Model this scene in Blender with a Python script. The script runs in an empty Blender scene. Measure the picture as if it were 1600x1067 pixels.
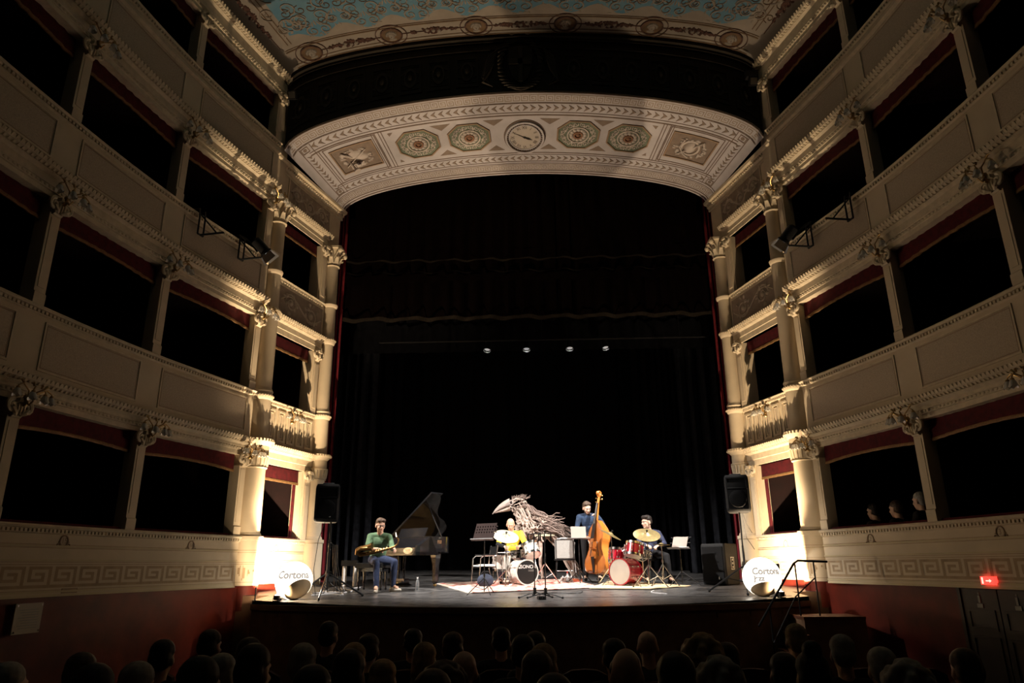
import bpy, bmesh, math, random
import numpy as np
from mathutils import Vector, Matrix, Euler

SC = bpy.context.scene
COL = SC.collection
PI = math.pi
rnd = random.Random(7)

# ------------------------------------------------------------------ camera, world, lights, exposure
cam_d = bpy.data.cameras.new('camera')
cam_d.sensor_width = 36.0
cam_d.lens = 24.8
cam_d.clip_end = 200
cam = bpy.data.objects.new('camera', cam_d)
COL.objects.link(cam)
cam.matrix_world = (Matrix.Translation((0.2, 0.0, 1.65)) @ Matrix.Rotation(math.radians(1.9), 4, 'Z')
                    @ Matrix.Rotation(math.radians(90 + 17.576), 4, 'X') @ Matrix.Rotation(math.radians(-0.487), 4, 'Z'))
SC.camera = cam

world = bpy.data.worlds.new('world')
SC.world = world
world.use_nodes = True
world.node_tree.nodes['Background'].inputs[0].default_value = (1.0, 0.8, 0.62, 1)
world.node_tree.nodes['Background'].inputs[1].default_value = 0.001

SC.view_settings.view_transform = 'Standard'
SC.view_settings.look = 'None'
SC.view_settings.exposure = 0.0
SC.view_settings.gamma = 1.0
SC.view_settings.use_curve_mapping = False
SC.cycles.use_denoising = True
SC.cycles.max_bounces = 6
SC.cycles.diffuse_bounces = 3
SC.cycles.sample_clamp_indirect = 3.0


def light(name, kind, loc, power, color, radius, target=None, angle=None, blend=0.3):
    d = bpy.data.lights.new(name, kind)
    d.energy = power
    d.color = color
    d.shadow_soft_size = radius
    o = bpy.data.objects.new(name, d)
    COL.objects.link(o)
    o.location = loc
    if target is not None:
        o.rotation_euler = (Vector(target) - Vector(loc)).to_track_quat('-Z', 'Y').to_euler()
    if angle:
        d.spot_size = math.radians(angle)
        d.spot_blend = blend
    return o


WARM = (1.0, 0.74, 0.46)
COOL = (1.0, 0.93, 0.86)
# floor uplights beside the two glowing balls at the ends of the stage edge
light('uplight_lamp_left', 'SPOT', (-4.15, 12.29, 1.25), 270, WARM, 0.04, (-4.15 + 0.55, 12.29 + 0.70, 1.25 + 0.35), 178, 0.25)
light('uplight_lamp_right', 'SPOT', (4.13, 12.28, 1.25), 50, WARM, 0.04, (4.13 - 0.55, 12.28 + 0.70, 1.25 + 0.35), 178, 0.25)
light('rear_uplight_lamp_left', 'SPOT', (-4.38, 13.26, 1.30), 2350, WARM, 0.02, (-4.38, 13.36, 2.30), 178, 0.05)
light('rear_uplight_lamp_right', 'SPOT', (4.36, 13.26, 1.30), 1550, WARM, 0.02, (4.36, 13.36, 2.30), 178, 0.05)
# stage lanterns on the third-tier brackets
light('bracket_lamp_left', 'SPOT', (-5.02, 12.32, 7.36), 7500, COOL, 0.08, (0.3, 14.8, 1.6), 56, 0.8)
light('bracket_lamp_right', 'SPOT', (4.95, 12.30, 7.36), 7500, COOL, 0.08, (0.1, 14.8, 1.6), 56, 0.8)
# lanterns on the bar over the stage
for _i, (_x, _tx) in enumerate(((-1.0, -1.6), (0.0, -0.1), (1.1, 1.0), (2.0, 2.6))):
    light('bar_lamp', 'SPOT', (_x, 17.35, 7.0), (500, 900, 800, 700)[_i], COOL, 0.07, (_tx, 15.2, 1.3), 50, 0.8)


# ------------------------------------------------------------------ materials
def mat(name, col, rough=0.7, metal=0.0, noise=0.12, nscale=6.0, bump=0.0, bscale=40.0, spec=0.3, emit=None, estr=0.0, col2=None,
        trans=0.0, coat=0.0):
    m = bpy.data.materials.new(name)
    m.use_nodes = True
    nt = m.node_tree
    b = nt.nodes['Principled BSDF']
    b.inputs['Roughness'].default_value = rough
    b.inputs['Metallic'].default_value = metal
    b.inputs['Specular IOR Level'].default_value = spec
    b.inputs['Transmission Weight'].default_value = trans
    b.inputs['Coat Weight'].default_value = coat
    tc = nt.nodes.new('ShaderNodeTexCoord')
    n = nt.nodes.new('ShaderNodeTexNoise')
    n.inputs['Scale'].default_value = nscale
    n.inputs['Detail'].default_value = 5
    nt.links.new(tc.outputs['Object'], n.inputs['Vector'])
    r = nt.nodes.new('ShaderNodeValToRGB')
    c2 = col2 or tuple(max(0, c * (1 - 2 * noise)) for c in col)
    r.color_ramp.elements[0].color = (*c2, 1)
    r.color_ramp.elements[1].color = (*col, 1)
    r.color_ramp.elements[0].position = 0.3
    r.color_ramp.elements[1].position = 0.65
    nt.links.new(n.outputs['Fac'], r.inputs['Fac'])
    nt.links.new(r.outputs['Color'], b.inputs['Base Color'])
    if bump:
        n2 = nt.nodes.new('ShaderNodeTexNoise')
        n2.inputs['Scale'].default_value = bscale
        n2.inputs['Detail'].default_value = 3
        nt.links.new(tc.outputs['Object'], n2.inputs['Vector'])
        bp = nt.nodes.new('ShaderNodeBump')
        bp.inputs['Strength'].default_value = bump
        bp.inputs['Distance'].default_value = 0.02
        nt.links.new(n2.outputs['Fac'], bp.inputs['Height'])
        nt.links.new(bp.outputs['Normal'], b.inputs['Normal'])
    if emit:
        b.inputs['Emission Color'].default_value = (*emit, 1)
        b.inputs['Emission Strength'].default_value = estr
    return m


M = dict(
    cream=mat('cream_plaster', (0.60, 0.50, 0.36), 0.75, noise=0.06, nscale=2.5, bump=0.05),
    cream2=mat('cream_moulding', (0.64, 0.54, 0.39), 0.7, noise=0.10, nscale=9),
    panel=mat('speckled_panel', (0.50, 0.41, 0.31), 0.8, noise=0.12, nscale=60),
    dado=mat('dado_plaster', (0.56, 0.47, 0.30), 0.75, noise=0.08, nscale=3),
    key=mat('painted_key', (0.40, 0.29, 0.18), 0.8, noise=0.15, nscale=7),
    line=mat('painted_line', (0.30, 0.21, 0.14), 0.8),
    relief=mat('relief_stone', (0.55, 0.46, 0.36), 0.75, noise=0.12),
    reliefback=mat('relief_ground', (0.34, 0.27, 0.21), 0.85),
    reddado=mat('red_dado_paint', (0.085, 0.010, 0.005), 0.6, noise=0.25, nscale=3, spec=0.15),
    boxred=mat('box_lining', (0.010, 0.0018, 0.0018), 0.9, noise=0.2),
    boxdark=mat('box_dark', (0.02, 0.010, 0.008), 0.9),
    pelmet=mat('crimson_velvet', (0.075, 0.0025, 0.006), 0.85, noise=0.25, nscale=12),
    gold=mat('gold_trim', (0.22, 0.12, 0.05), 0.6, 0.2, noise=0.2, nscale=30),
    brass=mat('aged_brass', (0.42, 0.27, 0.11), 0.35, 0.9, noise=0.15),
    glass=mat('tulip_glass', (0.75, 0.72, 0.66), 0.25, noise=0.03, spec=0.6, trans=0.35),
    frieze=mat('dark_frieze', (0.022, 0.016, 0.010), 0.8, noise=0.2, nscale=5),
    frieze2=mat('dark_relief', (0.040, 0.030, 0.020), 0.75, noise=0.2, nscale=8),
    sof=mat('soffit_cream', (0.46, 0.435, 0.46), 0.8, noise=0.07, nscale=3),
    sof2=mat('soffit_dark', (0.22, 0.17, 0.14), 0.8, noise=0.1, nscale=8),
    sofline=mat('soffit_line', (0.16, 0.115, 0.09), 0.8),
    sofkey=mat('soffit_key', (0.31, 0.255, 0.21), 0.8),
    green=mat('octagon_green', (0.16, 0.19, 0.14), 0.8, noise=0.15),
    rosette=mat('rosette_cream', (0.52, 0.46, 0.43), 0.75, noise=0.08),
    rosecore=mat('rosette_core', (0.26, 0.14, 0.09), 0.8),
    clock=mat('clock_face', (0.46, 0.41, 0.37), 0.6, noise=0.03),
    ink=mat('black_ink', (0.02, 0.015, 0.012), 0.6),
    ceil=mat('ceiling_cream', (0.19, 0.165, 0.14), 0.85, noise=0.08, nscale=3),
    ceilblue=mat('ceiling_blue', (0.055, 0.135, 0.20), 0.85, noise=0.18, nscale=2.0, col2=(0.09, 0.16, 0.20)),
    garland=mat('garland_paint', (0.075, 0.035, 0.026), 0.85, noise=0.4, nscale=14),
    bronze=mat('medallion_brown', (0.10, 0.06, 0.032), 0.8, noise=0.2),
    stage=None,
    stagewood=mat('stage_front_wood', (0.20, 0.115, 0.065), 0.6, noise=0.2, nscale=5),
    blackdrape=mat('black_serge', (0.0045, 0.0045, 0.0055), 0.95, noise=0.3, nscale=8, spec=0.04),
    serge=mat('charcoal_serge', (0.016, 0.017, 0.021), 0.95, noise=0.3, nscale=8, spec=0.05),
    backdrop=mat('black_backdrop', (0.0022, 0.0022, 0.003), 0.95, spec=0.05),
    redcurtain=mat('red_stage_curtain', (0.14, 0.006, 0.012), 0.85, noise=0.2, nscale=6),
    darkred=mat('raised_curtain', (0.0026, 0.0010, 0.0008), 0.95, noise=0.2, nscale=6, spec=0.03),
    dullgold=mat('dull_gold_fringe', (0.016, 0.010, 0.005), 0.9, noise=0.3, nscale=20),
    black=mat('black_metal', (0.012, 0.012, 0.013), 0.45, 0.2, noise=0.1),
    plastic=mat('black_plastic', (0.006, 0.006, 0.0065), 0.6, noise=0.1, bump=0.05, bscale=150, spec=0.2),
    grille=mat('black_grille', (0.004, 0.004, 0.0045), 0.7, bump=0.3, bscale=300, spec=0.15),
    chrome=mat('chrome', (0.75, 0.74, 0.72), 0.16, 1.0, noise=0.04),
    steel=mat('brushed_steel', (0.5, 0.49, 0.48), 0.3, 1.0, noise=0.05),
    white=mat('white_paint', (0.75, 0.73, 0.70), 0.5, noise=0.04),
    paper=mat('paper', (0.30, 0.255, 0.225), 0.8, noise=0.02),
    lens=mat('lit_lens', (1, 0.9, 0.75), 0.4, emit=(1.0, 0.85, 0.62), estr=60),
    coollens=mat('cool_lens', (1, 1, 1), 0.4, emit=(0.95, 0.97, 1.0), estr=14),
)


# ------------------------------------------------------------------ mesh helpers
class MB:
    def __init__(s):
        s.v = []
        s.f = []

    def pt(s, p):
        s.v.append((float(p[0]), float(p[1]), float(p[2])))
        return len(s.v) - 1

    def grid(s, rows, close_u=False, close_v=False):
        n = len(rows[0])
        ids = [[s.pt(p) for p in r] for r in rows]
        R = len(ids)
        for i in range(R if close_v else R - 1):
            a, b = ids[i], ids[(i + 1) % R]
            for j in range(n if close_u else n - 1):
                s.f.append((a[j], a[(j + 1) % n], b[(j + 1) % n], b[j]))
        return ids

    def fan(s, pts, flip=False):
        ids = [s.pt(p) for p in pts]
        s.f.append(tuple(reversed(ids)) if flip else tuple(ids))

    def hexa(s, P):
        i = [s.pt(p) for p in P]
        for q in ((0, 3, 2, 1), (4, 5, 6, 7), (0, 1, 5, 4), (1, 2, 6, 5), (2, 3, 7, 6), (3, 0, 4, 7)):
            s.f.append(tuple(i[k] for k in q))

    def box(s, x0, x1, y0, y1, z0, z1, m=None):
        P = [(x0, y0, z0), (x1, y0, z0), (x1, y1, z0), (x0, y1, z0), (x0, y0, z1), (x1, y0, z1), (x1, y1, z1), (x0, y1, z1)]
        if m is not None:
            P = [m @ Vector(p) for p in P]
        s.hexa(P)

    def slab(s, fn, u0, u1, v0, v1, o=0.02, nu=1, nv=1, base=0.0):
        U = [u0 + (u1 - u0) * i / nu for i in range(nu + 1)]
        V = [v0 + (v1 - v0) * i / nv for i in range(nv + 1)]
        s.grid([[fn(u, v, o) for u in U] for v in V])
        if o != base:
            for v, fl in ((v0, 0), (v1, 1)):
                r = [[fn(u, v, base) for u in U], [fn(u, v, o) for u in U]]
                s.grid(r[::-1] if fl else r)
            for u, fl in ((u0, 1), (u1, 0)):
                r = [[fn(u, v, base) for v in V], [fn(u, v, o) for v in V]]
                s.grid(r[::-1] if fl else r)

    def frame(s, fn, u0, u1, v0, v1, w, o=0.02, nu=1, wu=None, base=0.0):
        wu = wu or w
        s.slab(fn, u0, u1, v0, v0 + w, o, nu, 1, base)
        s.slab(fn, u0, u1, v1 - w, v1, o, nu, 1, base)
        s.slab(fn, u0, u0 + wu, v0 + w, v1 - w, o, 1, 1, base)
        s.slab(fn, u1 - wu, u1, v0 + w, v1 - w, o, 1, 1, base)

    def poly(s, fn, uv, o=0.02, base=0.0):
        s.fan([fn(u, v, o) for u, v in uv])
        n = len(uv)
        for i in range(n):
            a, b = uv[i], uv[(i + 1) % n]
            s.f.append(tuple(s.pt(q) for q in (fn(*a, base), fn(*b, base), fn(*b, o), fn(*a, o))))

    def ring(s, fn, cu, cv, ru, rv, w, o=0.02, n=24, base=0.0):
        out, inn, ob, ib = [], [], [], []
        k = 1 - w
        for i in range(n):
            a = 2 * PI * i / n
            c, d = math.cos(a), math.sin(a)
            out.append(fn(cu + ru * c, cv + rv * d, o))
            inn.append(fn(cu + ru * k * c, cv + rv * k * d, o))
            ob.append(fn(cu + ru * c, cv + rv * d, base))
            ib.append(fn(cu + ru * k * c, cv + rv * k * d, base))
        s.grid([ob, out, inn, ib], close_u=True)

    def disc(s, fn, cu, cv, ru, rv, o=0.02, n=20, base=0.0):
        s.poly(fn, [(cu + ru * math.cos(2 * PI * i / n), cv + rv * math.sin(2 * PI * i / n)) for i in range(n)], o, base)

    def bump(s, fn, cu, cv, ru, rv, h, n=8, rot=0.0, base=0.0):
        rows = []
        for k in (1.0, 0.8, 0.45):
            hh = h * math.sqrt(max(0, 1 - k * k))
            r = []
            for i in range(n):
                a = 2 * PI * i / n
                x, y = ru * k * math.cos(a), rv * k * math.sin(a)
                r.append(fn(cu + x * math.cos(rot) - y * math.sin(rot), cv + x * math.sin(rot) + y * math.cos(rot), base + hh))
            rows.append(r)
        ids = s.grid(rows, close_u=True)
        t = s.pt(fn(cu, cv, base + h))
        for i in range(n):
            s.f.append((ids[-1][i], ids[-1][(i + 1) % n], t))

    def sweep(s, fn, prof, u0, u1, nu, cap=True):
        U = [u0 + (u1 - u0) * i / nu for i in range(nu + 1)]
        s.grid([[fn(u, z, o) for u in U] for o, z in prof])
        if cap:
            s.fan([fn(u0, z, o) for o, z in prof])
            s.fan([fn(u1, z, o) for o, z in prof], True)

    def tube(s, pts, r, n=8, cap=True, flat=None):
        pts = [Vector(p) for p in pts]
        R = r if isinstance(r, (list, tuple)) else [r] * len(pts)
        rows = []
        t0 = (pts[1] - pts[0]).normalized()
        up = Vector((0, 0, 1)) if abs(t0.z) < 0.9 else Vector((1, 0, 0))
        x = t0.cross(up).normalized()
        for i, p in enumerate(pts):
            t = (pts[min(i + 1, len(pts) - 1)] - pts[max(i - 1, 0)])
            t = t.normalized() if t.length > 1e-9 else t0
            x = (x - t * x.dot(t))
            x = x.normalized() if x.length > 1e-6 else t.orthogonal().normalized()
            y = t.cross(x)
            rows.append([p + (x * math.cos(2 * PI * k / n) + y * math.sin(2 * PI * k / n)) * R[i] for k in range(n)])
        s.grid(rows, close_u=True)
        if cap:
            s.fan(rows[0], True)
            s.fan(rows[-1])

    def cyl(s, p0, p1, r0, r1=None, n=12, cap=True):
        s.tube([p0, p1], [r0, r0 if r1 is None else r1], n, cap)

    def lathe(s, prof, m=None, n=20, a0=0.0, a1=2 * PI, cap=True):
        m = m or Matrix.Identity(4)
        full = abs(a1 - a0 - 2 * PI) < 1e-6
        k = n if full else n + 1
        rows = [[m @ Vector((r * math.cos(a0 + (a1 - a0) * i / n), r * math.sin(a0 + (a1 - a0) * i / n), z)) for i in range(k)] for r, z in prof]
        s.grid(rows, close_u=full)
        if cap and full:
            if prof[0][0] > 1e-5:
                s.fan(rows[0], True)
            if prof[-1][0] > 1e-5:
                s.fan(rows[-1])

    def ell(s, c, r, m=None, nu=12, nv=8):
        m = m or Matrix.Identity(3)
        c = Vector(c)
        rows = []
        for j in range(nv + 1):
            b = -PI / 2 + PI * j / nv
            rows.append([c + m @ Vector((r[0] * math.cos(b) * math.cos(2 * PI * i / nu), r[1] * math.cos(b) * math.sin(2 * PI * i / nu), r[2] * math.sin(b))) for i in range(nu)])
        s.grid(rows, close_u=True)

    def mesh(s, name, material, smooth=40, weld=True):
        me = bpy.data.meshes.new(name)
        me.from_pydata(s.v, [], s.f)
        if weld:
            bm = bmesh.new()
            bm.from_mesh(me)
            bmesh.ops.remove_doubles(bm, verts=bm.verts, dist=1e-5)
            bmesh.ops.recalc_face_normals(bm, faces=bm.faces)
            bm.to_mesh(me)
            bm.free()
        if material is not None:
            me.materials.append(material)
        if smooth:
            me.shade_smooth()
            me.set_sharp_from_angle(angle=math.radians(smooth))
        return me

    def build(s, name, material, parent=None, smooth=40, **kw):
        o = bpy.data.objects.new(name, s.mesh(name, material, smooth))
        COL.objects.link(o)
        if parent is not None:
            o.parent = parent
            o.matrix_parent_inverse = world_of(parent).inverted()
        tag(o, **kw)
        return o


def world_of(o):
    m = o.matrix_basis.copy()
    p = o.parent
    if p is not None:
        m = world_of(p) @ o.matrix_parent_inverse @ m
    return m


def tag(o, label=None, cat=None, group=None, kind=None):
    if label:
        o['label'] = label
    if cat:
        o['category'] = cat
    if group:
        o['group'] = group
    if kind:
        o['kind'] = kind
    return o


def empty(name, loc=(0, 0, 0), rz=0.0, label=None, cat=None, group=None, kind=None):
    o = bpy.data.objects.new(name, None)
    COL.objects.link(o)
    o.empty_display_size = 0.1
    o.location = loc
    o.rotation_euler = (0, 0, rz)
    return tag(o, label, cat, group, kind)


def child(name, mesh, parent):
    """link a shared mesh as a part (mesh data in the parent's local space)"""
    o = bpy.data.objects.new(name, mesh)
    COL.objects.link(o)
    o.parent = parent
    return o


def dup(root, loc=None, rz=None, **kw):
    r = root.copy()
    COL.objects.link(r)
    if loc is not None:
        r.location = loc
    if rz is not None:
        r.rotation_euler = (0, 0, rz)
    tag(r, **kw)
    for ch in list(root.children):
        c = ch.copy()
        COL.objects.link(c)
        c.parent = r
        for g in ch.children:
            d = g.copy()
            COL.objects.link(d)
            d.parent = c
    return r


def stage_z(y):
    return 1.05 + 0.05 * (y - 11.15)


def text_mb(body, size, extrude=0.002, bold=0.0):
    c = bpy.data.curves.new('t', 'FONT')
    c.body = body
    c.size = size
    c.extrude = extrude
    c.offset = bold
    c.align_x = 'CENTER'
    c.align_y = 'CENTER'
    o = bpy.data.objects.new('t', c)
    COL.objects.link(o)
    me = bpy.data.meshes.new_from_object(o.evaluated_get(bpy.context.evaluated_depsgraph_get()))
    bpy.data.objects.remove(o)
    mb = MB()
    mb.v = [tuple(v.co) for v in me.vertices]
    mb.f = [tuple(p.vertices) for p in me.polygons]
    bpy.data.meshes.remove(me)
    return mb


def remap(mb, fn):
    mb.v = [tuple(fn(*p)) for p in mb.v]
    return mb
# ------------------------------------------------------------------ the setting: horseshoe walls of boxes
HB = 1.31
P = [2.19, 4.89, 7.64, 10.36]
A = [3.64, 6.38, 8.93, 11.50]
C = [3.97, 6.78, 9.33, 12.00]
KN = [(5.20, 13.05), (5.84, 10.57), (6.19, 8.29), (6.36, 6.0), (6.36, 3.7), (6.2, 1.4)]
_pts = []
_kn_s = [0.0]
_K = [(4.7, 15.2)] + KN + [(5.9, -0.9)]
for _i in range(len(KN) - 1):
    p0, p1, p2, p3 = [np.array(_K[_i + j]) for j in range(4)]
    for _k in range(12):
        t = _k / 12
        _pts.append(0.5 * ((2 * p1) + (-p0 + p2) * t + (2 * p0 - 5 * p1 + 4 * p2 - p3) * t * t + (-p0 + 3 * p1 - 3 * p2 + p3) * t ** 3))
_pts.append(np.array(KN[-1]))
_pts = np.array(_pts)
_S = np.concatenate([[0], np.cumsum(np.hypot(*np.diff(_pts, axis=0).T))])
KS = [float(_S[12 * i]) for i in range(len(KN))]
_tan = np.gradient(_pts, axis=0)
_tan /= np.linalg.norm(_tan, axis=1)[:, None]
SEND = KS[-1]


def wall_fn(side):
    def fn(s, z, o):
        x = np.interp(s, _S, _pts[:, 0])
        y = np.interp(s, _S, _pts[:, 1])
        tx = np.interp(s, _S, _tan[:, 0])
        ty = np.interp(s, _S, _tan[:, 1])
        # tangent runs towards the audience; the room-side normal has x < 0 on the right side
        nx, ny = ty, -tx
        l = math.hypot(nx, ny)
        x += o * nx / l
        y += o * ny / l
        if s < 0:
            y -= s
        return (side * x, y, z)
    return fn


VO, VD, VN = (5.32, 13.62), (-0.2686, 0.9633), (-0.9633, -0.2686)


def avant_fn(side):
    def fn(s, z, o):
        return (side * (VO[0] + s * VD[0] + o * VN[0]), VO[1] + s * VD[1] + o * VN[1], z)
    return fn


KEYMAP = ['1111111.', '1.....1.', '1.111.1.', '1.1...1.', '1.11111.', '1.......', '11111111']


def greek_key(mb, fn, u0, u1, v0, v1, cell, o=0.004):
    n = max(1, round(abs(u1 - u0) / cell))
    cw = (u1 - u0) / n
    rh = (v1 - v0) / len(KEYMAP)
    for k in range(n):
        for r, row in enumerate(KEYMAP):
            j = 0
            while j < len(row):
                if row[j] == '1':
                    e = j
                    while e < len(row) and row[e] == '1':
                        e += 1
                    a, b = u0 + cw * (k + j / 8), u0 + cw * (k + e / 8)
                    z1, z0 = v1 - rh * r, v1 - rh * (r + 1)
                    mb.fan([fn(a, z0, o), fn(b, z0, o), fn(b, z1, o), fn(a, z1, o)])
                    j = e
                else:
                    j += 1


def spiral(cu, cv, r, turns, a0, d=1, n=22):
    out = []
    for i in range(n + 1):
        t = i / n
        rr = r * (1 - 0.85 * t)
        a = a0 + d * turns * 2 * PI * t
        out.append((cu + rr * math.cos(a), cv + rr * math.sin(a)))
    return out


def rinceau(mb, fn, u0, u1, v0, v1, n, h=0.03, r=0.014, seed=1):
    """acanthus scroll relief in a panel"""
    q = random.Random(seed)
    w = (u1 - u0) / n
    vm, hh = (v0 + v1) / 2, (v1 - v0) / 2
    R = min(abs(w), abs(v1 - v0)) * 0.42
    for k in range(n):
        d = 1 if k % 2 == 0 else -1
        cu = u0 + w * (k + 0.5)
        cv = vm + d * hh * 0.08
        sp = spiral(cu, cv, R, 1.6, PI if d > 0 else PI, -d)
        rr = [r * (1.2 - 0.6 * i / len(sp)) for i in range(len(sp))]
        mb.tube([fn(a, b, 0.012) for a, b in sp], rr, 6)
        mb.bump(fn, cu, cv, R * 0.3, R * 0.3, h, 8)
        for j in range(12):
            a = 2 * PI * j / 12 + q.random()
            e = R * (0.72 + 0.5 * q.random())
            mb.bump(fn, cu + e * math.cos(a), cv + e * math.sin(a) * min(1.0, hh / R * 0.8), R * 0.26, R * 0.11, h * (0.6 + 0.5 * q.random()), 6, a + q.uniform(-0.6, 0.6))
    st = [(u0 + (u1 - u0) * i / 40, vm + math.sin(i / 40 * n * PI) * hh * 0.62) for i in range(41)]
    mb.tube([fn(a, b, 0.01) for a, b in st], r, 6)


def capital(mb, fn, s, z0, z1, w):
    """scrolled console capital of a box post"""
    mb.sweep(fn, [(-0.2, z0), (0.03, z0), (0.05, z0 + 0.02), (0.03, z0 + 0.05), (0.07, z1 - 0.06), (0.12, z1 - 0.05), (0.12, z1), (-0.2, z1)], s - w * 0.75, s + w * 0.75, 2)
    zz = z1 - 0.10
    for d in (-1, 1):
        c = s + d * w * 1.15
        mb.tube([fn(a, b, 0.06) for a, b in spiral(c, zz, 0.085, 1.4, PI / 2, -d, 14)], [0.03 - 0.0012 * i for i in range(15)], 6)
        mb.tube([fn(s + d * w * 0.3, z0 + 0.03, 0.05), fn(s + d * w * 0.8, z0 + 0.06, 0.08), fn(s + d * w * 1.3, zz - 0.02, 0.08)], [0.02, 0.035, 0.02], 6)
    for k in (-1, 0, 1):
        mb.bump(fn, s + k * w * 0.45, (z0 + z1) / 2, w * 0.24, (z1 - z0) * 0.42, 0.05, 8, 0, 0.05)


SIDES = {'left': -1, 'right': 1}
ORD = ['first', 'second', 'third', 'fourth', 'fifth']
LAMPKIT = {}


def numeral(mb, body, fn, s, z, size, mirror):
    t = text_mb(body, size, 0.0)
    t.v = [fn(s + (x if mirror else -x), z + y, 0.011 + zz) for x, y, zz in t.v]
    off = len(mb.v)
    mb.v += t.v
    mb.f += [tuple(i + off for i in f) for f in t.f]


def box_wall(side):
    sg = SIDES[side]
    fn = wall_fn(sg)
    # plain fascias of the four tiers
    b = MB()
    NS = 44
    for t in range(4):
        z0 = HB if t == 0 else C[t - 1]
        b.sweep(fn, [(-0.22, z0), (0.0, z0), (0.0, P[t] - 0.02), (-0.22, P[t] - 0.02)], 0.0, SEND, NS)
    root = b.build('wall_' + side, M['cream'], kind='structure', label='%s wall of the auditorium, four tiers of curved cream boxes' % side)
    # red painted dado below
    b = MB()
    b.sweep(fn, [(-0.25, -0.15), (-0.06, -0.15), (-0.06, HB + 0.002), (-0.25, HB + 0.002)], -0.55, SEND, NS)
    b.build('red_dado', M['reddado'], root)
    # lower dado painting
    b = MB()
    for z in (1.92, 1.745, 1.36):
        b.slab(fn, 0.0, SEND, z, z + 0.022, 0.018, NS)
    b.slab(fn, 0.0, SEND, HB, HB + 0.03, 0.012, NS)
    b.build('dado_moulding', M['dado'], root)
    b = MB()
    for z in (1.905, 1.945, 1.73, 1.70, 1.385):
        b.slab(fn, 0.0, SEND, z, z + 0.008, 0.003, NS)
    greek_key(b, fn, 0.06, SEND, 1.42, 1.68, 0.42)
    b.build('key_pattern', M['key'], root, smooth=0, kind='stuff')
    for k, num in enumerate(('16', '15', '14') if side == 'left' else ('2', '3', '4')):
        s = KS[k] + (KS[k + 1] - KS[k]) * (0.47 if k == 0 else 0.5)
        b = MB()
        b.ring(fn, s, 1.998, 0.075, 0.078, 0.2, 0.012, 24)
        for d in (-1, 1):
            b.tube([fn(a, z, 0.006) for a, z in spiral(s + d * 0.09, 1.95, 0.035, 1.2, PI / 2, d, 12)], 0.008, 5)
        pl = b.build('number_plaque', M['line'], root)
        b = MB()
        numeral(b, num, fn, s, 1.998, 0.10, sg > 0)
        b.build('numeral', M['line'], pl, smooth=0)
    for t in range(4):
        p, a, c = P[t], A[t], C[t]
        # parapet rail with beads
        b = MB()
        b.sweep(fn, [(-0.22, p - 0.02), (-0.22, p), (0.05, p), (0.065, p - 0.02), (0.05, p - 0.045), (0.025, p - 0.05), (0.025, p - 0.10), (0.0, p - 0.115)], 0.0, SEND, NS)
        if t == 3:
            b.sweep(fn, [(0.0, p - 0.19), (0.05, p - 0.20), (0.05, p - 0.25), (0.0, p - 0.28)], 0.0, SEND, NS)
        b.build('parapet_rail', M['cream2'], root)
        b = MB()
        s = 0.03
        while s < KS[3] + 0.6:
            b.slab(fn, s, s + 0.038, p - 0.094, p - 0.056, 0.05, base=0.02)
            s += 0.066
        b.build('rail_beads', M['cream2'], root, smooth=0, kind='stuff')
        b = MB()
        b.sweep(fn, [(-0.24, p), (-0.24, p + 0.03), (-0.2, p + 0.045), (-0.06, p + 0.04), (-0.04, p)], 0.0, SEND, NS)
        b.build('armrest_cushion', M['pelmet'], root)
        # entablature above the opening
        b = MB()
        b.sweep(fn, [(-0.30, c), (-0.30, a), (0.0, a), (0.0, a + 0.07), (0.022, a + 0.075), (0.022, a + 0.13), (0.035, a + 0.135), (0.035, c - 0.155),
                     (0.06, c - 0.135), (0.085, c - 0.12), (0.085, c - 0.10), (0.14, c - 0.075), (0.15, c - 0.03), (0.12, c - 0.025), (0.11, c), ], 0.0, SEND, NS)
        b.build('cornice', M['cream2'], root)
        b = MB()
        s = 0.03
        while s < KS[3] + 0.6:
            b.hexa([fn(s, c - 0.11, 0.085), fn(s + 0.045, c - 0.11, 0.085), fn(s + 0.04, c - 0.11, 0.11), fn(s + 0.005, c - 0.11, 0.11),
                    fn(s, c - 0.03, 0.13), fn(s + 0.045, c - 0.03, 0.13), fn(s + 0.04, c - 0.02, 0.175), fn(s + 0.005, c - 0.02, 0.175)])
            s += 0.075
        s = 0.05
        while s < KS[3] + 0.6:
            b.bump(fn, s, a + 0.105, 0.028, 0.022, 0.016, 6, 0, 0.022)
            s += 0.075
        b.build('cornice_leaves', M['cream2'], root, smooth=0, kind='stuff')
        # parapet panels of the upper tiers
        if t > 0:
            lo, hi = C[t - 1] + 0.13, p - (0.34 if t == 3 else 0.20)
            for k in range(4):
                s0, s1 = KS[k] + (0.30 if k else 0.22), KS[k + 1] - 0.22
                b = MB()
                b.slab(fn, s0, s1, lo, hi, 0.004, 12)
                pn = b.build('parapet_panel', M['panel'], root)
                b = MB()
                b.frame(fn, s0 - 0.03, s1 + 0.03, lo - 0.03, hi + 0.03, 0.026, 0.016, 12)
                b.build('panel_moulding', M['cream2'], pn)
                b = MB()
                b.frame(fn, s0 + 0.012, s1 - 0.012, lo + 0.012, hi - 0.012, 0.008, 0.006, 12)
                b.build('panel_line', M['line'], pn)
        # posts with capitals
        for k in range(5):
            s = KS[k] + (0.11 if k == 0 else 0.0)
            w = 0.095
            b = MB()
            b.sweep(fn, [(-0.20, p), (0.015, p), (0.02, p + 0.16), (0.0, p + 0.18), (0.0, a - 0.2), (-0.20, a - 0.2)], s - w, s + w, 1)
            b.slab(fn, s - w * 0.6, s + w * 0.6, p + 0.24, a - 0.26, 0.008)
            po = b.build('box_post', M['cream'], root)
            b = MB()
            capital(b, fn, s, a - 0.22, a + 0.01, w)
            b.build('capital', M['cream2'], po)
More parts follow.
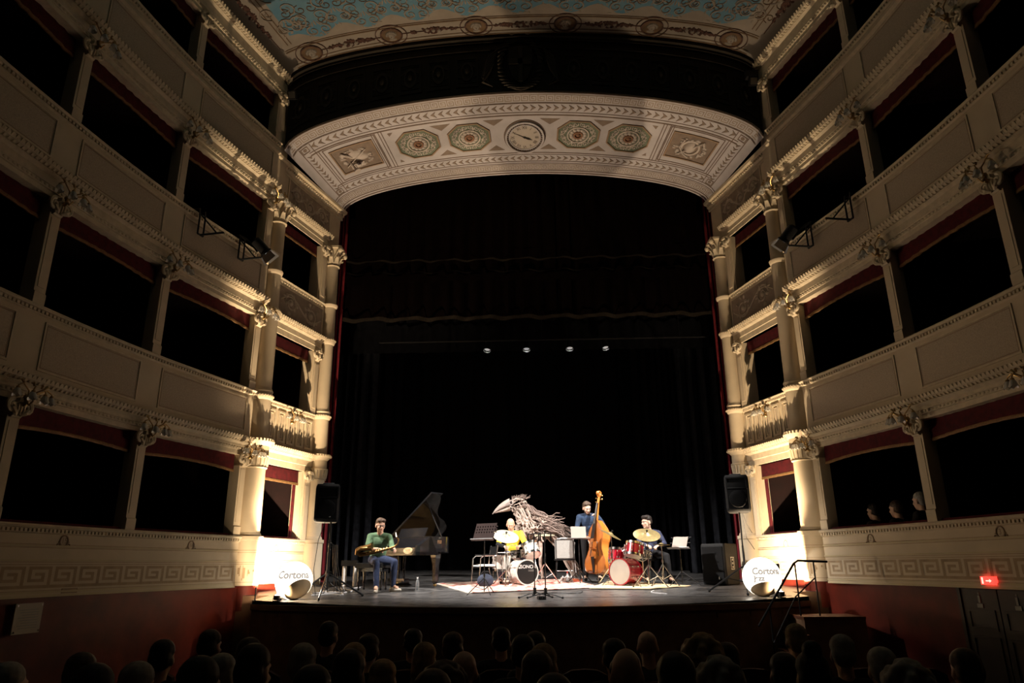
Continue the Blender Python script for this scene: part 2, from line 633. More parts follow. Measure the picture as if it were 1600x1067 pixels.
    # interior of the boxes
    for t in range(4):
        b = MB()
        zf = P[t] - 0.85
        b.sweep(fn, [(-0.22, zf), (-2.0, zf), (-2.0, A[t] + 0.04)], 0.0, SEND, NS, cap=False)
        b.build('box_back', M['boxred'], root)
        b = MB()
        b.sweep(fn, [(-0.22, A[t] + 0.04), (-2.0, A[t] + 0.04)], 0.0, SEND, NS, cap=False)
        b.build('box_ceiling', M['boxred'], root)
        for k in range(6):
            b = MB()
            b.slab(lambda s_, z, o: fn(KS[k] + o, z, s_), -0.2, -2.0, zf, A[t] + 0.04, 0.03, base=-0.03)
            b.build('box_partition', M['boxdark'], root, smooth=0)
    # red pelmets with a gold edge
    for t in range(4):
        for k in range(3 if t < 3 else 3):
            s0, s1 = KS[k] + (0.22 if k == 0 else 0.11), KS[k + 1] - 0.11
            n = 24
            sag = [0.05 * (2 * i / n - 1) ** 2 for i in range(n + 1)]
            U = [s0 + (s1 - s0) * i / n for i in range(n + 1)]
            zb = A[t] - 0.27
            b = MB()
            fo = [-0.13 + 0.012 * math.sin(u * 40) for u in U]
            b.grid([[fn(u, A[t], f) for u, f in zip(U, fo)], [fn(u, zb + 0.04 - sag[i], fo[i] + 0.01) for i, u in enumerate(U)]])
            b.grid([[fn(u, A[t], f - 0.02) for u, f in zip(U, fo)], [fn(u, zb + 0.04 - sag[i], fo[i] - 0.015) for i, u in enumerate(U)]])
            o = b.build('box_pelmet', M['pelmet'], None, label='crimson pelmet over the %s box from the stage, %s tier, %s wall' % (ORD[k], ('lowest', 'second', 'third', 'top')[t], side),
                        cat='pelmet', group='crimson pelmets of the boxes')
            b = MB()
            b.grid([[fn(u, zb + 0.045 - sag[i], fo[i] + 0.014) for i, u in enumerate(U)], [fn(u, zb + 0.02 - sag[i], fo[i] + 0.02) for i, u in enumerate(U)],
                    [fn(u, zb - sag[i], fo[i] + 0.012) for i, u in enumerate(U)], [fn(u, zb - sag[i], fo[i] - 0.012) for i, u in enumerate(U)]])
            b.build('gold_edge', M['gold'], o)
    return root


def sconce_meshes():
    """brass branch with tulip shades; local: x along the wall, y out of the wall, z up"""
    br = MB()
    br.ell((0, 0.02, 0), (0.035, 0.03, 0.05))
    br.tube([(0, 0.02, -0.02), (0, 0.08, -0.09), (0, 0.13, -0.04)], [0.02, 0.014, 0.01], 6)
    br.bump(lambda u, v, o: (u, o, v), 0, -0.06, 0.03, 0.05, 0.05)
    shades = []
    for x, y, z in ((-0.27, 0.13, 0.02), (-0.09, 0.2, 0.0), (0.1, 0.2, 0.01), (0.26, 0.13, 0.03)):
        br.tube([(0, 0.04, 0), (x * 0.3, 0.09 + y * 0.2, 0.07), (x * 0.7, y * 0.95, 0.11 + z), (x * 0.97, y, 0.075 + z), (x, y, 0.045 + z)], 0.009, 6)
        br.cyl((x, y, 0.055 + z), (x, y, 0.03 + z), 0.02, 0.026, 8)
        br.tube([(x * 0.6, y * 0.8, 0.12 + z), (x * 0.75, y * 0.8, 0.16 + z), (x * 0.9, y * 0.8, 0.15 + z)], [0.012, 0.016, 0.004], 6)
        n = 12
        sh = MB()
        rows = []
        for r, zz in ((0.022, 0.035), (0.04, 0.01), (0.045, -0.02), (0.058, -0.055)):
            rows.append([(x + (r * (1 + (0.16 * math.cos(6 * 2 * PI * i / n * 1.0) if zz < -0.05 else 0))) * math.cos(2 * PI * i / n), y + r * math.sin(2 * PI * i / n),
                          z + zz + (0.012 * math.cos(PI * i) if zz < -0.05 else 0)) for i in range(n)])
        sh.grid(rows, close_u=True)
        sh.ell((x, y, z - 0.005), (0.018, 0.018, 0.025), None, 8, 5)
        shades.append(sh.mesh('tulip_shade', M['glass']))
    return br.mesh('branch', M['brass']), shades


def put_sconce(fn, s, z, o, label):
    if not LAMPKIT:
        LAMPKIT['m'] = sconce_meshes()
    p = Vector(fn(s, z, o))
    q = Vector(fn(s + 0.05, z, o))
    r = Vector(fn(s, z, o + 0.05))
    y = (r - p).normalized()
    x = Vector((0, 0, 1)).cross(y) * -1
    e = empty('wall_sconce', p, math.atan2(y.y, y.x) - PI / 2, label, 'wall lamp', 'brass tulip sconces on the boxes')
    child('branch', LAMPKIT['m'][0], e)
    for sh in LAMPKIT['m'][1]:
        child('tulip_shade', sh, e)


for _side in ('left', 'right'):
    box_wall(_side)
    _fn = wall_fn(SIDES[_side])
    for _t in range(3):
        for _k in range(3):
            put_sconce(_fn, KS[_k] + (0.10 if _k == 0 else 0), A[_t] + 0.02, 0.10,
                       'brass sconce with tulip shades on the %s post from the stage, %s tier, %s wall' % (ORD[_k], ('lowest', 'second', 'third')[_t], _side))


# ------------------------------------------------------------------ avant-scene bays beside the stage
AP = [2.2, 4.92, 7.6]
AA = [3.62, 6.36, 8.98]
AC = [4.02, 6.76, 9.36]


def column(fn, s, r, spec, o=0.06):
    p = Vector(fn(s, 0, o))
    m = Matrix.Translation(p)
    b = MB()
    b.lathe(spec, m, 28, cap=True)
    return b, m


def leaf_ring(b, m, r, z, n, h, w, out):
    for i in range(n):
        a = 2 * PI * i / n
        c = Matrix.Translation((0, 0, z)) @ Matrix.Rotation(a, 4, 'Z')
        pr = [(r, 0.0), (r + out * 0.35, h * 0.45), (r + out * 0.7, h * 0.85), (r + out * 1.25, h), (r + out * 1.3, h * 0.82)]
        rows = [[m @ c @ Vector((x, k * w * (1 - 0.5 * (zz / h) ** 2), zz)) for k in (-1, 0, 1)] for x, zz in pr]
        b.grid(rows)
        rows2 = [[m @ c @ Vector((x - 0.012, k * w * (1 - 0.5 * (zz / h) ** 2), zz)) for k in (-1, 0, 1)] for x, zz in pr]
        b.grid(rows2[::-1])


def corinthian(m, r, z0, z1, full=True):
    b = MB()
    h = z1 - z0
    b.lathe([(r + 0.015, z0 - 0.02), (r + 0.03, z0), (r + 0.015, z0 + 0.02), (r, z0 + 0.03), (r * 1.05, z0 + h * 0.6), (r * 1.45, z1 - 0.05)], m, 20)
    if full:
        leaf_ring(b, m, r, z0 + 0.03, 8, h * 0.4, 0.06, 0.09)
        leaf_ring(b, m, r * 1.02, z0 + h * 0.3, 8, h * 0.42, 0.055, 0.11)
    k = r * 1.75
    b.box(-k, k, -k, k, z1 - 0.05, z1, m)
    for sx in (-1, 1):
        for sy in (-1, 1):
            b.ell(m @ Vector((sx * k * 0.92, sy * k * 0.92, z1 - 0.11)), (0.06, 0.06, 0.07), None, 10, 6)
    return b


def flute_capital(m, r, z0, z1):
    b = MB()
    b.lathe([(r + 0.012, z0 - 0.03), (r + 0.028, z0 - 0.015), (r + 0.01, z0), (r + 0.012, z0 + 0.02), (r + 0.03, z1 - 0.03), (r + 0.055, z1 - 0.02), (r + 0.055, z1)], m, 28)
    n = 18
    for i in range(n):
        a = 2 * PI * i / n
        c = Matrix.Rotation(a, 4, 'Z')
        b.cyl(m @ c @ Vector((r + 0.018, 0, z0 + 0.015)), m @ c @ Vector((r + 0.04, 0, z1 - 0.035)), 0.016, 0.02, 6)
    return b


def bead_ring(b, m, r, z, n, q):
    for i in range(n):
        a = 2 * PI * i / n
        b.ell(m @ Vector((r * math.cos(a), r * math.sin(a), z)), (q, q, q * 1.2), None, 6, 4)


def avant_wall(side):
    sg = SIDES[side]
    fn = avant_fn(sg)
    S0, S1 = -0.45, 2.45
    OW = (0.2, 1.70)      # opening
    b = MB()
    stage_bot = 0.9
    # wall with openings: piers and parapets
    zs = [stage_bot, AP[0], AA[0], AP[1], AA[1], AP[2], AA[2], 10.26]
    for i in range(len(zs) - 1):
        z0, z1 = zs[i], zs[i + 1]
        if i % 2 == 1:
            b.slab(fn, S0, OW[0], z0, z1, 0.0, base=-0.25)
            b.slab(fn, OW[1], S1, z0, z1, 0.0, base=-0.25)
        else:
            b.slab(fn, S0, S1, z0, z1, 0.0, base=-0.25)
    root = b.build('trim_1' if side == 'left' else 'trim_2', M['cream'], smooth=0, kind='structure', label='%s stage-side bay of boxes between two columns' % side)
    # dado of the lowest tier
    b = MB()
    for z in (1.92, 1.745):
        b.slab(fn, S0, S1, z, z + 0.022, 0.02)
    b.build('dado_moulding', M['dado'], root, smooth=0)
    b = MB()
    for z in (1.905, 1.945, 1.73, 1.70, 1.385):
        b.slab(fn, S0, S1, z, z + 0.008, 0.003)
    greek_key(b, fn, 0.25, 2.0, 1.42, 1.68, 0.36)
    b.build('key_pattern', M['key'], root, smooth=0, kind='stuff')
    b = MB()
    b.slab(fn, S0, S1, 0.9, HB + 0.03, 0.012)
    b.build('red_dado', M['reddado'], root, smooth=0)
    b = MB()
    s = 0.98
    b.ring(fn, s, 1.998, 0.068, 0.076, 0.2, 0.012, 24)
    for d in (-1, 1):
        b.tube([fn(a, z, 0.006) for a, z in spiral(s + d * 0.085, 1.945, 0.035, 1.2, PI / 2, d, 12)], 0.008, 5)
    pl = b.build('number_plaque', M['line'], root)
    b = MB()
    numeral(b, '17' if side == 'left' else '1', fn, s, 1.998, 0.10, sg < 0)
    b.build('numeral', M['line'], pl, smooth=0)
    # rails and cornices
    for t in range(3):
        p, a, c = AP[t], AA[t], AC[t]
        b = MB()
        b.sweep(fn, [(-0.2, p), (0.05, p), (0.065, p - 0.02), (0.05, p - 0.045), (0.025, p - 0.05), (0.025, p - 0.10), (0.0, p - 0.115)], 0.1, 1.95, 1)
        s = 0.22
        while s < 1.9:
            b.slab(fn, s, s + 0.038, p - 0.094, p - 0.056, 0.05, base=0.02)
            s += 0.066
        b.build('parapet_rail', M['cream2'], root, smooth=0)
        b = MB()
        b.sweep(fn, [(-0.24, p), (-0.24, p + 0.03), (-0.2, p + 0.045), (-0.06, p + 0.04), (-0.04, p)], OW[0], OW[1], 1)
        b.build('armrest_cushion', M['pelmet'], root)
        b = MB()
        b.sweep(fn, [(-0.30, c), (-0.30, a), (0.0, a), (0.02, a + 0.004), (0.02, a + 0.12), (0.035, a + 0.13), (0.035, c - 0.16),
                     (0.06, c - 0.14), (0.085, c - 0.12), (0.085, c - 0.10), (0.13, c - 0.07), (0.14, c - 0.03), (0.12, c - 0.025), (0.1, c)], 0.1, 2.0, 1)
        s = 0.15
        while s < 2.0:
            b.hexa([fn(s, c - 0.11, 0.085), fn(s + 0.045, c - 0.11, 0.085), fn(s + 0.04, c - 0.11, 0.11), fn(s + 0.005, c - 0.11, 0.11),
                    fn(s, c - 0.03, 0.12), fn(s + 0.045, c - 0.03, 0.12), fn(s + 0.04, c - 0.02, 0.16), fn(s + 0.005, c - 0.02, 0.16)])
            s += 0.075
        b.build('cornice', M['cream2'], root, smooth=30)
        # slim pilaster with capital next to the inner column
        b = MB()
        b.slab(fn, 1.72, 1.92, p, a, 0.05)
        b.slab(fn, 1.75, 1.89, p + 0.12, a - 0.3, 0.062)
        pi_ = b.build('pilaster', M['cream'], root, smooth=0)
        b = MB()
        capital(b, lambda u, z, o: fn(u, z, o + 0.04), 1.80, a - 0.23, a, 0.085)
        b.build('capital', M['cream2'], pi_)
        # box interior
        b = MB()
        f2 = lambda u, z, o: fn(u, z, o)
        zf = p - 0.8
        b.grid([[f2(0.0, zf, -1.6), f2(1.95, zf, -1.6)], [f2(0.0, a + 0.05, -1.6), f2(1.95, a + 0.05, -1.6)]])
        b.grid([[f2(0.0, zf, -0.25), f2(0.0, zf, -1.6)], [f2(0.0, a + 0.05, -0.25), f2(0.0, a + 0.05, -1.6)]])
        b.grid([[f2(1.95, zf, -0.25), f2(1.95, zf, -1.6)], [f2(1.95, a + 0.05, -0.25), f2(1.95, a + 0.05, -1.6)]])
        b.grid([[f2(0.0, a + 0.05, -0.25), f2(0.0, a + 0.05, -1.6)], [f2(1.95, a + 0.05, -0.25), f2(1.95, a + 0.05, -1.6)]])
        b.grid([[f2(0.0, zf, -0.25), f2(0.0, zf, -1.6)], [f2(1.95, zf, -0.25), f2(1.95, zf, -1.6)]])
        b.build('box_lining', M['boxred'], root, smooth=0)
        # pelmet
        n = 16
        U = [OW[0] + (OW[1] - OW[0]) * i / n for i in range(n + 1)]
        zb = a - 0.25
        b = MB()
        fo = [-0.10 + 0.012 * math.sin(u * 40) for u in U]
        b.grid([[fn(u, a, f) for u, f in zip(U, fo)], [fn(u, zb, f + 0.01) for u, f in zip(U, fo)]])
        b.grid([[fn(u, a, f - 0.02) for u, f in zip(U, fo)], [fn(u, zb, f - 0.01) for u, f in zip(U, fo)]])
        o = b.build('box_pelmet', M['pelmet'], None, label='crimson pelmet over the stage-side box between two columns, %s tier, %s side' % (('lowest', 'second', 'third')[t], side),
                    cat='pelmet', group='crimson pelmets of the boxes')
        b = MB()
        b.grid([[fn(u, zb + 0.005, f + 0.014) for u, f in zip(U, fo)], [fn(u, zb - 0.022, f + 0.02) for u, f in zip(U, fo)], [fn(u, zb - 0.045, f + 0.012) for u, f in zip(U, fo)],
                [fn(u, zb - 0.045, f - 0.012) for u, f in zip(U, fo)]])
        b.build('gold_edge', M['gold'], o)
        if t == 0:
            b = MB()
            ss = OW[1] - 0.02
            b.grid([[fn(ss - 0.02 * i - 0.015 * math.sin(i * 2.2) * z, 2.24 + 1.15 * (1 - z), -0.14 - 0.02 * math.sin(i * 1.7)) for i in range(8)] for z in (0, 0.3, 0.6, 1)])
            b.build('side_drape', M['pelmet'], o)
    # second tier: balustrade of five sunk panels
    n = 5
    x0, x1 = 0.27, 1.92
    w = (x1 - x0) / n
    z0, z1 = AC[0] + 0.08, AP[1] - 0.17
    for i in range(n):
        a0, a1 = x0 + w * i + 0.04, x0 + w * (i + 1) - 0.04
        b = MB()
        b.frame(fn, a0, a1, z0, z1, 0.04, 0.03)
        b.frame(fn, a0 + 0.075, a1 - 0.075, z0 + 0.075, z1 - 0.075, 0.016, 0.018)
        bp = b.build('balustrade_panel', M['cream2'], root, smooth=0)
        b = MB()
        b.frame(fn, a0 + 0.045, a1 - 0.045, z0 + 0.045, z1 - 0.045, 0.014, 0.006)
        b.slab(fn, a0 + 0.1, a1 - 0.1, z0 + 0.1, z1 - 0.1, 0.004)
        b.build('panel_ground', M['panel'], bp, smooth=0)
    # third tier parapet and the frieze above: scroll reliefs
    for (u0, u1, v0, v1, n, seed) in ((0.28, 1.95, AC[1] + 0.06, AP[2] - 0.16, 2, 3), (0.28, 1.95, AC[2] + 0.06, 9.98, 3, 5)):
        b = MB()
        b.slab(fn, u0, u1, v0, v1, 0.006)
        g = b.build('relief_ground', M['reliefback'], root, smooth=0)
        b = MB()
        rinceau(b, fn, u0 + 0.06, u1 - 0.06, v0 + 0.04, v1 - 0.04, n, 0.045, 0.018, seed)
        b.build('scroll_relief', M['relief'], g)
        b = MB()
        b.frame(fn, u0 - 0.03, u1 + 0.03, v0 - 0.03, v1 + 0.03, 0.03, 0.02)
        b.build('panel_moulding', M['cream2'], g, smooth=0)
    # crowning cornice under the vault
    b = MB()
    b.sweep(fn, [(0.0, 10.02), (0.03, 10.03), (0.03, 10.09), (0.07, 10.12), (0.07, 10.16), (0.15, 10.19), (0.16, 10.25), (-0.3, 10.26)], S0 + 0.02, S1 + 0.05, 1)
    s = S0 + 0.05
    while s < S1:
        b.slab(fn, s, s + 0.04, 10.12, 10.17, 0.10, base=0.05)
        s += 0.07
    b.build('crown_cornice', M['cream2'], root, smooth=30)
    # end return towards the stage
    # columns
    for which, s, o, q in (('outer', 0.0, 0.04, 1.0), ('inner', 2.17, 0.06, 0.76)):
        r1, r2, r3 = 0.225 * q, 0.185 * q + (0.015 if q < 1 else 0), 0.15 * q + (0.03 if q < 1 else 0)
        dz = 0.0 if which == 'outer' else -0.02
        spec = [(r1 + 0.05, 1.0), (r1 + 0.05, 2.12), (r1 + 0.07, 2.14), (r1 + 0.07, 2.2), (r1 + 0.03, 2.21), (r1 + 0.02, 2.25), (r1, 2.27), (r1 * 0.96, 3.5)]
        b, m = column(fn, s, r1, spec, o)
        b.lathe([(r1 * 0.95, 3.70), (r1 + 0.02, 3.72), (r1 + 0.02, 3.9), (r1 + 0.08, 3.96), (r1 + 0.1, 4.03), (r2 + 0.02, 4.05), (r2 + 0.01, 4.82), (r2 + 0.03, 4.84), (r2 + 0.05, 4.88), (r2 + 0.05, 4.92), (r2 + 0.02, 4.95),
                 (r2 + 0.035, 5.0), (r2 + 0.01, 5.05), (r2, 5.08), (r2 * 0.93, 6.6), (r2 + 0.01, 6.62), (r2 + 0.03, 6.68), (r2 + 0.03, 6.74), (r3 + 0.01, 6.78), (r3, 7.52), (r3 + 0.03, 7.55), (r3 + 0.04, 7.6), (r3 + 0.015, 7.64), (r3, 7.66), (r3 * 0.95, 8.75 + dz * 6)], m, 28)
        co = b.build('column', M['cream'], root)
        c = flute_capital(m, r1 * 0.97, 3.5, 3.72)
        c.build('fluted_capital', M['cream2'], co)
        c = corinthian(m, r3 * 0.95, 8.72 + dz * 6, 9.2 + dz * 6)
        c.build('leaf_capital', M['cream2'], co)
        c = MB()
        bead_ring(c, m, r1 + 0.10, 3.99, 30, 0.02)
        bead_ring(c, m, r2 + 0.05, 4.90, 26, 0.016)
        bead_ring(c, m, r2 + 0.035, 6.71, 24, 0.016)
        c.build('bead_bands', M['cream2'], co, kind='stuff')
        if which == 'outer':
            c = MB()
            cf = lambda a, z, oo: m @ Vector(((r1 + 0.05 + oo) * math.cos(a), (r1 + 0.05 + oo) * math.sin(a), z))
            greek_key(c, cf, 0, 2 * PI, 1.42, 1.68, 2 * PI / 5)
            for z in (1.905, 1.945, 1.73, 1.70, 1.385):
                c.slab(cf, 0, 2 * PI, z, z + 0.008, 0.003, 24)
            c.build('key_pattern', M['key'], co, smooth=0, kind='stuff')
            c = MB()
            c.slab(cf, 0, 2 * PI, 0.9, HB + 0.02, 0.008, 24)
            c.build('red_foot', M['reddado'], co)
    # block between cornice and vault above the outer column: plain pilaster up to the ceiling
    b = MB()
    b.slab(fn, -0.42, -0.02, 9.2, 12.2, 0.10, base=-0.2)
    b.build('upper_pilaster', M['cream'], root, smooth=0)
    put_sconce(fn, 1.05, AP[1] - 0.28, 0.05, 'brass sconce with tulip shades on the panelled balustrade, %s side of the stage' % side)
    return root


for _side in ('left', 'right'):
    avant_wall(_side)
# ------------------------------------------------------------------ proscenium vault (soffit), dark frieze and painted ceiling
NE = 1.85
_TH = np.linspace(0, PI / 2, 1500)


def _arc(th, b):
    hw, zs, h = 5.2 - 0.65 * b, 10.36 - 0.16 * b, 1.32 - 0.35 * b
    return hw * np.sin(th) ** (2 / NE), zs + h * np.cos(th) ** (2 / NE)


_ax, _az = _arc(_TH, 0.5)
_AL = np.concatenate([[0], np.cumsum(np.hypot(np.diff(_ax), np.diff(_az)))])
_AL /= _AL[-1]


def _vp(a, b):
    t = float(np.interp(min(1, abs(a)), _AL, _TH))
    x, z = _arc(t, b)
    if abs(a) > 1:
        z -= (abs(a) - 1) * 5.16
    return Vector((math.copysign(x, a), 13.3 + 2.6 * b, z))


def vault(a, b, o):
    p = _vp(a, b)
    if o == 0:
        return p
    e = 0.004
    n = (_vp(a + e, b) - _vp(a - e, b)).cross(_vp(a, b + e) - _vp(a, b - e)).normalized()
    if n.z > 0:
        n = -n
    return p + n * o


LA, LB = 5.16, 2.6
b = MB()
b.grid([[vault(-1 + 2 * i / 72, j / 8, 0) for i in range(73)] for j in range(9)])
soff = b.build('trim_3', M['sof'], kind='structure', label='painted cream proscenium vault over the stage front')
b = MB()
greek_key(b, vault, -0.99, 0.99, 0.02, 0.095, 0.034)
greek_key(b, vault, -0.99, 0.99, 0.86, 0.93, 0.036)
b.build('key_pattern', M['sofkey'], soff, smooth=0, kind='stuff')
b = MB()
for v, w in ((0.0, 0.008), (0.108, 0.006), (0.118, 0.004), (0.218, 0.006), (0.245, 0.012), (0.705, 0.008), (0.73, 0.005), (0.818, 0.006), (0.845, 0.005), (0.94, 0.01), (0.97, 0.012)):
    lim = 0.93 if 0.2 < v < 0.8 else 0.995
    b.slab(vault, -lim, lim, v, v + w, 0.008, 64)
for sgn in (-1, 1):
    for a in (0.615, 0.628, 0.645, 0.66, 0.895, 0.905, 0.955, 0.985):
        b.slab(vault, sgn * a, sgn * (a + 0.0035), 0.25 if a < 0.9 else 0.13, 0.71 if a < 0.9 else 0.83, 0.008)
    b.frame(vault, sgn * 0.685 - 0.035 if sgn > 0 else -0.885, 0.885 if sgn > 0 else -0.65, 0.265, 0.69, 0.008, 0.008, 8, 0.004)
b.build('painted_lines', M['sofline'], soff, smooth=0, kind='stuff')
b = MB()
for v0, v1 in ((0.125, 0.212), (0.742, 0.815)):
    n = 56
    for i in range(n):
        a = -0.91 + 1.82 * (i + 0.5) / n
        d = 1 if a > 0 else -1
        w = 0.011
        vm = (v0 + v1) / 2
        hv = (v1 - v0) * 0.40
        b.poly(vault, [(a - d * w, vm - hv), (a + d * w * 1.2, vm), (a - d * w, vm + hv), (a - d * w * 0.2, vm)][::(1 if d > 0 else -1)], 0.012)
for sgn in (-1, 1):
    for i in range(11):
        v = 0.235 + 0.52 * (i + 0.5) / 11
        b.poly(vault, [(sgn * 0.925, v - 0.018), (sgn * 0.937, v + 0.022), (sgn * 0.949, v - 0.018), (sgn * 0.937, v - 0.004)], 0.012)
    for v in (0.17, 0.78):
        b.frame(vault, min(sgn * 0.92, sgn * 0.954), max(sgn * 0.92, sgn * 0.954), v - 0.033, v + 0.033, 0.008, 0.012, 1, 0.004)
        b.disc(vault, sgn * 0.937, v, 0.008, 0.016, 0.014, 10)
b.build('dart_border', M['sof2'], soff, smooth=0, kind='stuff')
TRI = []
for a in (-0.36, -0.125, 0.125, 0.36):
    TRI.append([(a - 0.045, 0.29), (a + 0.045, 0.29), (a, 0.36)])
    TRI.append([(a - 0.04, 0.665), (a, 0.60), (a + 0.04, 0.665)])
for sgn in (-1, 1):
    TRI.append([(sgn * 0.595, 0.29), (sgn * 0.57, 0.29), (sgn * 0.59, 0.33)])
    TRI.append([(sgn * 0.595, 0.665), (sgn * 0.575, 0.665), (sgn * 0.59, 0.63)])
for tri in TRI:
    b = MB()
    b.poly(vault, tri, 0.004)
    b.build('corner_triangle', M['sof2'], soff, smooth=0)
# octagonal rosette coffers
for a0 in (-0.48, -0.243, 0.257, 0.487):
    v0 = 0.475
    ra, rv = 0.50 / LA, 0.43 / LB
    oc = [(a0 + ra * sx, v0 + rv * sy) for sx, sy in ((-1, -0.42), (-0.46, -1), (0.46, -1), (1, -0.42), (1, 0.42), (0.46, 1), (-0.46, 1), (-1, 0.42))]
    b = MB()
    b.poly(vault, oc, 0.004)
    g = b.build('octagon_coffer', M['green'], soff, smooth=0)
    b = MB()
    for i in range(8):
        p, q = oc[i], oc[(i + 1) % 8]
        k = 0.93
        pi_, qi = [(a0 + (x - a0) * k, v0 + (y - v0) * k) for x, y in (p, q)]
        b.poly(vault, [p, q, qi, pi_], 0.03)
    b.build('coffer_edge', M['line'], g, smooth=0)
    b = MB()
    for i in range(8):
        a = 2 * PI * i / 8 + PI / 8
        for d in (-1, 1):
            sp = spiral(a0 + 0.76 * ra * math.cos(a + d * 0.17), v0 + 0.76 * rv * math.sin(a + d * 0.17), 1.0, 1.2, a + d * 1.2, d, 10)
            cc = (a0 + 0.76 * ra * math.cos(a + d * 0.17), v0 + 0.76 * rv * math.sin(a + d * 0.17))
            b.tube([vault(cc[0] + (u - cc[0]) * 0.07 / LA, cc[1] + (v - cc[1]) * 0.07 / LB, 0.012) for u, v in sp], 0.014, 5)
        b.bump(vault, a0 + 0.64 * ra * math.cos(a), v0 + 0.64 * rv * math.sin(a), 0.03 / LA, 0.05 / LB, 0.02, 6)
    b.build('scroll_ring', M['rosette'], g)
    b = MB()
    b.ring(vault, a0, v0, 0.265 / LA, 0.25 / LB, 0.12, 0.03, 28)
    for i in range(12):
        a = 2 * PI * i / 12
        b.bump(vault, a0 + 0.165 / LA * math.cos(a), v0 + 0.155 / LB * math.sin(a), 0.055 / LA, 0.05 / LB, 0.05, 8)
    b.build('rosette_petals', M['rosette'], g)
    b = MB()
    b.ring(vault, a0, v0, 0.115 / LA, 0.11 / LB, 0.35, 0.045, 20)
    b.bump(vault, a0, v0, 0.06 / LA, 0.06 / LB, 0.06, 10)
    b.build('rosette_core', M['rosecore'], g)
# trophy panels: musical instruments in relief
for sgn in (-1, 1):
    u0, u1 = sorted((sgn * 0.675, sgn * 0.86))
    v0, v1 = 0.32, 0.61
    b = MB()
    b.slab(vault, u0, u1, v0, v1, 0.004, 6)
    g = b.build('trophy_panel', M['sof2'], soff, smooth=0)
    b = MB()
    b.frame(vault, u0 - 0.006, u1 + 0.006, v0 - 0.012, v1 + 0.012, 0.012, 0.03, 6, 0.006)
    b.build('panel_edge', M['line'], g, smooth=0)
    b = MB()
    cu, cv = (u0 + u1) / 2, (v0 + v1) / 2
    T = lambda x, y: (cu + x / LA * (sgn), cv + y / LB)
    if sgn < 0:
        # mandolin, violin bow, books and leaves
        b.bump(vault, *T(0.0, -0.07), 0.19 / LA, 0.13 / LB, 0.05, 14)
        b.bump(vault, *T(-0.12, 0.03), 0.17 / LA, 0.1 / LB, 0.06, 14)
        b.tube([vault(*T(x, y), 0.05) for x, y in ((-0.28, -0.2), (0.0, -0.02), (0.33, 0.2))], 0.012, 6)
        b.tube([vault(*T(x, y), 0.04) for x, y in ((0.1, -0.05), (0.3, -0.25))], 0.025, 6)
        for i in range(3):
            b.slab(vault, *sorted((T(-0.1 + 0.12 * i, 0)[0], T(0.0 + 0.12 * i, 0)[0])), T(0, 0.17)[1], T(0, 0.3)[1], 0.03 + 0.01 * i)
        b.lathe([(0.02, 0), (0.03, 0.2), (0.09, 0.3)], Matrix.Translation(vault(*T(0.2, 0.1), 0.03)) @ Matrix.Rotation(0.8 * PI, 4, 'Y'), 10)
    else:
        # tragic mask with lyre and leaves
        b.bump(vault, *T(0.0, 0.0), 0.13 / LA, 0.17 / LB, 0.08, 14)
        b.ring(vault, *T(0.0, 0.0), 0.22 / LA, 0.24 / LB, 0.2, 0.03, 20)
        b.tube([vault(*T(x, y), 0.05) for x, y in ((-0.2, -0.25), (-0.24, 0.0), (-0.1, 0.2), (0.05, 0.28))], 0.02, 6)
        b.tube([vault(*T(x, y), 0.05) for x, y in ((0.25, -0.28), (-0.25, 0.26))], 0.015, 6)
    q = random.Random(5 + sgn)
    for i in range(46):
        a = q.random() * 2 * PI
        k = 0.72 + 0.24 * q.random()
        b.bump(vault, *T(0.40 * k * math.cos(a), 0.31 * k * math.sin(a)), 0.055 / LA, 0.022 / LB, 0.03 + 0.02 * q.random(), 6, q.uniform(0, PI))
    b.build('trophy_relief', M['rosette'], g)

# clock lying in the vault
CA, CV = 0.012, 0.505
ck = empty('wall_clock', vault(CA, CV, 0), 0, 'round clock with roman numerals at the crown of the proscenium vault', 'clock')
CU = lambda x, y, o: vault(CA + x / LA, CV + y / LB, o)
b = MB()
b.disc(CU, 0, 0, 0.36, 0.38, 0.03, 36)
b.build('clock_face', M['clock'], ck, smooth=0)
b = MB()
b.ring(CU, 0, 0, 0.47, 0.50, 0.09, 0.07, 40)
b.ring(CU, 0, 0, 0.38, 0.40, 0.06, 0.05, 40)
b.build('clock_rim', M['sof'], ck)
b = MB()
b.ring(CU, 0, 0, 0.5, 0.53, 0.05, 0.02, 40)
b.build('dark_ring', M['sofline'], ck)  # thin dark ring around the clock rim
b = MB()
for i in range(44):
    a = 2 * PI * i / 44
    b.bump(CU, 0.405 * math.cos(a), 0.43 * math.sin(a), 0.02, 0.02, 0.02, 6, 0, 0.045)
b.build('rope_border', M['bronze'], ck, kind='stuff')
for i, nm in enumerate(('XII', 'I', 'II', 'III', 'IIII', 'V', 'VI', 'VII', 'VIII', 'IX', 'X', 'XI')):
    a = PI / 2 - 2 * PI * i / 12
    t = text_mb(nm, 0.125)
    cx, cy = 0.285 * math.cos(a), 0.30 * math.sin(a)
    rot = a - PI / 2
    # seen from below with XII towards the audience
    t.v = [tuple(CU(cx + (x * 0.8 * math.cos(rot) - y * math.sin(rot)), -(cy + x * 0.8 * math.sin(rot) + y * math.cos(rot)), 0.034)) for x, y, z in t.v]
    t.build('numeral', M['ink'], ck, smooth=0)
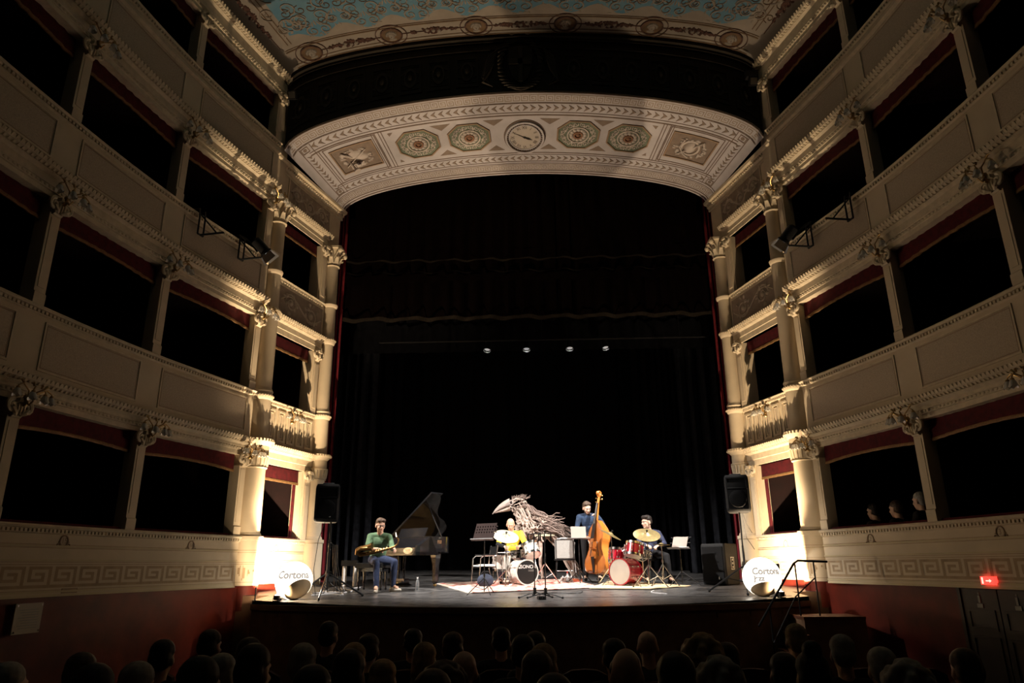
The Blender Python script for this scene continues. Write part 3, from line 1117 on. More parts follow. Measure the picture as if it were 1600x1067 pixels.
for nm, ang, l, w in (('minute_hand', 50 / 60, 0.29, 0.010), ('hour_hand', 3.83 / 12, 0.2, 0.018)):
    a = PI / 2 - 2 * PI * ang
    d = (math.cos(a), math.sin(a))
    b = MB()
    pts = [(-0.05, -w), (l * 0.5, -w * (1.0 if w < 0.015 else 1.8)), (l, 0), (l * 0.5, w * (1.0 if w < 0.015 else 1.8)), (-0.05, w)]
    b.poly(CU, [(x * d[0] - y * d[1], -(x * d[1] + y * d[0])) for x, y in pts], 0.042, 0.036)
    b.build(nm, M['ink'], ck, smooth=0)
b = MB()
b.disc(CU, 0, 0, 0.03, 0.03, 0.046, 12)
b.build('hand_pin', M['ink'], ck, smooth=0)


# dark frieze facing the hall, between the vault's front arch and the ceiling
def _cc(th):
    return 5.22 * np.sin(th) ** (2 / 1.9), 12.12 + 1.05 * np.cos(th) ** (2 / 1.9)


def frieze(a, w, o):
    th = float(np.interp(min(1, abs(a)), _AL, _TH))
    x0, z0 = _arc(th, 0.0)
    x1, z1 = _cc(th)
    return Vector((math.copysign(x0 + (x1 - x0) * w, a), 13.29 - o, z0 + (z1 - z0) * w))


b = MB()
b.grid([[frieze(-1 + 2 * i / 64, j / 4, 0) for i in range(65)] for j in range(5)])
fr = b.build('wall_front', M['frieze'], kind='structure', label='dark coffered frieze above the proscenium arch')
b = MB()
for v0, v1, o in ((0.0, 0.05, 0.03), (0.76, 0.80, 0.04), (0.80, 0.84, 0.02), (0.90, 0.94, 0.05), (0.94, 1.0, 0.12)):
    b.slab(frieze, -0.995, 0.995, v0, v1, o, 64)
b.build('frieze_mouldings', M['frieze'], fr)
for sgn in (-1, 1):
    for k in range(7):
        a = sgn * (0.215 + 0.117 * k)
        b = MB()
        b.frame(frieze, a - 0.046, a + 0.046, 0.14, 0.68, 0.05, 0.02, 2, 0.008)
        pn = b.build('frieze_panel', M['frieze'], fr, smooth=0)
        b = MB()
        b.ring(frieze, a, 0.41, 0.026, 0.17, 0.25, 0.03, 18)
        b.bump(frieze, a, 0.41, 0.011, 0.07, 0.04, 8)
        for i in range(8):
            t = 2 * PI * (i + 0.5) / 8
            b.bump(frieze, a + 0.036 * math.cos(t), 0.41 + 0.21 * math.sin(t), 0.008, 0.035, 0.02, 6, t)
        b.build('rosette', M['frieze2'], pn)
# crest: shield with a cross, wreath and wings
b = MB()
b.poly(frieze, [(-0.045, 0.78), (0.045, 0.78), (0.047, 0.45), (0.03, 0.22), (0.0, 0.10), (-0.03, 0.22), (-0.047, 0.45)], 0.08)
sh = b.build('crest', M['frieze'], fr, smooth=0)
b = MB()
b.slab(frieze, -0.009, 0.009, 0.14, 0.77, 0.11, base=0.08)
b.slab(frieze, -0.045, 0.045, 0.45, 0.55, 0.11, base=0.08)
b.build('cross', M['frieze2'], sh, smooth=0)
b = MB()
b.ring(frieze, 0, 0.48, 0.085, 0.47, 0.14, 0.07, 32)
for i in range(34):
    t = 2 * PI * i / 34
    b.bump(frieze, 0.079 * math.cos(t), 0.48 + 0.44 * math.sin(t), 0.012, 0.04, 0.04, 6, t, 0.06)
for sgn in (-1, 1):
    for i in range(8):
        b.tube([frieze(sgn * (0.09 + 0.004 * i), 0.75 - 0.05 * i, 0.04), frieze(sgn * (0.13 + 0.003 * i), 0.60 - 0.06 * i, 0.05), frieze(sgn * (0.155 - 0.006 * i), 0.28 - 0.025 * i, 0.03)], [0.03, 0.03, 0.012], 6)
for i in (-1, 0, 1):
    b.bump(frieze, i * 0.03, 1.0 + (0.05 if i == 0 else 0.02), 0.02, 0.08, 0.10, 8, 0, 0.05)
b.build('wreath_and_wings', M['frieze2'], sh)


# ceiling, painted vault over the hall
def ceiling(a, y, o):
    th = float(np.interp(min(1, abs(a)), _AL, _TH))
    hw = float(np.interp(-y, [-13.3, -13.05, -10.57, -8.29, -6.0, -3.7, 1.0], [5.22, 5.24, 5.88, 6.23, 6.4, 6.4, 6.2]))
    x, z = hw * math.sin(th) ** (2 / 1.9), 12.12 + 1.05 * math.cos(th) ** (2 / 1.9)
    return Vector((math.copysign(x, a) * (1 - 0.0 * o), y, z - o))


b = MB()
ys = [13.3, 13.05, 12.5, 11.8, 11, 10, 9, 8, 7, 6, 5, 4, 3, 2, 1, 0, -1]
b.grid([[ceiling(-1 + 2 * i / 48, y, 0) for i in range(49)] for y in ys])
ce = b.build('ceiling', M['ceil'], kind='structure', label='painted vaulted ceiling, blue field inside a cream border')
b = MB()
ybl = lambda a: 12.46 - 0.15 * math.cos(a * PI * 9) - 0.12 * (abs(a) > 0.8)
rows = []
for j in range(12):
    r = []
    for i in range(81):
        a = -0.86 + 1.72 * i / 80
        y1 = 12.42 + 0.13 * math.cos(a * PI * 10.5) if j == 0 else 12.2 - (j - 1) * 1.0
        am = 0.86 if j else 0.84
        r.append(ceiling(a + 0.012 * math.sin(y1 * 5) * (abs(a) > 0.84), y1, 0.004))
    rows.append(r)
b.grid(rows)
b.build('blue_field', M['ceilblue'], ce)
b = MB()
for y, w in ((13.16, 0.025), (13.06, 0.015), (12.68, 0.03), (12.62, 0.015)):
    b.slab(ceiling, -0.93, 0.93, y - w, y, 0.012, 48)
for sgn in (-1, 1):
    for a in (0.885, 0.90, 0.975, 0.985):
        rows = [[ceiling(sgn * a, y, 0.012) for y in ys[2:]], [ceiling(sgn * (a + 0.004), y, 0.012) for y in ys[2:]]]
        b.grid(rows)
b.build('border_lines', M['bronze'], ce, smooth=0, kind='stuff')
# scroll ornament along the edge of the blue field
b = MB()
q = random.Random(11)
cm = lambda x, y, o: ceiling(x / 5.6, y, o)
for k in range(-9, 10):
    x = k * 0.53
    yb = 12.35 + 0.12 * math.cos(x / 5.6 * PI * 10.5)
    for d in (-1, 1):
        sp = spiral(x + d * 0.13, yb - 0.12, 0.14, 1.4, -PI / 2, d, 16)
        b.tube([cm(u, v, 0.012) for u, v in sp], [0.022 - 0.0008 * i for i in range(17)], 5)
        sp = spiral(x + d * 0.2, yb - 0.5 - 0.1 * (k % 2), 0.17, 1.5, PI / 2, -d, 16)
        b.tube([cm(u, v, 0.012) for u, v in sp], [0.020 - 0.0008 * i for i in range(17)], 5)
    for j in range(5):
        b.bump(cm, x + 0.07 * (j - 2), yb - 0.32 + 0.03 * abs(j - 2), 0.022, 0.085, 0.02, 6, -0.35 * (j - 2))
    for j in range(6):
        b.bump(cm, x + q.uniform(-0.25, 0.25), yb + q.uniform(-0.1, 0.1), 0.05, 0.02, 0.015, 6, q.uniform(0, PI))
for sgn in (-1, 1):
    for k in range(12):
        y = 12.0 - 0.8 * k
        for d in (-1, 1):
            sp = spiral(0, 0, 0.2, 1.4, 0, d, 16)
            b.tube([ceiling(sgn * (0.83 - (v + d * 0.1) / 5.6), y + u, 0.012) for u, v in sp], 0.02, 5)
b.build('scroll_ornament', M['ceil'], ce, kind='stuff')
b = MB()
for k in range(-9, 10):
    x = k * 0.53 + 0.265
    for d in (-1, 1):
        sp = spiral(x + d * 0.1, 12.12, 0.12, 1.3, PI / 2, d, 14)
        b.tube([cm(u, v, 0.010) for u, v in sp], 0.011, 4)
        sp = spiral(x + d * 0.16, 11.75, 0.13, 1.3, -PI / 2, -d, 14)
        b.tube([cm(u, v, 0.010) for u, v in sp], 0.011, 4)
b.build('dark_scrolls', M['bronze'], ce, kind='stuff')  # thin brown scrolls between the cream ones
# medallions with heads and garlands between them
MX = [-4.72, -2.84, -0.93, 0.98, 2.90, 4.70]
for i, x in enumerate(MX):
    y = 12.88 - (0.0 if abs(x) < 4 else -0.02)
    b = MB()
    b.disc(cm_ := (lambda u, v, o: ceiling(u / 5.6, v, o)), x * 1.0, y, 0.22, 0.2, 0.012, 28)
    md = b.build('medallion', M['bronze'], ce, smooth=0)
    b = MB()
    b.ring(cm_, x, y, 0.25, 0.225, 0.12, 0.03, 28)
    b.ring(cm_, x, y, 0.36, 0.31, 0.05, 0.02, 28)
    b.build('medallion_ring', M['garland'], md)
    b = MB()
    b.bump(cm_, x, y + 0.01, 0.085, 0.10, 0.06, 12)
    for j in range(9):
        t = PI + PI * j / 8
        b.bump(cm_, x + 0.10 * math.cos(t), y - 0.01 + 0.09 * math.sin(t), 0.035, 0.035, 0.05, 6)
    b.bump(cm_, x, y + 0.13, 0.10, 0.04, 0.04, 10)
    b.bump(cm_, x, y + 0.01, 0.02, 0.035, 0.085, 6)
    b.build('painted_head', M['ceil'], md)
    if i < 5:
        xm = (MX[i] + MX[i + 1]) / 2
        b = MB()
        b.tube([cm_(MX[i] + 0.25 + (MX[i + 1] - MX[i] - 0.5) * j / 10, y, 0.01) for j in range(11)], 0.012, 5)
        for j in range(60):
            t = q.uniform(-1, 1)
            b.bump(cm_, xm + t * 0.52, y + q.uniform(-1, 1) * 0.085 * (1 - abs(t) * 0.85), 0.05, 0.03, 0.035, 6, q.uniform(0, PI))
        gl = b.build('garland', M['garland'], ce)
        b = MB()
        for j in range(3):
            b.bump(cm_, xm + (j - 1) * 0.13, y + q.uniform(-0.03, 0.03), 0.05, 0.045, 0.06, 8)
        b.build('flower', M['ceil'], gl)
for sgn in (-1, 1):
    for k in range(5):
        y0 = 11.6 - 2.0 * k
        b = MB()
        sm = lambda u, v, o: ceiling(sgn * (0.937 + u / 5.6), v, o)
        b.tube([sm(0, y0 + 0.9 - 1.8 * j / 10, 0.01) for j in range(11)], 0.012, 5)
        for j in range(50):
            t = q.uniform(-1, 1)
            b.bump(sm, q.uniform(-1, 1) * 0.07 * (1 - abs(t) * 0.85), y0 + t * 0.55, 0.03, 0.05, 0.03, 6, q.uniform(0, PI))
        b.build('garland', M['garland'], ce)
# ------------------------------------------------------------------ hall floor, stage, curtains
def stage_mat():
    m = bpy.data.materials.new('black_stage_floor')
    m.use_nodes = True
    nt = m.node_tree
    b = nt.nodes['Principled BSDF']
    tc = nt.nodes.new('ShaderNodeTexCoord')
    mp = nt.nodes.new('ShaderNodeMapping')
    mp.inputs['Scale'].default_value = (0.8, 5.0, 1)
    n = nt.nodes.new('ShaderNodeTexNoise')
    n.inputs['Scale'].default_value = 4.5
    n.inputs['Detail'].default_value = 8
    n.inputs['Roughness'].default_value = 0.7
    r = nt.nodes.new('ShaderNodeValToRGB')
    r.color_ramp.elements[0].color = (0.012, 0.0118, 0.012, 1)
    r.color_ramp.elements[1].color = (0.17, 0.165, 0.165, 1)
    r.color_ramp.elements[0].position = 0.40
    r.color_ramp.elements[1].position = 0.70
    nt.links.new(tc.outputs['Object'], mp.inputs['Vector'])
    nt.links.new(mp.outputs['Vector'], n.inputs['Vector'])
    nt.links.new(n.outputs['Fac'], r.inputs['Fac'])
    nt.links.new(r.outputs['Color'], b.inputs['Base Color'])
    r2 = nt.nodes.new('ShaderNodeMapRange')
    r2.inputs['To Min'].default_value = 0.12
    r2.inputs['To Max'].default_value = 0.5
    nt.links.new(n.outputs['Fac'], r2.inputs['Value'])
    nt.links.new(r2.outputs['Result'], b.inputs['Roughness'])
    return m


M['stage'] = stage_mat()
M['hallfloor'] = mat('hall_floor', (0.045, 0.018, 0.012), 0.6, noise=0.2)
b = MB()
b.grid([[(-8.5, y, -0.15), (8.5, y, -0.15)] for y in (-3, 6, 13.4)])
b.build('floor', M['hallfloor'], kind='structure', label='dark floor of the stalls')
XE = 4.66


def edge_y(x):
    return 11.15 + 1.36 * (x / 4.6) ** 2


b = MB()
xs = [-XE + 2 * XE * i / 40 for i in range(41)]
ysr = [0, 0.04, 0.12, 0.25, 0.45, 0.7, 1.0]
rows = []
for k in ysr:
    rows.append([(x, edge_y(x) + (13.35 - edge_y(x)) * k, stage_z(edge_y(x) + (13.35 - edge_y(x)) * k)) for x in xs])
b.grid(rows)
b.grid([[(-5.6, 13.35, stage_z(13.35)), (5.6, 13.35, stage_z(13.35))], [(-5.6, 16, stage_z(16)), (5.6, 16, stage_z(16))]])
b.grid([[(-10, 16, stage_z(16)), (10, 16, stage_z(16))], [(-10, 22, stage_z(22)), (10, 22, stage_z(22))]])
st = b.build('floor_stage', M['stage'], kind='structure', label='raked black stage floor with a curved front edge')
# seams of the dance floor sheets
b = MB()
for y in (12.6, 13.9, 15.3, 16.9, 18.6):
    b.box(-4.4, 4.4, y, y + 0.012, stage_z(y) - 0.002, stage_z(y) + 0.003)
b.build('floor_seam', M['plastic'], st, smooth=0)
b = MB()
b.grid([[(x, edge_y(x) - 0.05, 1.055) for x in xs], [(x, edge_y(x) - 0.05, 0.97) for x in xs], [(x, edge_y(x) + 0.02, 0.95) for x in xs]])
b.grid([[(x, edge_y(x) - 0.05, 1.055) for x in xs], [(x, edge_y(x) + 0.03, 1.053) for x in xs]])
b.build('stage_lip', M['stagewood'], st)
b = MB()
b.grid([[(x, edge_y(x) + 0.02, 0.97) for x in xs], [(x, edge_y(x) + 0.02, -0.15) for x in xs]])
for sgn in (-1, 1):
    b.grid([[(sgn * XE, edge_y(XE) + 0.02, 1.12), (sgn * XE, 13.4, stage_z(13.4))], [(sgn * XE, edge_y(XE), -0.15), (sgn * XE, 13.4, -0.15)]])
    b.grid([[(sgn * XE, 13.36, stage_z(13.3)), (sgn * 5.6, 13.36, stage_z(13.3))], [(sgn * XE, 13.36, -0.15), (sgn * 5.6, 13.36, -0.15)]])
b.build('stage_front', M['stagewood'], st)
b = MB()
n = 16
for i in range(n):
    x0, x1 = -XE + 2 * XE * i / n + 0.02, -XE + 2 * XE * (i + 1) / n - 0.02
    P_ = lambda u, v, o: (u, edge_y(u) + 0.02 - o, v)
    b.slab(P_, x0, x1, 0.86, 0.93, 0.02, 3)
b.build('front_board', M['stagewood'], st)

# masking walls behind the proscenium
b = MB()
for sgn in (-1, 1):
    b.box(min(sgn * 4.72, sgn * 9), max(sgn * 4.72, sgn * 9), 16.0, 16.1, 1.0, 13.2)
b.box(-9, 9, 16.0, 16.1, 11.3, 13.2)
b.build('wall_stage', M['backdrop'], smooth=0, kind='structure', label='black rear of the proscenium wall')


b = MB()
b.box(-9, 9, 16.1, 21.5, 13.15, 13.3)
b.build('ceiling_stage', M['backdrop'], smooth=0, kind='structure', label='black grid above the stage')


def drape(name, material, x0, x1, y, z0, z1, folds, amp, label, cat, group=None, dx=0.0, fade=0.3, seed=1, ztop=None):
    q = random.Random(seed)
    n = folds * 8
    ph = [q.uniform(-0.4, 0.4) for _ in range(folds + 2)]
    am = [q.uniform(0.6, 1.3) for _ in range(folds + 2)]
    b = MB()
    rows = []
    for j in range(9):
        t = j / 8
        r = []
        for i in range(n + 1):
            u = i / n
            f = u * folds
            k = int(f)
            a = amp * am[k] * (0.6 + 0.4 * t) * math.sin(2 * PI * (f + ph[k] * math.sin(PI * (f - k))))
            r.append((x0 + (x1 - x0) * u + dx * t, y + a, z1 + (z0 - z1) * t))
        rows.append(r)
    b.grid(rows)
    b.grid([[(p[0], p[1] + 0.02, p[2]) for p in r] for r in rows])
    return b.build(name, material, label=label, cat=cat, group=group, smooth=80)


# raised front curtain with its fringe
o = drape('stage_valance', M['darkred'], -4.9, 4.9, 16.42, 7.5, 13.15, 26, 0.06, 'dark raised house curtain hanging across the top of the stage opening', 'curtain', seed=2)
for z, zz, ma in ((7.40, 7.50, 'dullgold'), (8.42, 8.62, 'darkred'), (8.98, 9.03, 'dullgold'), (8.68, 8.70, 'dullgold')):
    b = MB()
    n = 120
    b.grid([[(-4.85 + 9.7 * i / n, 16.32 + 0.03 * math.sin(i * 1.1), zz + 0.025 * math.sin(i * 0.55)) for i in range(n + 1)], [(-4.85 + 9.7 * i / n, 16.31 + 0.03 * math.sin(i * 1.1), z + 0.03 * math.sin(i * 0.55 + 0.4)) for i in range(n + 1)]])
    b.build('gold_fringe' if ma == 'dullgold' else 'swag_band', M[ma], o)
for sgn, sd in ((-1, 'left'), (1, 'right')):
    x0, x1 = (4.52, 4.86)
    drape('red_curtain', M['redcurtain'], min(sgn * x0, sgn * x1), max(sgn * x0, sgn * x1), 16.22, stage_z(16.22) + 0.02, 12.0, 4, 0.04, 'narrow edge of red house curtain just behind the %s inner column' % sd, 'curtain', seed=5)
drape('black_border', M['blackdrape'], -6.2, 6.2, 17.7, 7.0, 13.15, 30, 0.05, 'black border curtain hung high behind the gold-fringed house curtain', 'curtain', seed=3)
drape('side_curtain', M['serge'], -6.2, -4.05, 18.4, stage_z(18.4) + 0.01, 13.15, 8, 0.09, 'black leg curtain at the left of the stage behind the loudspeaker', 'curtain', seed=4)
drape('side_curtain', M['serge'], 3.95, 6.2, 18.5, stage_z(18.5) + 0.01, 13.15, 8, 0.09, 'black leg curtain at the right of the stage behind the subwoofer', 'curtain', seed=6)
drape('backdrop', M['backdrop'], -7.5, 7.5, 20.6, stage_z(20.6) + 0.01, 13.15, 34, 0.05, 'black backdrop curtain across the rear of the stage', 'curtain', seed=8)
drape('side_curtain', M['blackdrape'], 2.9, 4.4, 19.6, stage_z(19.6) + 0.01, 13.15, 6, 0.08, 'black leg curtain further back on the right side of the stage', 'curtain', seed=9)
drape('side_curtain', M['blackdrape'], -5.6, -3.6, 19.6, stage_z(19.6) + 0.01, 13.15, 6, 0.08, 'black leg curtain further back on the left side of the stage', 'curtain', seed=10)


# ------------------------------------------------------------------ glowing balls and floor uplights
M['balloon'] = mat('glowing_balloon', (0.85, 0.80, 0.70), 0.5, noise=0.01, emit=(1.0, 0.91, 0.77), estr=3)
M['balloonshade'] = mat('shaded_balloon', (0.42, 0.32, 0.2), 0.7, noise=0.1)  # beige tone for the shaded part of the balls
M['ballprint'] = mat('balloon_print', (0.006, 0.005, 0.004), 0.9, spec=0.0, emit=(0.8, 0.7, 0.6), estr=0.62)


def glow_ball(x, y, label, capdir, words, yaw):
    zc = stage_z(y) + 0.305
    e = empty('glow_ball', (x, y, stage_z(y)), 0, label, 'lamp', 'glowing festival balls')
    R = 0.312
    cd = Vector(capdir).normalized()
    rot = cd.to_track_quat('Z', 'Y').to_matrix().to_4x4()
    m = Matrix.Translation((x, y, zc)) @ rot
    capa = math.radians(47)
    b = MB()
    b.lathe([(R * math.sin(capa + (PI - capa) * i / 26), R * math.cos(capa + (PI - capa) * i / 26)) for i in range(27)], m, 40, cap=False)
    b.build('globe', M['balloon'], e, smooth=80)
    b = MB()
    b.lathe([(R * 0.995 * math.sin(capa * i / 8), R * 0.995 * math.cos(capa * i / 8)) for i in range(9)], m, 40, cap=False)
    b.build('shaded_cap', M['balloonshade'], e, smooth=80)  # shade on the ball's lower side, put in as a darker cap
    for w, size, dz, dx in words:
        t = text_mb(w, size, 0.001, 0.006)

        def wrap(px, py, pz):
            a = yaw + (px + dx) / R * 1.0
            el = math.asin(max(-0.95, min(0.95, (py + dz) / R)))
            r = R + 0.003 + pz
            return (x + r * math.cos(el) * math.sin(a), y - r * math.cos(el) * math.cos(a), zc + r * math.sin(el))
        remap(t, wrap).build('printed_word', M['ballprint'], e, smooth=0)
    return e


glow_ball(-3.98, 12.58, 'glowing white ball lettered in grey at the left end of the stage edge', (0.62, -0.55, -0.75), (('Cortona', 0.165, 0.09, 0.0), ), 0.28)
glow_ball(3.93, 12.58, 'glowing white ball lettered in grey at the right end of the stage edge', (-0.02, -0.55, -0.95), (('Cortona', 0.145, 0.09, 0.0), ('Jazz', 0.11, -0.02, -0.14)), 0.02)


def uplight(x, y, z, label, rz, doors=()):
    e = empty('floor_uplight', (x, y, z), rz, label, 'floor lamp', 'floor uplights by the glowing balls')
    b = MB()
    b.lathe([(0.0, 0.0), (0.05, 0.0), (0.055, 0.02), (0.055, 0.07), (0.045, 0.075)], Matrix.Translation((0, 0, 0.02)), 16)
    b.box(-0.05, 0.05, -0.05, 0.05, 0.0, 0.012)
    child('lamp_can', b.mesh('lamp_can', M['black']), e)
    b = MB()
    b.ell((0, 0, 0.085), (0.042, 0.042, 0.02))
    child('lit_lens', b.mesh('lit_lens', M['lens']), e)
    b = MB()
    b.tube([(-0.066, 0, 0.05), (-0.066, 0, 0.005), (0.066, 0, 0.005), (0.066, 0, 0.05)], 0.006, 6)
    child('yoke', b.mesh('yoke', M['black']), e)
    for a0, a1, top in doors:  # added flags, shaped to keep the lamp's light off stage, boxes and ball
        b = MB()
        rows = []
        for zz, rr in ((0.012, 0.075), (0.09, 0.096), (top, 0.10)):
            rows.append([(rr * math.cos(math.radians(a0 + (a1 - a0) * i / 14)), rr * math.sin(math.radians(a0 + (a1 - a0) * i / 14)), zz) for i in range(15)])
        b.grid(rows)
        b.grid([[(p[0] * 1.02, p[1] * 1.02, p[2]) for p in r] for r in rows])
        child('barn_door', b.mesh('barn_door', M['black']), e)


uplight(-4.15, 12.30, stage_z(12.3), 'small floor lamp shining beside the left glowing ball', 0, ((20, 112, 0.24),))
uplight(4.13, 12.30, stage_z(12.3), 'small floor lamp shining beside the right glowing ball', 0, ((68, 160, 0.24),))
uplight(-4.38, 13.26, stage_z(13.26), 'small floor lamp behind and left of the left glowing ball, aimed at the columns', 0, ((-60, 105, 0.27), (153, 163, 0.31), (163, 270, 0.48)))
uplight(4.36, 13.26, stage_z(13.26), 'small floor lamp behind and right of the right glowing ball, aimed at the columns', 0, ((75, 240, 0.27), (17, 27, 0.31), (-90, 17, 0.48)))
b = MB()
b.cyl((-4.60, 12.52, 1.1), (-4.60, 12.52, 1.32), 0.012, n=8)
b.lathe([(0.03, 0), (0.03, 0.01), (0.014, 0.015)], Matrix.Translation((-4.60, 12.52, 1.1)), 10)
b.build('edge_post', M['black'], label='short black post at the left corner of the stage edge', cat='post')

# ------------------------------------------------------------------ steps with a handrail at the right end of the stage
sx = empty('stage_steps', (4.5, 12.0, 0), 0, 'dark wooden steps with a black handrail up to the right end of the stage', 'steps')
M['tread'] = mat('step_wood', (0.15, 0.055, 0.03), 0.55, noise=0.2)
for x0, x1, y0, y1, z in ((4.22, 5.15, 11.65, 12.35, 0.86), (4.05, 4.22, 11.45, 12.2, 0.62), (3.9, 4.05, 11.25, 12.1, 0.38)):
    b = MB()
    b.box(x0, x1, y0, y1, z - 0.04, z)
    tr = b.build('step_tread', M['tread'], sx, smooth=0)
    b = MB()
    b.box(x0 + 0.01, x1, y0 + 0.02, y1, -0.15, z - 0.04)
    b.build('step_body', M['stagewood'], sx, smooth=0)
b = MB()
b.tube([(4.78, 11.9, 1.66), (4.32, 11.9, 1.68), (4.24, 11.88, 1.63), (3.5, 11.55, 0.74)], 0.018, 8)
b.build('handrail', M['black'], sx)
b = MB()
b.tube([(4.56, 11.9, 1.42), (4.2, 11.85, 1.14), (3.72, 11.62, 0.5)], 0.011, 8)
b.build('lower_rail', M['black'], sx)
for x, y, z0, z1 in ((4.56, 11.9, 0.86, 1.66), (4.26, 11.88, 0.86, 1.64), (3.72, 11.64, -0.15, 1.0)):
    b = MB()
    b.cyl((x, y, z0), (x, y, z1), 0.013, n=8)
    b.build('rail_post', M['black'], sx)
# ------------------------------------------------------------------ instruments and gear on the stage
M.update(
    piano=mat('black_lacquer', (0.008, 0.008, 0.009), 0.14, noise=0.05, spec=0.25, coat=0.08),
    pianoin=mat('polished_lid_underside', (0.010, 0.009, 0.008), 0.10, noise=0.05, spec=0.5, coat=0.2),
    goldplate=mat('cast_gold_plate', (0.30, 0.17, 0.05), 0.35, 0.8, noise=0.2, nscale=9),
    barlens=mat('dim_lens', (0.5, 0.5, 0.5), 0.3, emit=(0.9, 0.95, 1.0), estr=0.25),
    plaque=mat('pale_gold', (0.72, 0.58, 0.34), 0.5, noise=0.1),
    wire=mat('copper_strings', (0.45, 0.25, 0.12), 0.3, 0.8),
    ivory=mat('ivory_keys', (0.75, 0.72, 0.64), 0.4, noise=0.02),
    felt=mat('red_felt', (0.25, 0.01, 0.02), 0.9),
    cymbal=mat('bronze_cymbal', (0.72, 0.56, 0.26), 0.30, 0.85, noise=0.10, nscale=18),
    cymbalb=mat('pale_cymbal', (0.85, 0.76, 0.52), 0.32, 0.7, noise=0.08, nscale=18),
    pearl=mat('white_pearl_wrap', (0.66, 0.62, 0.56), 0.35, noise=0.18, nscale=7, spec=0.5),
    redwrap=mat('red_lacquer_wrap', (0.30, 0.004, 0.014), 0.22, noise=0.12, nscale=5, spec=0.6, coat=0.5),
    headw=mat('white_drum_head', (0.78, 0.74, 0.68), 0.5, noise=0.04),
    headc=mat('grey_drum_head', (0.42, 0.37, 0.32), 0.35, noise=0.10, nscale=3, spec=0.5),
    headb=mat('black_drum_head', (0.010, 0.010, 0.010), 0.4),
    varnish=mat('orange_varnish', (0.52, 0.20, 0.035), 0.25, noise=0.16, nscale=4, spec=0.5, coat=0.4, col2=(0.42, 0.13, 0.02)),
    varnish2=mat('dark_varnish', (0.36, 0.11, 0.02), 0.28, noise=0.15, spec=0.5, coat=0.4),
    ebony=mat('ebony', (0.016, 0.011, 0.009), 0.35),
    twig=mat('driftwood', (0.50, 0.39, 0.33), 0.85, noise=0.28, nscale=10),
    twig2=mat('dark_driftwood', (0.24, 0.175, 0.15), 0.85, noise=0.3, nscale=10),
    beak=mat('pale_driftwood', (0.34, 0.28, 0.255), 0.75, noise=0.15, nscale=5),
    ampcloth=mat('silver_grille_cloth', (0.30, 0.295, 0.28), 0.7, noise=0.10, nscale=60),
    rugred=None, rugbeige=mat('beige_rug', (0.56, 0.44, 0.27), 0.95, noise=0.12, nscale=14),
    fringe=mat('rug_fringe', (0.66, 0.58, 0.48), 0.95, noise=0.1),
    desk=mat('music_desk', (0.020, 0.010, 0.009), 0.7, 0.0, noise=0.1, spec=0.08),
    bagblue=mat('dark_bag', (0.03, 0.04, 0.07), 0.8, noise=0.3),
    cable=mat('pale_cable', (0.55, 0.54, 0.55), 0.5),
    cabled=mat('dark_cable', (0.02, 0.02, 0.022), 0.5),
    orangebox=mat('orange_case', (0.45, 0.10, 0.04), 0.6),
    towel=mat('white_towel', (0.8, 0.78, 0.76), 0.9, noise=0.03),
    bottle=mat('clear_bottle', (0.6, 0.62, 0.63), 0.1, trans=0.8, spec=0.5),
    capred=mat('red_cap', (0.5, 0.02, 0.02), 0.5),
    brasslac=mat('sax_brass', (0.15, 0.08, 0.025), 0.34, 0.9, noise=0.15, nscale=9),
)


def rug_mat():
    m = bpy.data.materials.new('red_patterned_rug')
    m.use_nodes = True
    nt = m.node_tree
    b = nt.nodes['Principled BSDF']
    b.inputs['Roughness'].default_value = 0.95
    tc = nt.nodes.new('ShaderNodeTexCoord')
    v = nt.nodes.new('ShaderNodeTexVoronoi')
    v.inputs['Scale'].default_value = 9
    n = nt.nodes.new('ShaderNodeTexNoise')
    n.inputs['Scale'].default_value = 5
    mx = nt.nodes.new('ShaderNodeMath')
    mx.operation = 'MULTIPLY_ADD'
    mx.inputs[1].default_value = 0.7
    nt.links.new(tc.outputs['Object'], v.inputs['Vector'])
    nt.links.new(tc.outputs['Object'], n.inputs['Vector'])
    nt.links.new(v.outputs['Distance'], mx.inputs[0])
    nt.links.new(n.outputs['Fac'], mx.inputs[2])
    r = nt.nodes.new('ShaderNodeValToRGB')
    r.color_ramp.elements[0].color = (0.36, 0.035, 0.03, 1)
    r.color_ramp.elements[0].position = 0.62
    r.color_ramp.elements[1].color = (0.66, 0.44, 0.36, 1)
    r.color_ramp.elements[1].position = 0.95
    nt.links.new(mx.outputs[0], r.inputs['Fac'])
    nt.links.new(r.outputs['Color'], b.inputs['Base Color'])
    return m


M['rugred'] = rug_mat()


def part(b, name, m, root, smooth=40, **kw):
    o = child(name, b.mesh(name, m, smooth), root)
    tag(o, **kw)
    return o


def sub(b, name, m, par, smooth=40, **kw):
    o = child(name, b.mesh(name, m, smooth), par)
    tag(o, **kw)
    return o


def on_stage(x, y):
    return (x, y, stage_z(y))


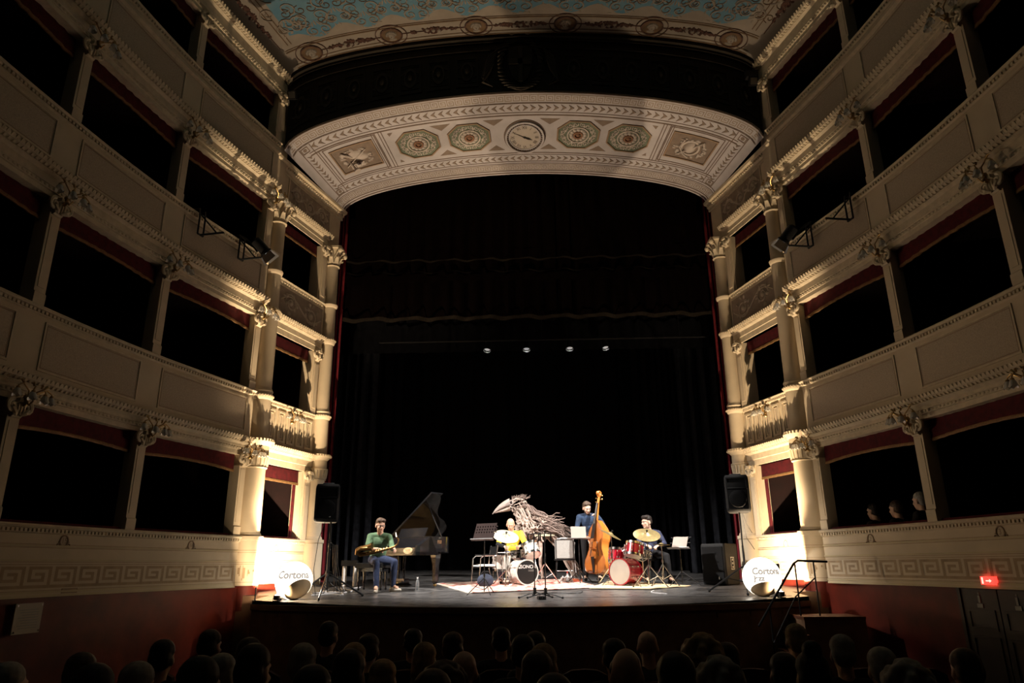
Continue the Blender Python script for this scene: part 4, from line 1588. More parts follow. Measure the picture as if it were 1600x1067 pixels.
# --- rugs
def rug(name, corners, m, label, fringe_edges):
    c = [Vector(p) for p in corners]
    e = empty(name, (0, 0, 0), 0, label, 'rug')
    b = MB()
    n = 14
    q = random.Random(4)

    def P_(u, v, o):
        p = c[0] * (1 - u) * (1 - v) + c[1] * u * (1 - v) + c[2] * u * v + c[3] * (1 - u) * v
        w = 0.010 * math.sin(7 * u + 5 * v) * math.sin(9 * v) + 0.010
        return (p.x, p.y, stage_z(p.y) + 0.006 + max(0, w) * 0.8 + o)
    b.slab(P_, 0, 1, 0, 1, 0.010, n, n)
    part(b, 'rug_field', m, e)
    b = MB()
    b.frame(P_, 0.03, 0.97, 0.05, 0.95, 0.035, 0.012, n, base=0.009)
    b.frame(P_, 0.10, 0.90, 0.16, 0.84, 0.015, 0.012, n, base=0.009)
    part(b, 'woven_border', M['fringe'] if m is M['rugred'] else M['rugbeige'], e, 0)
    b = MB()
    for ed in fringe_edges:
        for i in range(70):
            t = i / 69
            if ed == 'u0':
                a, d = P_(0, t, 0.006), (c[0] - c[1]).normalized()
            else:
                a, d = P_(1, t, 0.006), (c[1] - c[0]).normalized()
            b.cyl(a, (a[0] + d.x * 0.07 + q.uniform(-0.01, 0.01), a[1] + d.y * 0.07 + q.uniform(-0.01, 0.01), stage_z(a[1]) + 0.006), 0.005, 0.004, 4)
    if fringe_edges:
        part(b, 'fringe', M['fringe'], e, 0, kind='stuff')
    return e


rug('red_rug', [(-1.0, 13.45, 0), (1.35, 14.35, 0), (0.9, 16.8, 0), (-1.9, 15.7, 0)], M['rugred'], 'red oriental rug under the white pearl drum kit', ['u0'])
rug('beige_rug', [(1.15, 14.15, 0), (2.25, 13.95, 0), (3.15, 14.6, 0), (1.7, 16.0, 0)], M['rugbeige'], 'beige rug under the red drum kit', [])


# --- grand piano
def grand_piano():
    kx, ky = 0.80, -0.60          # bass to treble
    ax, ay = 0.60, 0.80           # keyboard to tail
    x0, y0 = -3.20, 15.42          # bass front corner
    e = empty('grand_piano', (x0, y0, stage_z(15.2)), 0, 'black grand piano with its lid raised and a gold oval plaque', 'piano')
    W, L = 1.50, 1.78

    def T(k, a, z):
        return (k * kx + a * ax, k * ky + a * ay, z)
    outl = [(0, 0.05), (0, L - 0.22), (0.06, L - 0.06), (0.2, L), (0.42, L - 0.05), (0.62, L - 0.28), (0.78, L - 0.6), (1.0, L - 0.82), (1.28, L - 0.98), (1.44, L - 1.12), (W, L - 1.3), (W, 0.05)]
    # smooth
    def dense(pts):
        out = []
        n = len(pts)
        for i in range(n):
            p0, p1, p2, p3 = [np.array(pts[(i + j - 1) % n]) for j in range(4)]
            if i in (0, 10, 11):
                out.append(tuple(p1))
                continue
            for k in range(4):
                t = k / 4
                out.append(tuple(0.5 * ((2 * p1) + (-p0 + p2) * t + (2 * p0 - 5 * p1 + 4 * p2 - p3) * t * t + (-p0 + 3 * p1 - 3 * p2 + p3) * t ** 3)))
        return out
    O = dense(outl)
    ZB, ZT = 0.66, 0.96
    b = MB()
    b.grid([[T(k, a, ZB) for k, a in O], [T(k, a, ZT) for k, a in O]], close_u=True)
    inner = [(0.75 + (k - 0.75) * 0.965, 0.85 + (a - 0.85) * 0.965) for k, a in O]
    b.grid([[T(k, a, ZT) for k, a in O], [T(k, a, ZT) for k, a in inner], [T(k, a, ZT - 0.12) for k, a in inner]], close_u=True)
    b.fan([T(k, a, ZB) for k, a in O])
    part(b, 'case', M['piano'], e, 30)
    b = MB()
    b.fan([T(k, a, ZT - 0.10) for k, a in inner if a > 0.0])
    pl = part(b, 'iron_plate', M['goldplate'], e, 0)
    b = MB()
    for i in range(34):
        k = 0.12 + 1.26 * i / 33
        a1 = L - 0.25 if k < 0.45 else max(0.55, L - 0.35 - (k - 0.45) * 1.15)
        b.cyl(T(k, 0.42, ZT - 0.075), T(k * 0.97 + 0.0, a1, ZT - 0.075), 0.003, n=4)
    sub(b, 'strings', M['wire'], pl, 0, kind='stuff')
    b = MB()
    for k0 in (0.03, 0.5, 0.92, 1.32):
        b.cyl(T(k0, 0.4, ZT - 0.06), T(k0 * 0.96, L - 0.3 - max(0, k0 - 0.3) * 0.85, ZT - 0.06), 0.02, n=6)
    sub(b, 'plate_bars', M['goldplate'], pl, 40)
    # keybed, cheeks, keys, fallboard, music desk
    b = MB()
    K = lambda u, v, o: T(u, v, 0.60 + o)
    b.slab(K, 0, W, -0.20, 0.3, 0.06)
    part(b, 'keybed', M['piano'], e, 0)
    for k0 in (0.0, W - 0.12):
        b = MB()
        b.hexa([T(k0, -0.20, 0.60), T(k0 + 0.12, -0.20, 0.60), T(k0 + 0.12, 0.3, 0.60), T(k0, 0.3, 0.60), T(k0, -0.20, 0.78), T(k0 + 0.12, -0.20, 0.78), T(k0 + 0.12, 0.10, 0.96), T(k0, 0.10, 0.96)])
        part(b, 'cheek', M['piano'], e, 0)
    b = MB()
    b.hexa([T(0.12, -0.2, 0.63), T(W - 0.12, -0.2, 0.63), T(W - 0.12, -0.17, 0.63), T(0.12, -0.17, 0.63), T(0.12, -0.2, 0.74), T(W - 0.12, -0.2, 0.74), T(W - 0.12, -0.17, 0.74), T(0.12, -0.17, 0.74)])
    part(b, 'key_slip', M['piano'], e, 0)
    b = MB()
    nk = 52
    for i in range(nk):
        u0 = 0.13 + (W - 0.26) * i / nk
        b.slab(lambda u, v, o: T(u, v, 0.70 + o), u0 + 0.001, u0 + (W - 0.26) / nk - 0.001, -0.165, -0.02, 0.025)
    part(b, 'white_keys', M['ivory'], e, 0, kind='stuff')
    b = MB()
    for i in range(nk - 1):
        if i % 7 in (1, 4):
            continue
        u0 = 0.13 + (W - 0.26) * (i + 1) / nk
        b.slab(lambda u, v, o: T(u, v, 0.725 + o), u0 - 0.006, u0 + 0.006, -0.11, -0.02, 0.012)
    part(b, 'black_keys', M['ebony'], e, 0, kind='stuff')
    b = MB()
    b.hexa([T(0.12, -0.02, 0.70), T(W - 0.12, -0.02, 0.70), T(W - 0.12, 0.0, 0.70), T(0.12, 0.0, 0.70), T(0.12, 0.04, 0.93), T(W - 0.12, 0.04, 0.93), T(W - 0.12, 0.07, 0.93), T(0.12, 0.07, 0.93)])
    part(b, 'fallboard', M['piano'], e, 0)
    b = MB()
    b.hexa([T(0.35, 0.24, 0.95), T(1.15, 0.24, 0.95), T(1.15, 0.26, 0.95), T(0.35, 0.26, 0.95), T(0.35, 0.34, 1.15), T(1.15, 0.34, 1.15), T(1.15, 0.36, 1.15), T(0.35, 0.36, 1.15)])
    part(b, 'music_desk', M['piano'], e, 0)
    # oval plaque on the front of the key slip
    b = MB()
    pk = lambda u, v, o: T(1.17 + u, -0.2 - o, 0.685 + v)
    b.poly(pk, [(0.13 * math.cos(2 * PI * i / 28), 0.062 * math.sin(2 * PI * i / 28)) for i in range(28)], 0.012)
    pq = part(b, 'oval_plaque', M['plaque'], e, 0, label='pale gold oval plaque')
    b = MB()
    b.ring(pk, 0, 0, 0.118, 0.054, 0.08, 0.015, 28, 0.012)
    for i in range(5):
        b.slab(pk, -0.07 + 0.03 * i, -0.052 + 0.03 * i, -0.004, 0.026, 0.015, base=0.012)
    b.slab(pk, -0.075, 0.075, -0.028, -0.018, 0.015, base=0.012)
    sub(b, 'plaque_lettering', M['varnish2'], pq, 0)
    # lid, raised on the prop; hinge along the bass side
    ang = math.radians(35)
    ca, sa = math.cos(ang), math.sin(ang)
    lidz = ZT + 0.02
    R = lambda k, a, t: T(k * ca - t * sa, a, lidz + k * sa + t * ca)
    LO = [(k, max(a, 0.36)) for k, a in O]
    b = MB()
    b.fan([R(k, a, 0.018) for k, a in LO])
    b.grid([[R(k, a, 0.0) for k, a in LO], [R(k, a, 0.018) for k, a in LO]], close_u=True)
    ld = part(b, 'lid', M['piano'], e, 30)
    b = MB()
    b.fan([R(k, a, -0.0005) for k, a in LO])
    sub(b, 'polished_underside', M['pianoin'], ld, 0)
    # folded front flap lying on top of the lid
    b = MB()
    b.hexa([R(0.0, 0.36, 0.02), R(W, 0.36, 0.02), R(W, 0.70, 0.02), R(0.0, 0.70, 0.02), R(0, 0.36, 0.036), R(W, 0.36, 0.036), R(W, 0.70, 0.036), R(0, 0.70, 0.036)])
    part(b, 'front_flap', M['piano'], e, 0)
    b = MB()
    top = R(1.08, 0.62, 0.0)
    b.cyl(T(1.40, 0.52, ZT - 0.02), top, 0.013, n=8)
    part(b, 'lid_prop', M['piano'], e)
    # legs, lyre
    for k, a in ((0.2, 0.28), (W - 0.12, 0.36), (0.32, L - 0.32)):
        b = MB()
        m = Matrix.Translation(T(k, a, 0))
        b.lathe([(0.03, 0.0), (0.03, 0.05), (0.045, 0.07), (0.055, 0.10), (0.06, 0.42), (0.085, 0.52), (0.10, 0.58), (0.10, 0.66)], m @ Matrix.Rotation(PI / 4 + math.atan2(ky, kx), 4, 'Z'), 4, cap=True)
        lg = part(b, 'leg', M['piano'], e, 20)
        b = MB()
        b.lathe([(0.0, 0.0), (0.03, 0.005), (0.035, 0.025), (0.028, 0.05)], m, 12)
        sub(b, 'caster', M['brass'], lg)
    b = MB()
    for d in (-0.09, 0.09):
        b.tube([T(W / 2 + d, 0.02, 0.60), T(W / 2 + d * 0.75, 0.02, 0.4), T(W / 2 + d * 0.9, 0.02, 0.14)], 0.028, 8)
    b.hexa([T(W / 2 - 0.16, -0.05, 0.08), T(W / 2 + 0.16, -0.05, 0.08), T(W / 2 + 0.16, 0.09, 0.08), T(W / 2 - 0.16, 0.09, 0.08), T(W / 2 - 0.16, -0.05, 0.15), T(W / 2 + 0.16, -0.05, 0.15), T(W / 2 + 0.16, 0.09, 0.15), T(W / 2 - 0.16, 0.09, 0.15)])
    ly = part(b, 'pedal_lyre', M['piano'], e)
    b = MB()
    for d in (-0.08, 0, 0.08):
        b.tube([T(W / 2 + d, -0.04, 0.10), T(W / 2 + d, -0.12, 0.085), T(W / 2 + d, -0.17, 0.07)], 0.014, 6)
    sub(b, 'pedals', M['brass'], ly)
    # gold stripes of reflected light, put on the treble rim as colour
    b = MB()
    rk = lambda u, v, o: T(W + o, 0.34 + u, 0.86 + v)
    for i in range(3):
        b.slab(rk, -0.05 + 0.04 * i, -0.03 + 0.04 * i, -0.04, 0.03, 0.003)
    part(b, 'painted_reflection', M['gold'], e, 0)


grand_piano()


# --- piano bench
def bench(x, y, rz, name, label, w, d, h, legm, seatm):
    e = empty(name, on_stage(x, y), rz, label, 'bench')
    b = MB()
    b.box(-w / 2, w / 2, -d / 2, d / 2, h - 0.10, h - 0.07)
    n = 5
    for i in range(n):
        for j in range(3):
            u0, u1 = -w / 2 + w * i / n, -w / 2 + w * (i + 1) / n
            v0, v1 = -d / 2 + d * j / 3, -d / 2 + d * (j + 1) / 3
            b.grid([[(u0 + (u1 - u0) * p / 4, v0 + (v1 - v0) * r / 4, h - 0.07 + 0.05 + 0.02 * math.sin(PI * p / 4) * math.sin(PI * r / 4)) for p in range(5)] for r in range(5)])
    b.grid([[(x_, y_, h - 0.07) for x_, y_ in ((-w / 2, -d / 2), (w / 2, -d / 2), (w / 2, d / 2), (-w / 2, d / 2))], [(x_, y_, h - 0.02) for x_, y_ in ((-w / 2, -d / 2), (w / 2, -d / 2), (w / 2, d / 2), (-w / 2, d / 2))]], close_u=True)
    part(b, 'seat', seatm, e, 50)
    b = MB()
    b.box(-w / 2 + 0.03, w / 2 - 0.03, -d / 2 + 0.03, d / 2 - 0.03, h - 0.17, h - 0.10)
    part(b, 'apron', legm, e, 0)
    for sx_ in (-1, 1):
        for sy_ in (-1, 1):
            b = MB()
            b.lathe([(0.016, 0), (0.022, 0.02), (0.015, 0.05), (0.03, 0.14), (0.024, 0.2), (0.032, h - 0.2), (0.032, h - 0.12)], Matrix.Translation((sx_ * (w / 2 - 0.06), sy_ * (d / 2 - 0.06), 0)), 10)
            part(b, 'leg', legm, e)
    return e


bench(-3.02, 14.32, math.radians(-12), 'piano_bench', 'black tufted piano bench under the seated saxophonist', 0.58, 0.36, 0.51, M['piano'], M['plastic'])
# low stool with pale legs behind the bench
e = empty('stool', on_stage(-3.72, 15.3), 0.1, 'low black-topped stool with thick white legs behind the piano bench', 'stool')
b = MB()
b.box(-0.16, 0.16, -0.16, 0.16, 0.40, 0.51)
part(b, 'seat', M['plastic'], e, 20)
for sx_ in (-1, 1):
    for sy_ in (-1, 1):
        b = MB()
        b.cyl((sx_ * 0.11, sy_ * 0.11, 0), (sx_ * 0.11, sy_ * 0.11, 0.40), 0.03, n=10)
        part(b, 'leg', M['white'], e)


# --- loudspeakers on tripods
def speaker_box(w, h, d):
    b = MB()
    prof = []
    for x, y in ((-w / 2, 0.0), (-w / 2 + 0.04, -0.03), (w / 2 - 0.04, -0.03), (w / 2, 0.0), (w * 0.40, d * 0.75), (w * 0.2, d), (-w * 0.2, d), (-w * 0.40, d * 0.75)):
        prof.append((x, y))
    rows = []
    for z, k in ((0.0, 0.90), (0.03, 0.98), (0.07, 1.0), (h - 0.09, 1.0), (h - 0.04, 0.97), (h, 0.88)):
        rows.append([(x * k, d * 0.4 + (y - d * 0.4) * k, z) for x, y in prof])
    b.grid(rows, close_u=True)
    b.fan(rows[0], True)
    b.fan(rows[-1])
    return b


def loudspeaker(x, y, z, rz, label):
    e = empty('loudspeaker', (x, y, z), rz, label, 'loudspeaker', 'loudspeakers on tripods')
    part(speaker_box(0.43, 0.67, 0.40), 'cabinet', M['plastic'], e, 35)
    b = MB()
    b.box(-0.165, 0.165, -0.044, -0.030, 0.05, 0.40)
    g = part(b, 'woofer_grille', M['grille'], e, 0)
    b = MB()
    b.lathe([(0.15, 0.0), (0.155, 0.006), (0.145, 0.012), (0.06, 0.004), (0.0, 0.006)], Matrix.Translation((0, -0.044, 0.235)) @ Matrix.Rotation(PI / 2, 4, 'X'), 28)
    sub(b, 'woofer_ring', M['grille'], g)
    b = MB()
    hz = 0.52
    b.grid([[(-0.17, -0.036, hz - 0.085), (0.17, -0.036, hz - 0.085), (0.17, -0.036, hz + 0.085), (-0.17, -0.036, hz + 0.085)], [(-0.05, 0.03, hz - 0.03), (0.05, 0.03, hz - 0.03), (0.05, 0.03, hz + 0.03), (-0.05, 0.03, hz + 0.03)]], close_u=True)
    b.fan([(-0.05, 0.03, hz - 0.03), (0.05, 0.03, hz - 0.03), (0.05, 0.03, hz + 0.03), (-0.05, 0.03, hz + 0.03)])
    b.frame(lambda u, v, o: (u, -0.030 - o, v), -0.19, 0.19, hz - 0.105, hz + 0.105, 0.02, 0.012)
    part(b, 'horn', M['plastic'], e, 30)
    b = MB()
    for i in range(2):
        b.slab(lambda u, v, o: (u, -0.0445 - o, v), 0.012 + 0.035 * i, 0.04 + 0.035 * i, 0.085, 0.115, 0.003)
    part(b, 'badge', M['white'], e, 0, label='small pale badge')
    b = MB()
    b.tube([(-0.1, 0.2, 0.67), (-0.1, 0.2, 0.70), (0.1, 0.2, 0.70), (0.1, 0.2, 0.67)], 0.012, 6)
    part(b, 'handle', M['plastic'], e)
    return e


def tripod(x, y, height, hub, spread, rots, label, name='speaker_stand', group='speaker tripods'):
    e = empty(name, on_stage(x, y), 0, label, 'stand', group)
    b = MB()
    b.cyl((0, 0, 0.12), (0, 0, hub + 0.35), 0.021, n=10)
    b.cyl((0, 0, hub + 0.3), (0, 0, height), 0.016, n=10)
    part(b, 'pole', M['black'], e)
    b = MB()
    b.cyl((0, 0, hub - 0.05), (0, 0, hub + 0.04), 0.035, n=10)
    b.cyl((0.02, 0, hub + 0.02), (0.07, 0, hub + 0.02), 0.012, n=8)
    part(b, 'collar', M['black'], e)
    for i, r in enumerate(rots):
        c, s_ = math.cos(r) * spread, math.sin(r) * spread
        dz = 0.05 * s_
        b = MB()
        b.cyl((c * 0.03, s_ * 0.03, hub), (c, s_, 0.03 + dz), 0.015, n=8)
        b.cyl((0, 0, 0.16), (c * 0.5, s_ * 0.5, hub * 0.5 + 0.02), 0.009, n=6)
        lg = part(b, 'leg', M['chrome'] if i == 0 and x < 0 else M['black'], e)
        b = MB()
        b.ell((c, s_, 0.025 + dz), (0.025, 0.025, 0.025), None, 8, 6)
        sub(b, 'rubber_foot', M['plastic'], lg)
    return e


tripod(-3.5, 12.9, 1.34, 0.40, 0.62, (math.radians(275), math.radians(160), math.radians(12)), 'black tripod speaker stand beside the left glowing ball, one leg shiny')
loudspeaker(-3.58, 12.86, stage_z(12.9) + 1.27, math.radians(14), 'black loudspeaker on a tripod in front of the left inner column')
tripod(3.88, 13.35, 1.45, 0.44, 0.66, (math.radians(255), math.radians(178), math.radians(40)), 'black tripod speaker stand between the subwoofer and the right glowing ball')
loudspeaker(3.86, 13.28, stage_z(13.35) + 1.37, math.radians(-12), 'black loudspeaker on a tripod in front of the right inner column')

# --- subwoofer
e = empty('subwoofer', on_stage(3.87, 15.1), math.radians(-42), 'black square bass speaker on the floor at the right side of the stage', 'loudspeaker')
b = MB()
rows = []
for z, k in ((0.0, 0.96), (0.03, 1.0), (0.74, 1.0), (0.78, 0.95)):
    rows.append([(px * k, py * k, z) for px, py in ((-0.24, -0.27), (0.24, -0.27), (0.27, -0.24), (0.27, 0.24), (0.24, 0.27), (-0.24, 0.27), (-0.27, 0.24), (-0.27, -0.24))])
b.grid(rows, close_u=True)
b.fan(rows[-1])
part(b, 'cabinet', M['plastic'], e, 30)
b = MB()
b.box(-0.22, 0.22, -0.285, -0.268, 0.06, 0.72)
part(b, 'grille', M['grille'], e, 0)
b = MB()
b.frame(lambda u, v, o: (0.268 + o, u, v), -0.07, 0.07, 0.28, 0.52, 0.014, 0.01)
for v in (0.33, 0.40, 0.47):
    b.lathe([(0.022, 0.0), (0.022, 0.012), (0.0, 0.012)], Matrix.Translation((0.27, 0, v)) @ Matrix.Rotation(PI / 2, 4, 'Y'), 12)
part(b, 'control_panel', M['steel'], e, 30)
b = MB()
b.slab(lambda u, v, o: (u, -0.285 - o, v), 0.10, 0.125, 0.10, 0.15, 0.004)
part(b, 'badge', M['white'], e, 0, label='small pale badge')


# --- music stands
def music_stand(x, y, rz, h, label, tilt=0.5, paper=True, solid=False, rots=(0.4, 2.5, 4.6), spread=0.30):
    e = empty('music_stand', on_stage(x, y), rz, label, 'music stand', 'music stands')
    b = MB()
    b.cyl((0, 0, 0.05), (0, 0, h), 0.010, n=8)
    b.cyl((0, 0, 0.30), (0, 0, 0.36), 0.018, n=8)
    part(b, 'pole', M['black'], e)
    for r in rots:
        c, s_ = math.cos(r) * spread, math.sin(r) * spread
        b = MB()
        b.cyl((0, 0, 0.28), (c, s_, 0.012 + 0.05 * s_), 0.008, n=6)
        b.cyl((0, 0, 0.08), (c * 0.55, s_ * 0.55, 0.14), 0.006, n=6)
        part(b, 'leg', M['black'], e)
    m = Matrix.Translation((0, -0.02, h)) @ Matrix.Rotation(-tilt, 4, 'X')
    F = lambda u, v, o: m @ Vector((u, -o, v))
    b = MB()
    if solid:
        for i in range(6):
            z0 = -0.08 + i * 0.055
            b.slab(F, -0.22, 0.22, z0, z0 + (0.030 if 1 < i < 5 else 0.056), 0.003)
            if 1 < i < 5:
                for j in range(9):
                    b.slab(F, -0.22 + 0.055 * j, -0.19 + 0.055 * j, z0 + 0.03, z0 + 0.056, 0.003)
        part(b, 'perforated_desk', M['desk'], e, 0)
    else:
        for z in (-0.02, 0.10, 0.22):
            b.slab(F, -0.22, 0.22, z, z + 0.012, 0.005)
        for sgn in (-1, 1):
            b.cyl(F(0, -0.02, 0), F(sgn * 0.2, 0.23, 0), 0.005, n=5)
            b.cyl(F(sgn * 0.2, -0.02, 0), F(0.0, 0.12, 0), 0.005, n=5)
        part(b, 'folding_desk', M['black'], e, 0)
    b = MB()
    b.slab(F, -0.24, 0.24, -0.09 if solid else -0.03, -0.075 if solid else -0.018, 0.06)
    part(b, 'ledge', M['black'] if solid else M['steel'], e, 0)
    if paper:
        b = MB()
        b.grid([[F(-0.16 + 0.32 * i / 8, v, 0.012 + 0.006 * math.sin(i * 0.8)) for i in range(9)] for v in (-0.015, 0.12, 0.235)])
        sh_ = empty('sheet_music', (0, 0, 0), 0, label.replace('folding music stand', 'pale sheet of music on the stand'), 'paper', 'sheet music')
        sh_.location = e.location
        sh_.rotation_euler = e.rotation_euler
        part(b, 'page', M['paper'], sh_, 40)
    return e


music_stand(-0.77, 13.25, math.radians(-28), 1.0, 'black perforated orchestra stand in front of the pearl drum kit, empty', 0.45, False, True, (4.1, 5.6, 1.6), 0.33)
music_stand(1.06, 15.55, math.radians(4), 0.92, 'folding music stand before the double bass player', 0.25, True, False)
music_stand(3.02, 14.75, math.radians(-38), 0.72, 'folding music stand to the right of the red drum kit', 0.5, True, False, (0.3, 2.6, 4.4), 0.36)


# --- microphone stands at the front
def mic_stand(x, y, h, label, rots, topbar=0.0):
    e = empty('microphone_stand', on_stage(x, y), 0, label, 'microphone stand', 'front microphone stands')
    b = MB()
    b.cyl((0, 0, 0.03), (0, 0, h), 0.0105, n=8)
    b.cyl((0, 0, h * 0.55), (0, 0, h * 0.55 + 0.06), 0.018, n=8)
    part(b, 'pole', M['black'], e)
    b = MB()
    b.cyl((0, 0, 0.06), (0, 0, 0.16), 0.03, n=10)
    part(b, 'hub', M['black'], e)
    for r in rots:
        c, s_ = math.cos(r) * 0.32, math.sin(r) * 0.32
        b = MB()
        b.cyl((0, 0, 0.09), (c, s_, 0.02 + 0.05 * s_), 0.010, n=6)
        lg = part(b, 'leg', M['black'], e)
        b = MB()
        b.ell((c, s_, 0.02 + 0.05 * s_), (0.022, 0.022, 0.018), None, 8, 5)
        sub(b, 'rubber_foot', M['plastic'], lg)
    b = MB()
    b.cyl((-0.10, 0.02, h - 0.01), (0.12, -0.02, h + 0.01), 0.009, n=6)
    bar = part(b, 'cross_bar', M['black'], e)
    for px in (-0.10, 0.11):
        b = MB()
        b.cyl((px, 0.02, h + 0.0), (px, 0.10, h - 0.10), 0.011, 0.013, n=8)
        b.ell((px, 0.10, h - 0.105), (0.016, 0.016, 0.02), None, 8, 6)
        sub(b, 'microphone', M['plastic'], bar)
    return e


mic_stand(0.13, 12.62, 1.04, 'black microphone stand at the stage front, the left one of the pair', (math.radians(215), math.radians(95), math.radians(335)))
mic_stand(0.31, 12.52, 1.04, 'black microphone stand at the stage front, the right one of the pair', (math.radians(200), math.radians(80), math.radians(330)))
e = empty('floor_box', on_stage(0.24, 12.30), 0.2, 'small black cable box on the floor between the two front microphone stands', 'box')
b = MB()
b.box(-0.06, 0.06, -0.09, 0.09, 0.0, 0.05)
part(b, 'case', M['plastic'], e, 0)
b = MB()
for i in range(3):
    b.cyl((-0.035 + 0.035 * i, -0.09, 0.03), (-0.035 + 0.035 * i, -0.10, 0.03), 0.010, n=8)
part(b, 'sockets', M['chrome'], e)


# --- drums
def drum(name, loc, axis, r, length, shell, hf, hr, label, group, lugs=8, hoopm=None, cat='drum'):
    """axis points from the rear / bottom head to the front / top head; loc is the centre of the shell"""
    e = empty(name, loc, 0, label, cat, group)
    rot = Vector(axis).normalized().to_track_quat('Z', 'Y').to_matrix().to_4x4()
    h = length / 2
    b = MB()
    b.lathe([(r, -h), (r, h)], rot, 32, cap=False)
    part(b, 'shell', shell, e)
    for s_, hm, nm in ((1, hf, 'front_head'), (-1, hr, 'rear_head')):
        b = MB()
        b.lathe([(0.0, s_ * (h + 0.004)), (r * 0.97, s_ * (h + 0.004)), (r + 0.003, s_ * (h - 0.01))], rot, 32, cap=False)
        part(b, nm, hm, e)
        b = MB()
        b.lathe([(r + 0.002, s_ * (h - 0.035)), (r + 0.014, s_ * (h - 0.033)), (r + 0.014, s_ * (h + 0.012)), (r - 0.008, s_ * (h + 0.012)), (r - 0.008, s_ * (h + 0.004))], rot, 32, cap=False)
        part(b, 'hoop', hoopm or M['chrome'], e)
    b = MB()
    for i in range(lugs):
        a = 2 * PI * (i + 0.5) / lugs
        c = rot @ Matrix.Rotation(a, 4, 'Z')
        b.cyl(c @ Vector((r + 0.012, 0, -h)), c @ Vector((r + 0.012, 0, h)), 0.004, n=5)
        for z in (-h * 0.45, h * 0.45):
            b.ell(c @ Vector((r + 0.012, 0, z)), (0.012, 0.012, 0.025), c.to_3x3(), 8, 5)
    part(b, 'lugs', M['chrome'], e)
    return e


def spurs(e, pts):
    for a, c in pts:
        b = MB()
        b.cyl(a, c, 0.009, n=6)
        b.ell(c, (0.014, 0.014, 0.014), None, 6, 4)
        part(b, 'spur', M['chrome'], e)


G1, G2 = 'white pearl drum kit', 'red drum kit'
zA = stage_z(15.0)
bd = drum('bass_drum', (-0.12, 15.08, zA + 0.265), (0.42, -0.86, 0.0), 0.235, 0.42, M['pearl'], M['headb'], M['headw'], 'white pearl bass drum with a black front head lettered in white', G1, 8, M['pearl'])
spurs(bd, (((-0.12, -0.15, -0.17), (-0.30, -0.30, -0.262)), ((0.28, -0.05, -0.15), (0.40, -0.14, -0.262))))
fa = Vector((0.42, -0.86, 0)).normalized()
fx = Vector((0.86, 0.42, 0)).normalized()
b = text_mb('SONOR', 0.095, 0.002)
Fh = lambda x, y, z: fa * (0.217 + z) + fx * x * 1.05 + Vector((0, 0, y))
lg = part(remap(b, lambda x, y, z: Fh(x + 0.02, y + 0.105, z)), 'head_lettering', M['white'], bd, 0, label='white maker name on the black drum head')
b = MB()
N_ = lambda u, v, o: Fh(u, v, o)
b.disc(N_, -0.165, 0.085, 0.018, 0.014, 0.002, 12)
b.slab(N_, -0.152, -0.146, 0.085, 0.145, 0.002)
b.slab(N_, -0.152, -0.125, 0.130, 0.145, 0.002)
part(b, 'note_emblem', M['white'], bd, 0)
b = MB()
for i in range(4):
    b.frame(N_, 0.02 + 0.034 * i, 0.05 + 0.034 * i, 0.018, 0.052, 0.008, 0.002)
part(b, 'small_marking', M['steel'], bd, 0)
ft = drum('floor_tom', (-0.56, 15.38, zA + 0.475), (0.02, -0.05, 1), 0.185, 0.34, M['pearl'], M['headw'], M['headw'], 'white pearl floor tom between the silver chair and the bass drum', G1)
for a in (0.6, 2.7, 4.8):
    b = MB()
    c, s_ = math.cos(a), math.sin(a)
    b.tube([(c * 0.205, s_ * 0.205, 0.05), (c * 0.205, s_ * 0.205, -0.28), (c * 0.235, s_ * 0.235, -0.475 + 0.015 + 0.01 * s_)], 0.008, 6)
    part(b, 'leg', M['chrome'], ft)
drum('rack_tom', (0.06, 15.22, zA + 0.70), (-0.25, 0.45, 0.85), 0.155, 0.24, M['pearl'], M['headw'], M['headw'], 'white pearl tom held above the bass drum behind the microphone stands', G1)
sd = drum('snare_drum', (-0.20, 15.55, zA + 0.62), (-0.05, 0.05, 1), 0.175, 0.14, M['chrome'], M['headw'], M['headw'], 'silver snare drum in front of the drummer in yellow', G1)
b = MB()
b.cyl((0, 0, -0.08), (0, 0, -0.35), 0.012, n=8)
for a in (0.5, 2.6, 4.7):
    c, s_ = math.cos(a), math.sin(a)
    b.cyl((0, 0, -0.30), (c * 0.22, s_ * 0.22, -0.625 + 0.02 * s_), 0.008, n=6)
    b.cyl((0, 0, -0.14), (c * 0.17, s_ * 0.17, -0.08), 0.008, n=6)
part(b, 'snare_stand', M['chrome'], sd)
b = MB()
b.cyl((0.05, -0.05, -0.10), (0.10, -0.14, -0.36), 0.012, n=8)
rt = [o for o in COL.objects if o.name.startswith('rack_tom')][0]
part(b, 'tom_arm', M['chrome'], rt)


def cymbal_mesh(r, bow=0.10):
    b = MB()
    pr = [(r * k, -bow * r * k ** 1.7) for k in (1.0, 0.85, 0.65, 0.45, 0.26)] + [(r * 0.2, 0.012 * r + 0.006), (r * 0.12, 0.09 * r), (0.008, 0.115 * r)]
    b.lathe(pr, None, 40, cap=False)
    b.lathe([(a, z - 0.003) for a, z in pr][::-1], None, 40, cap=False)
    return b


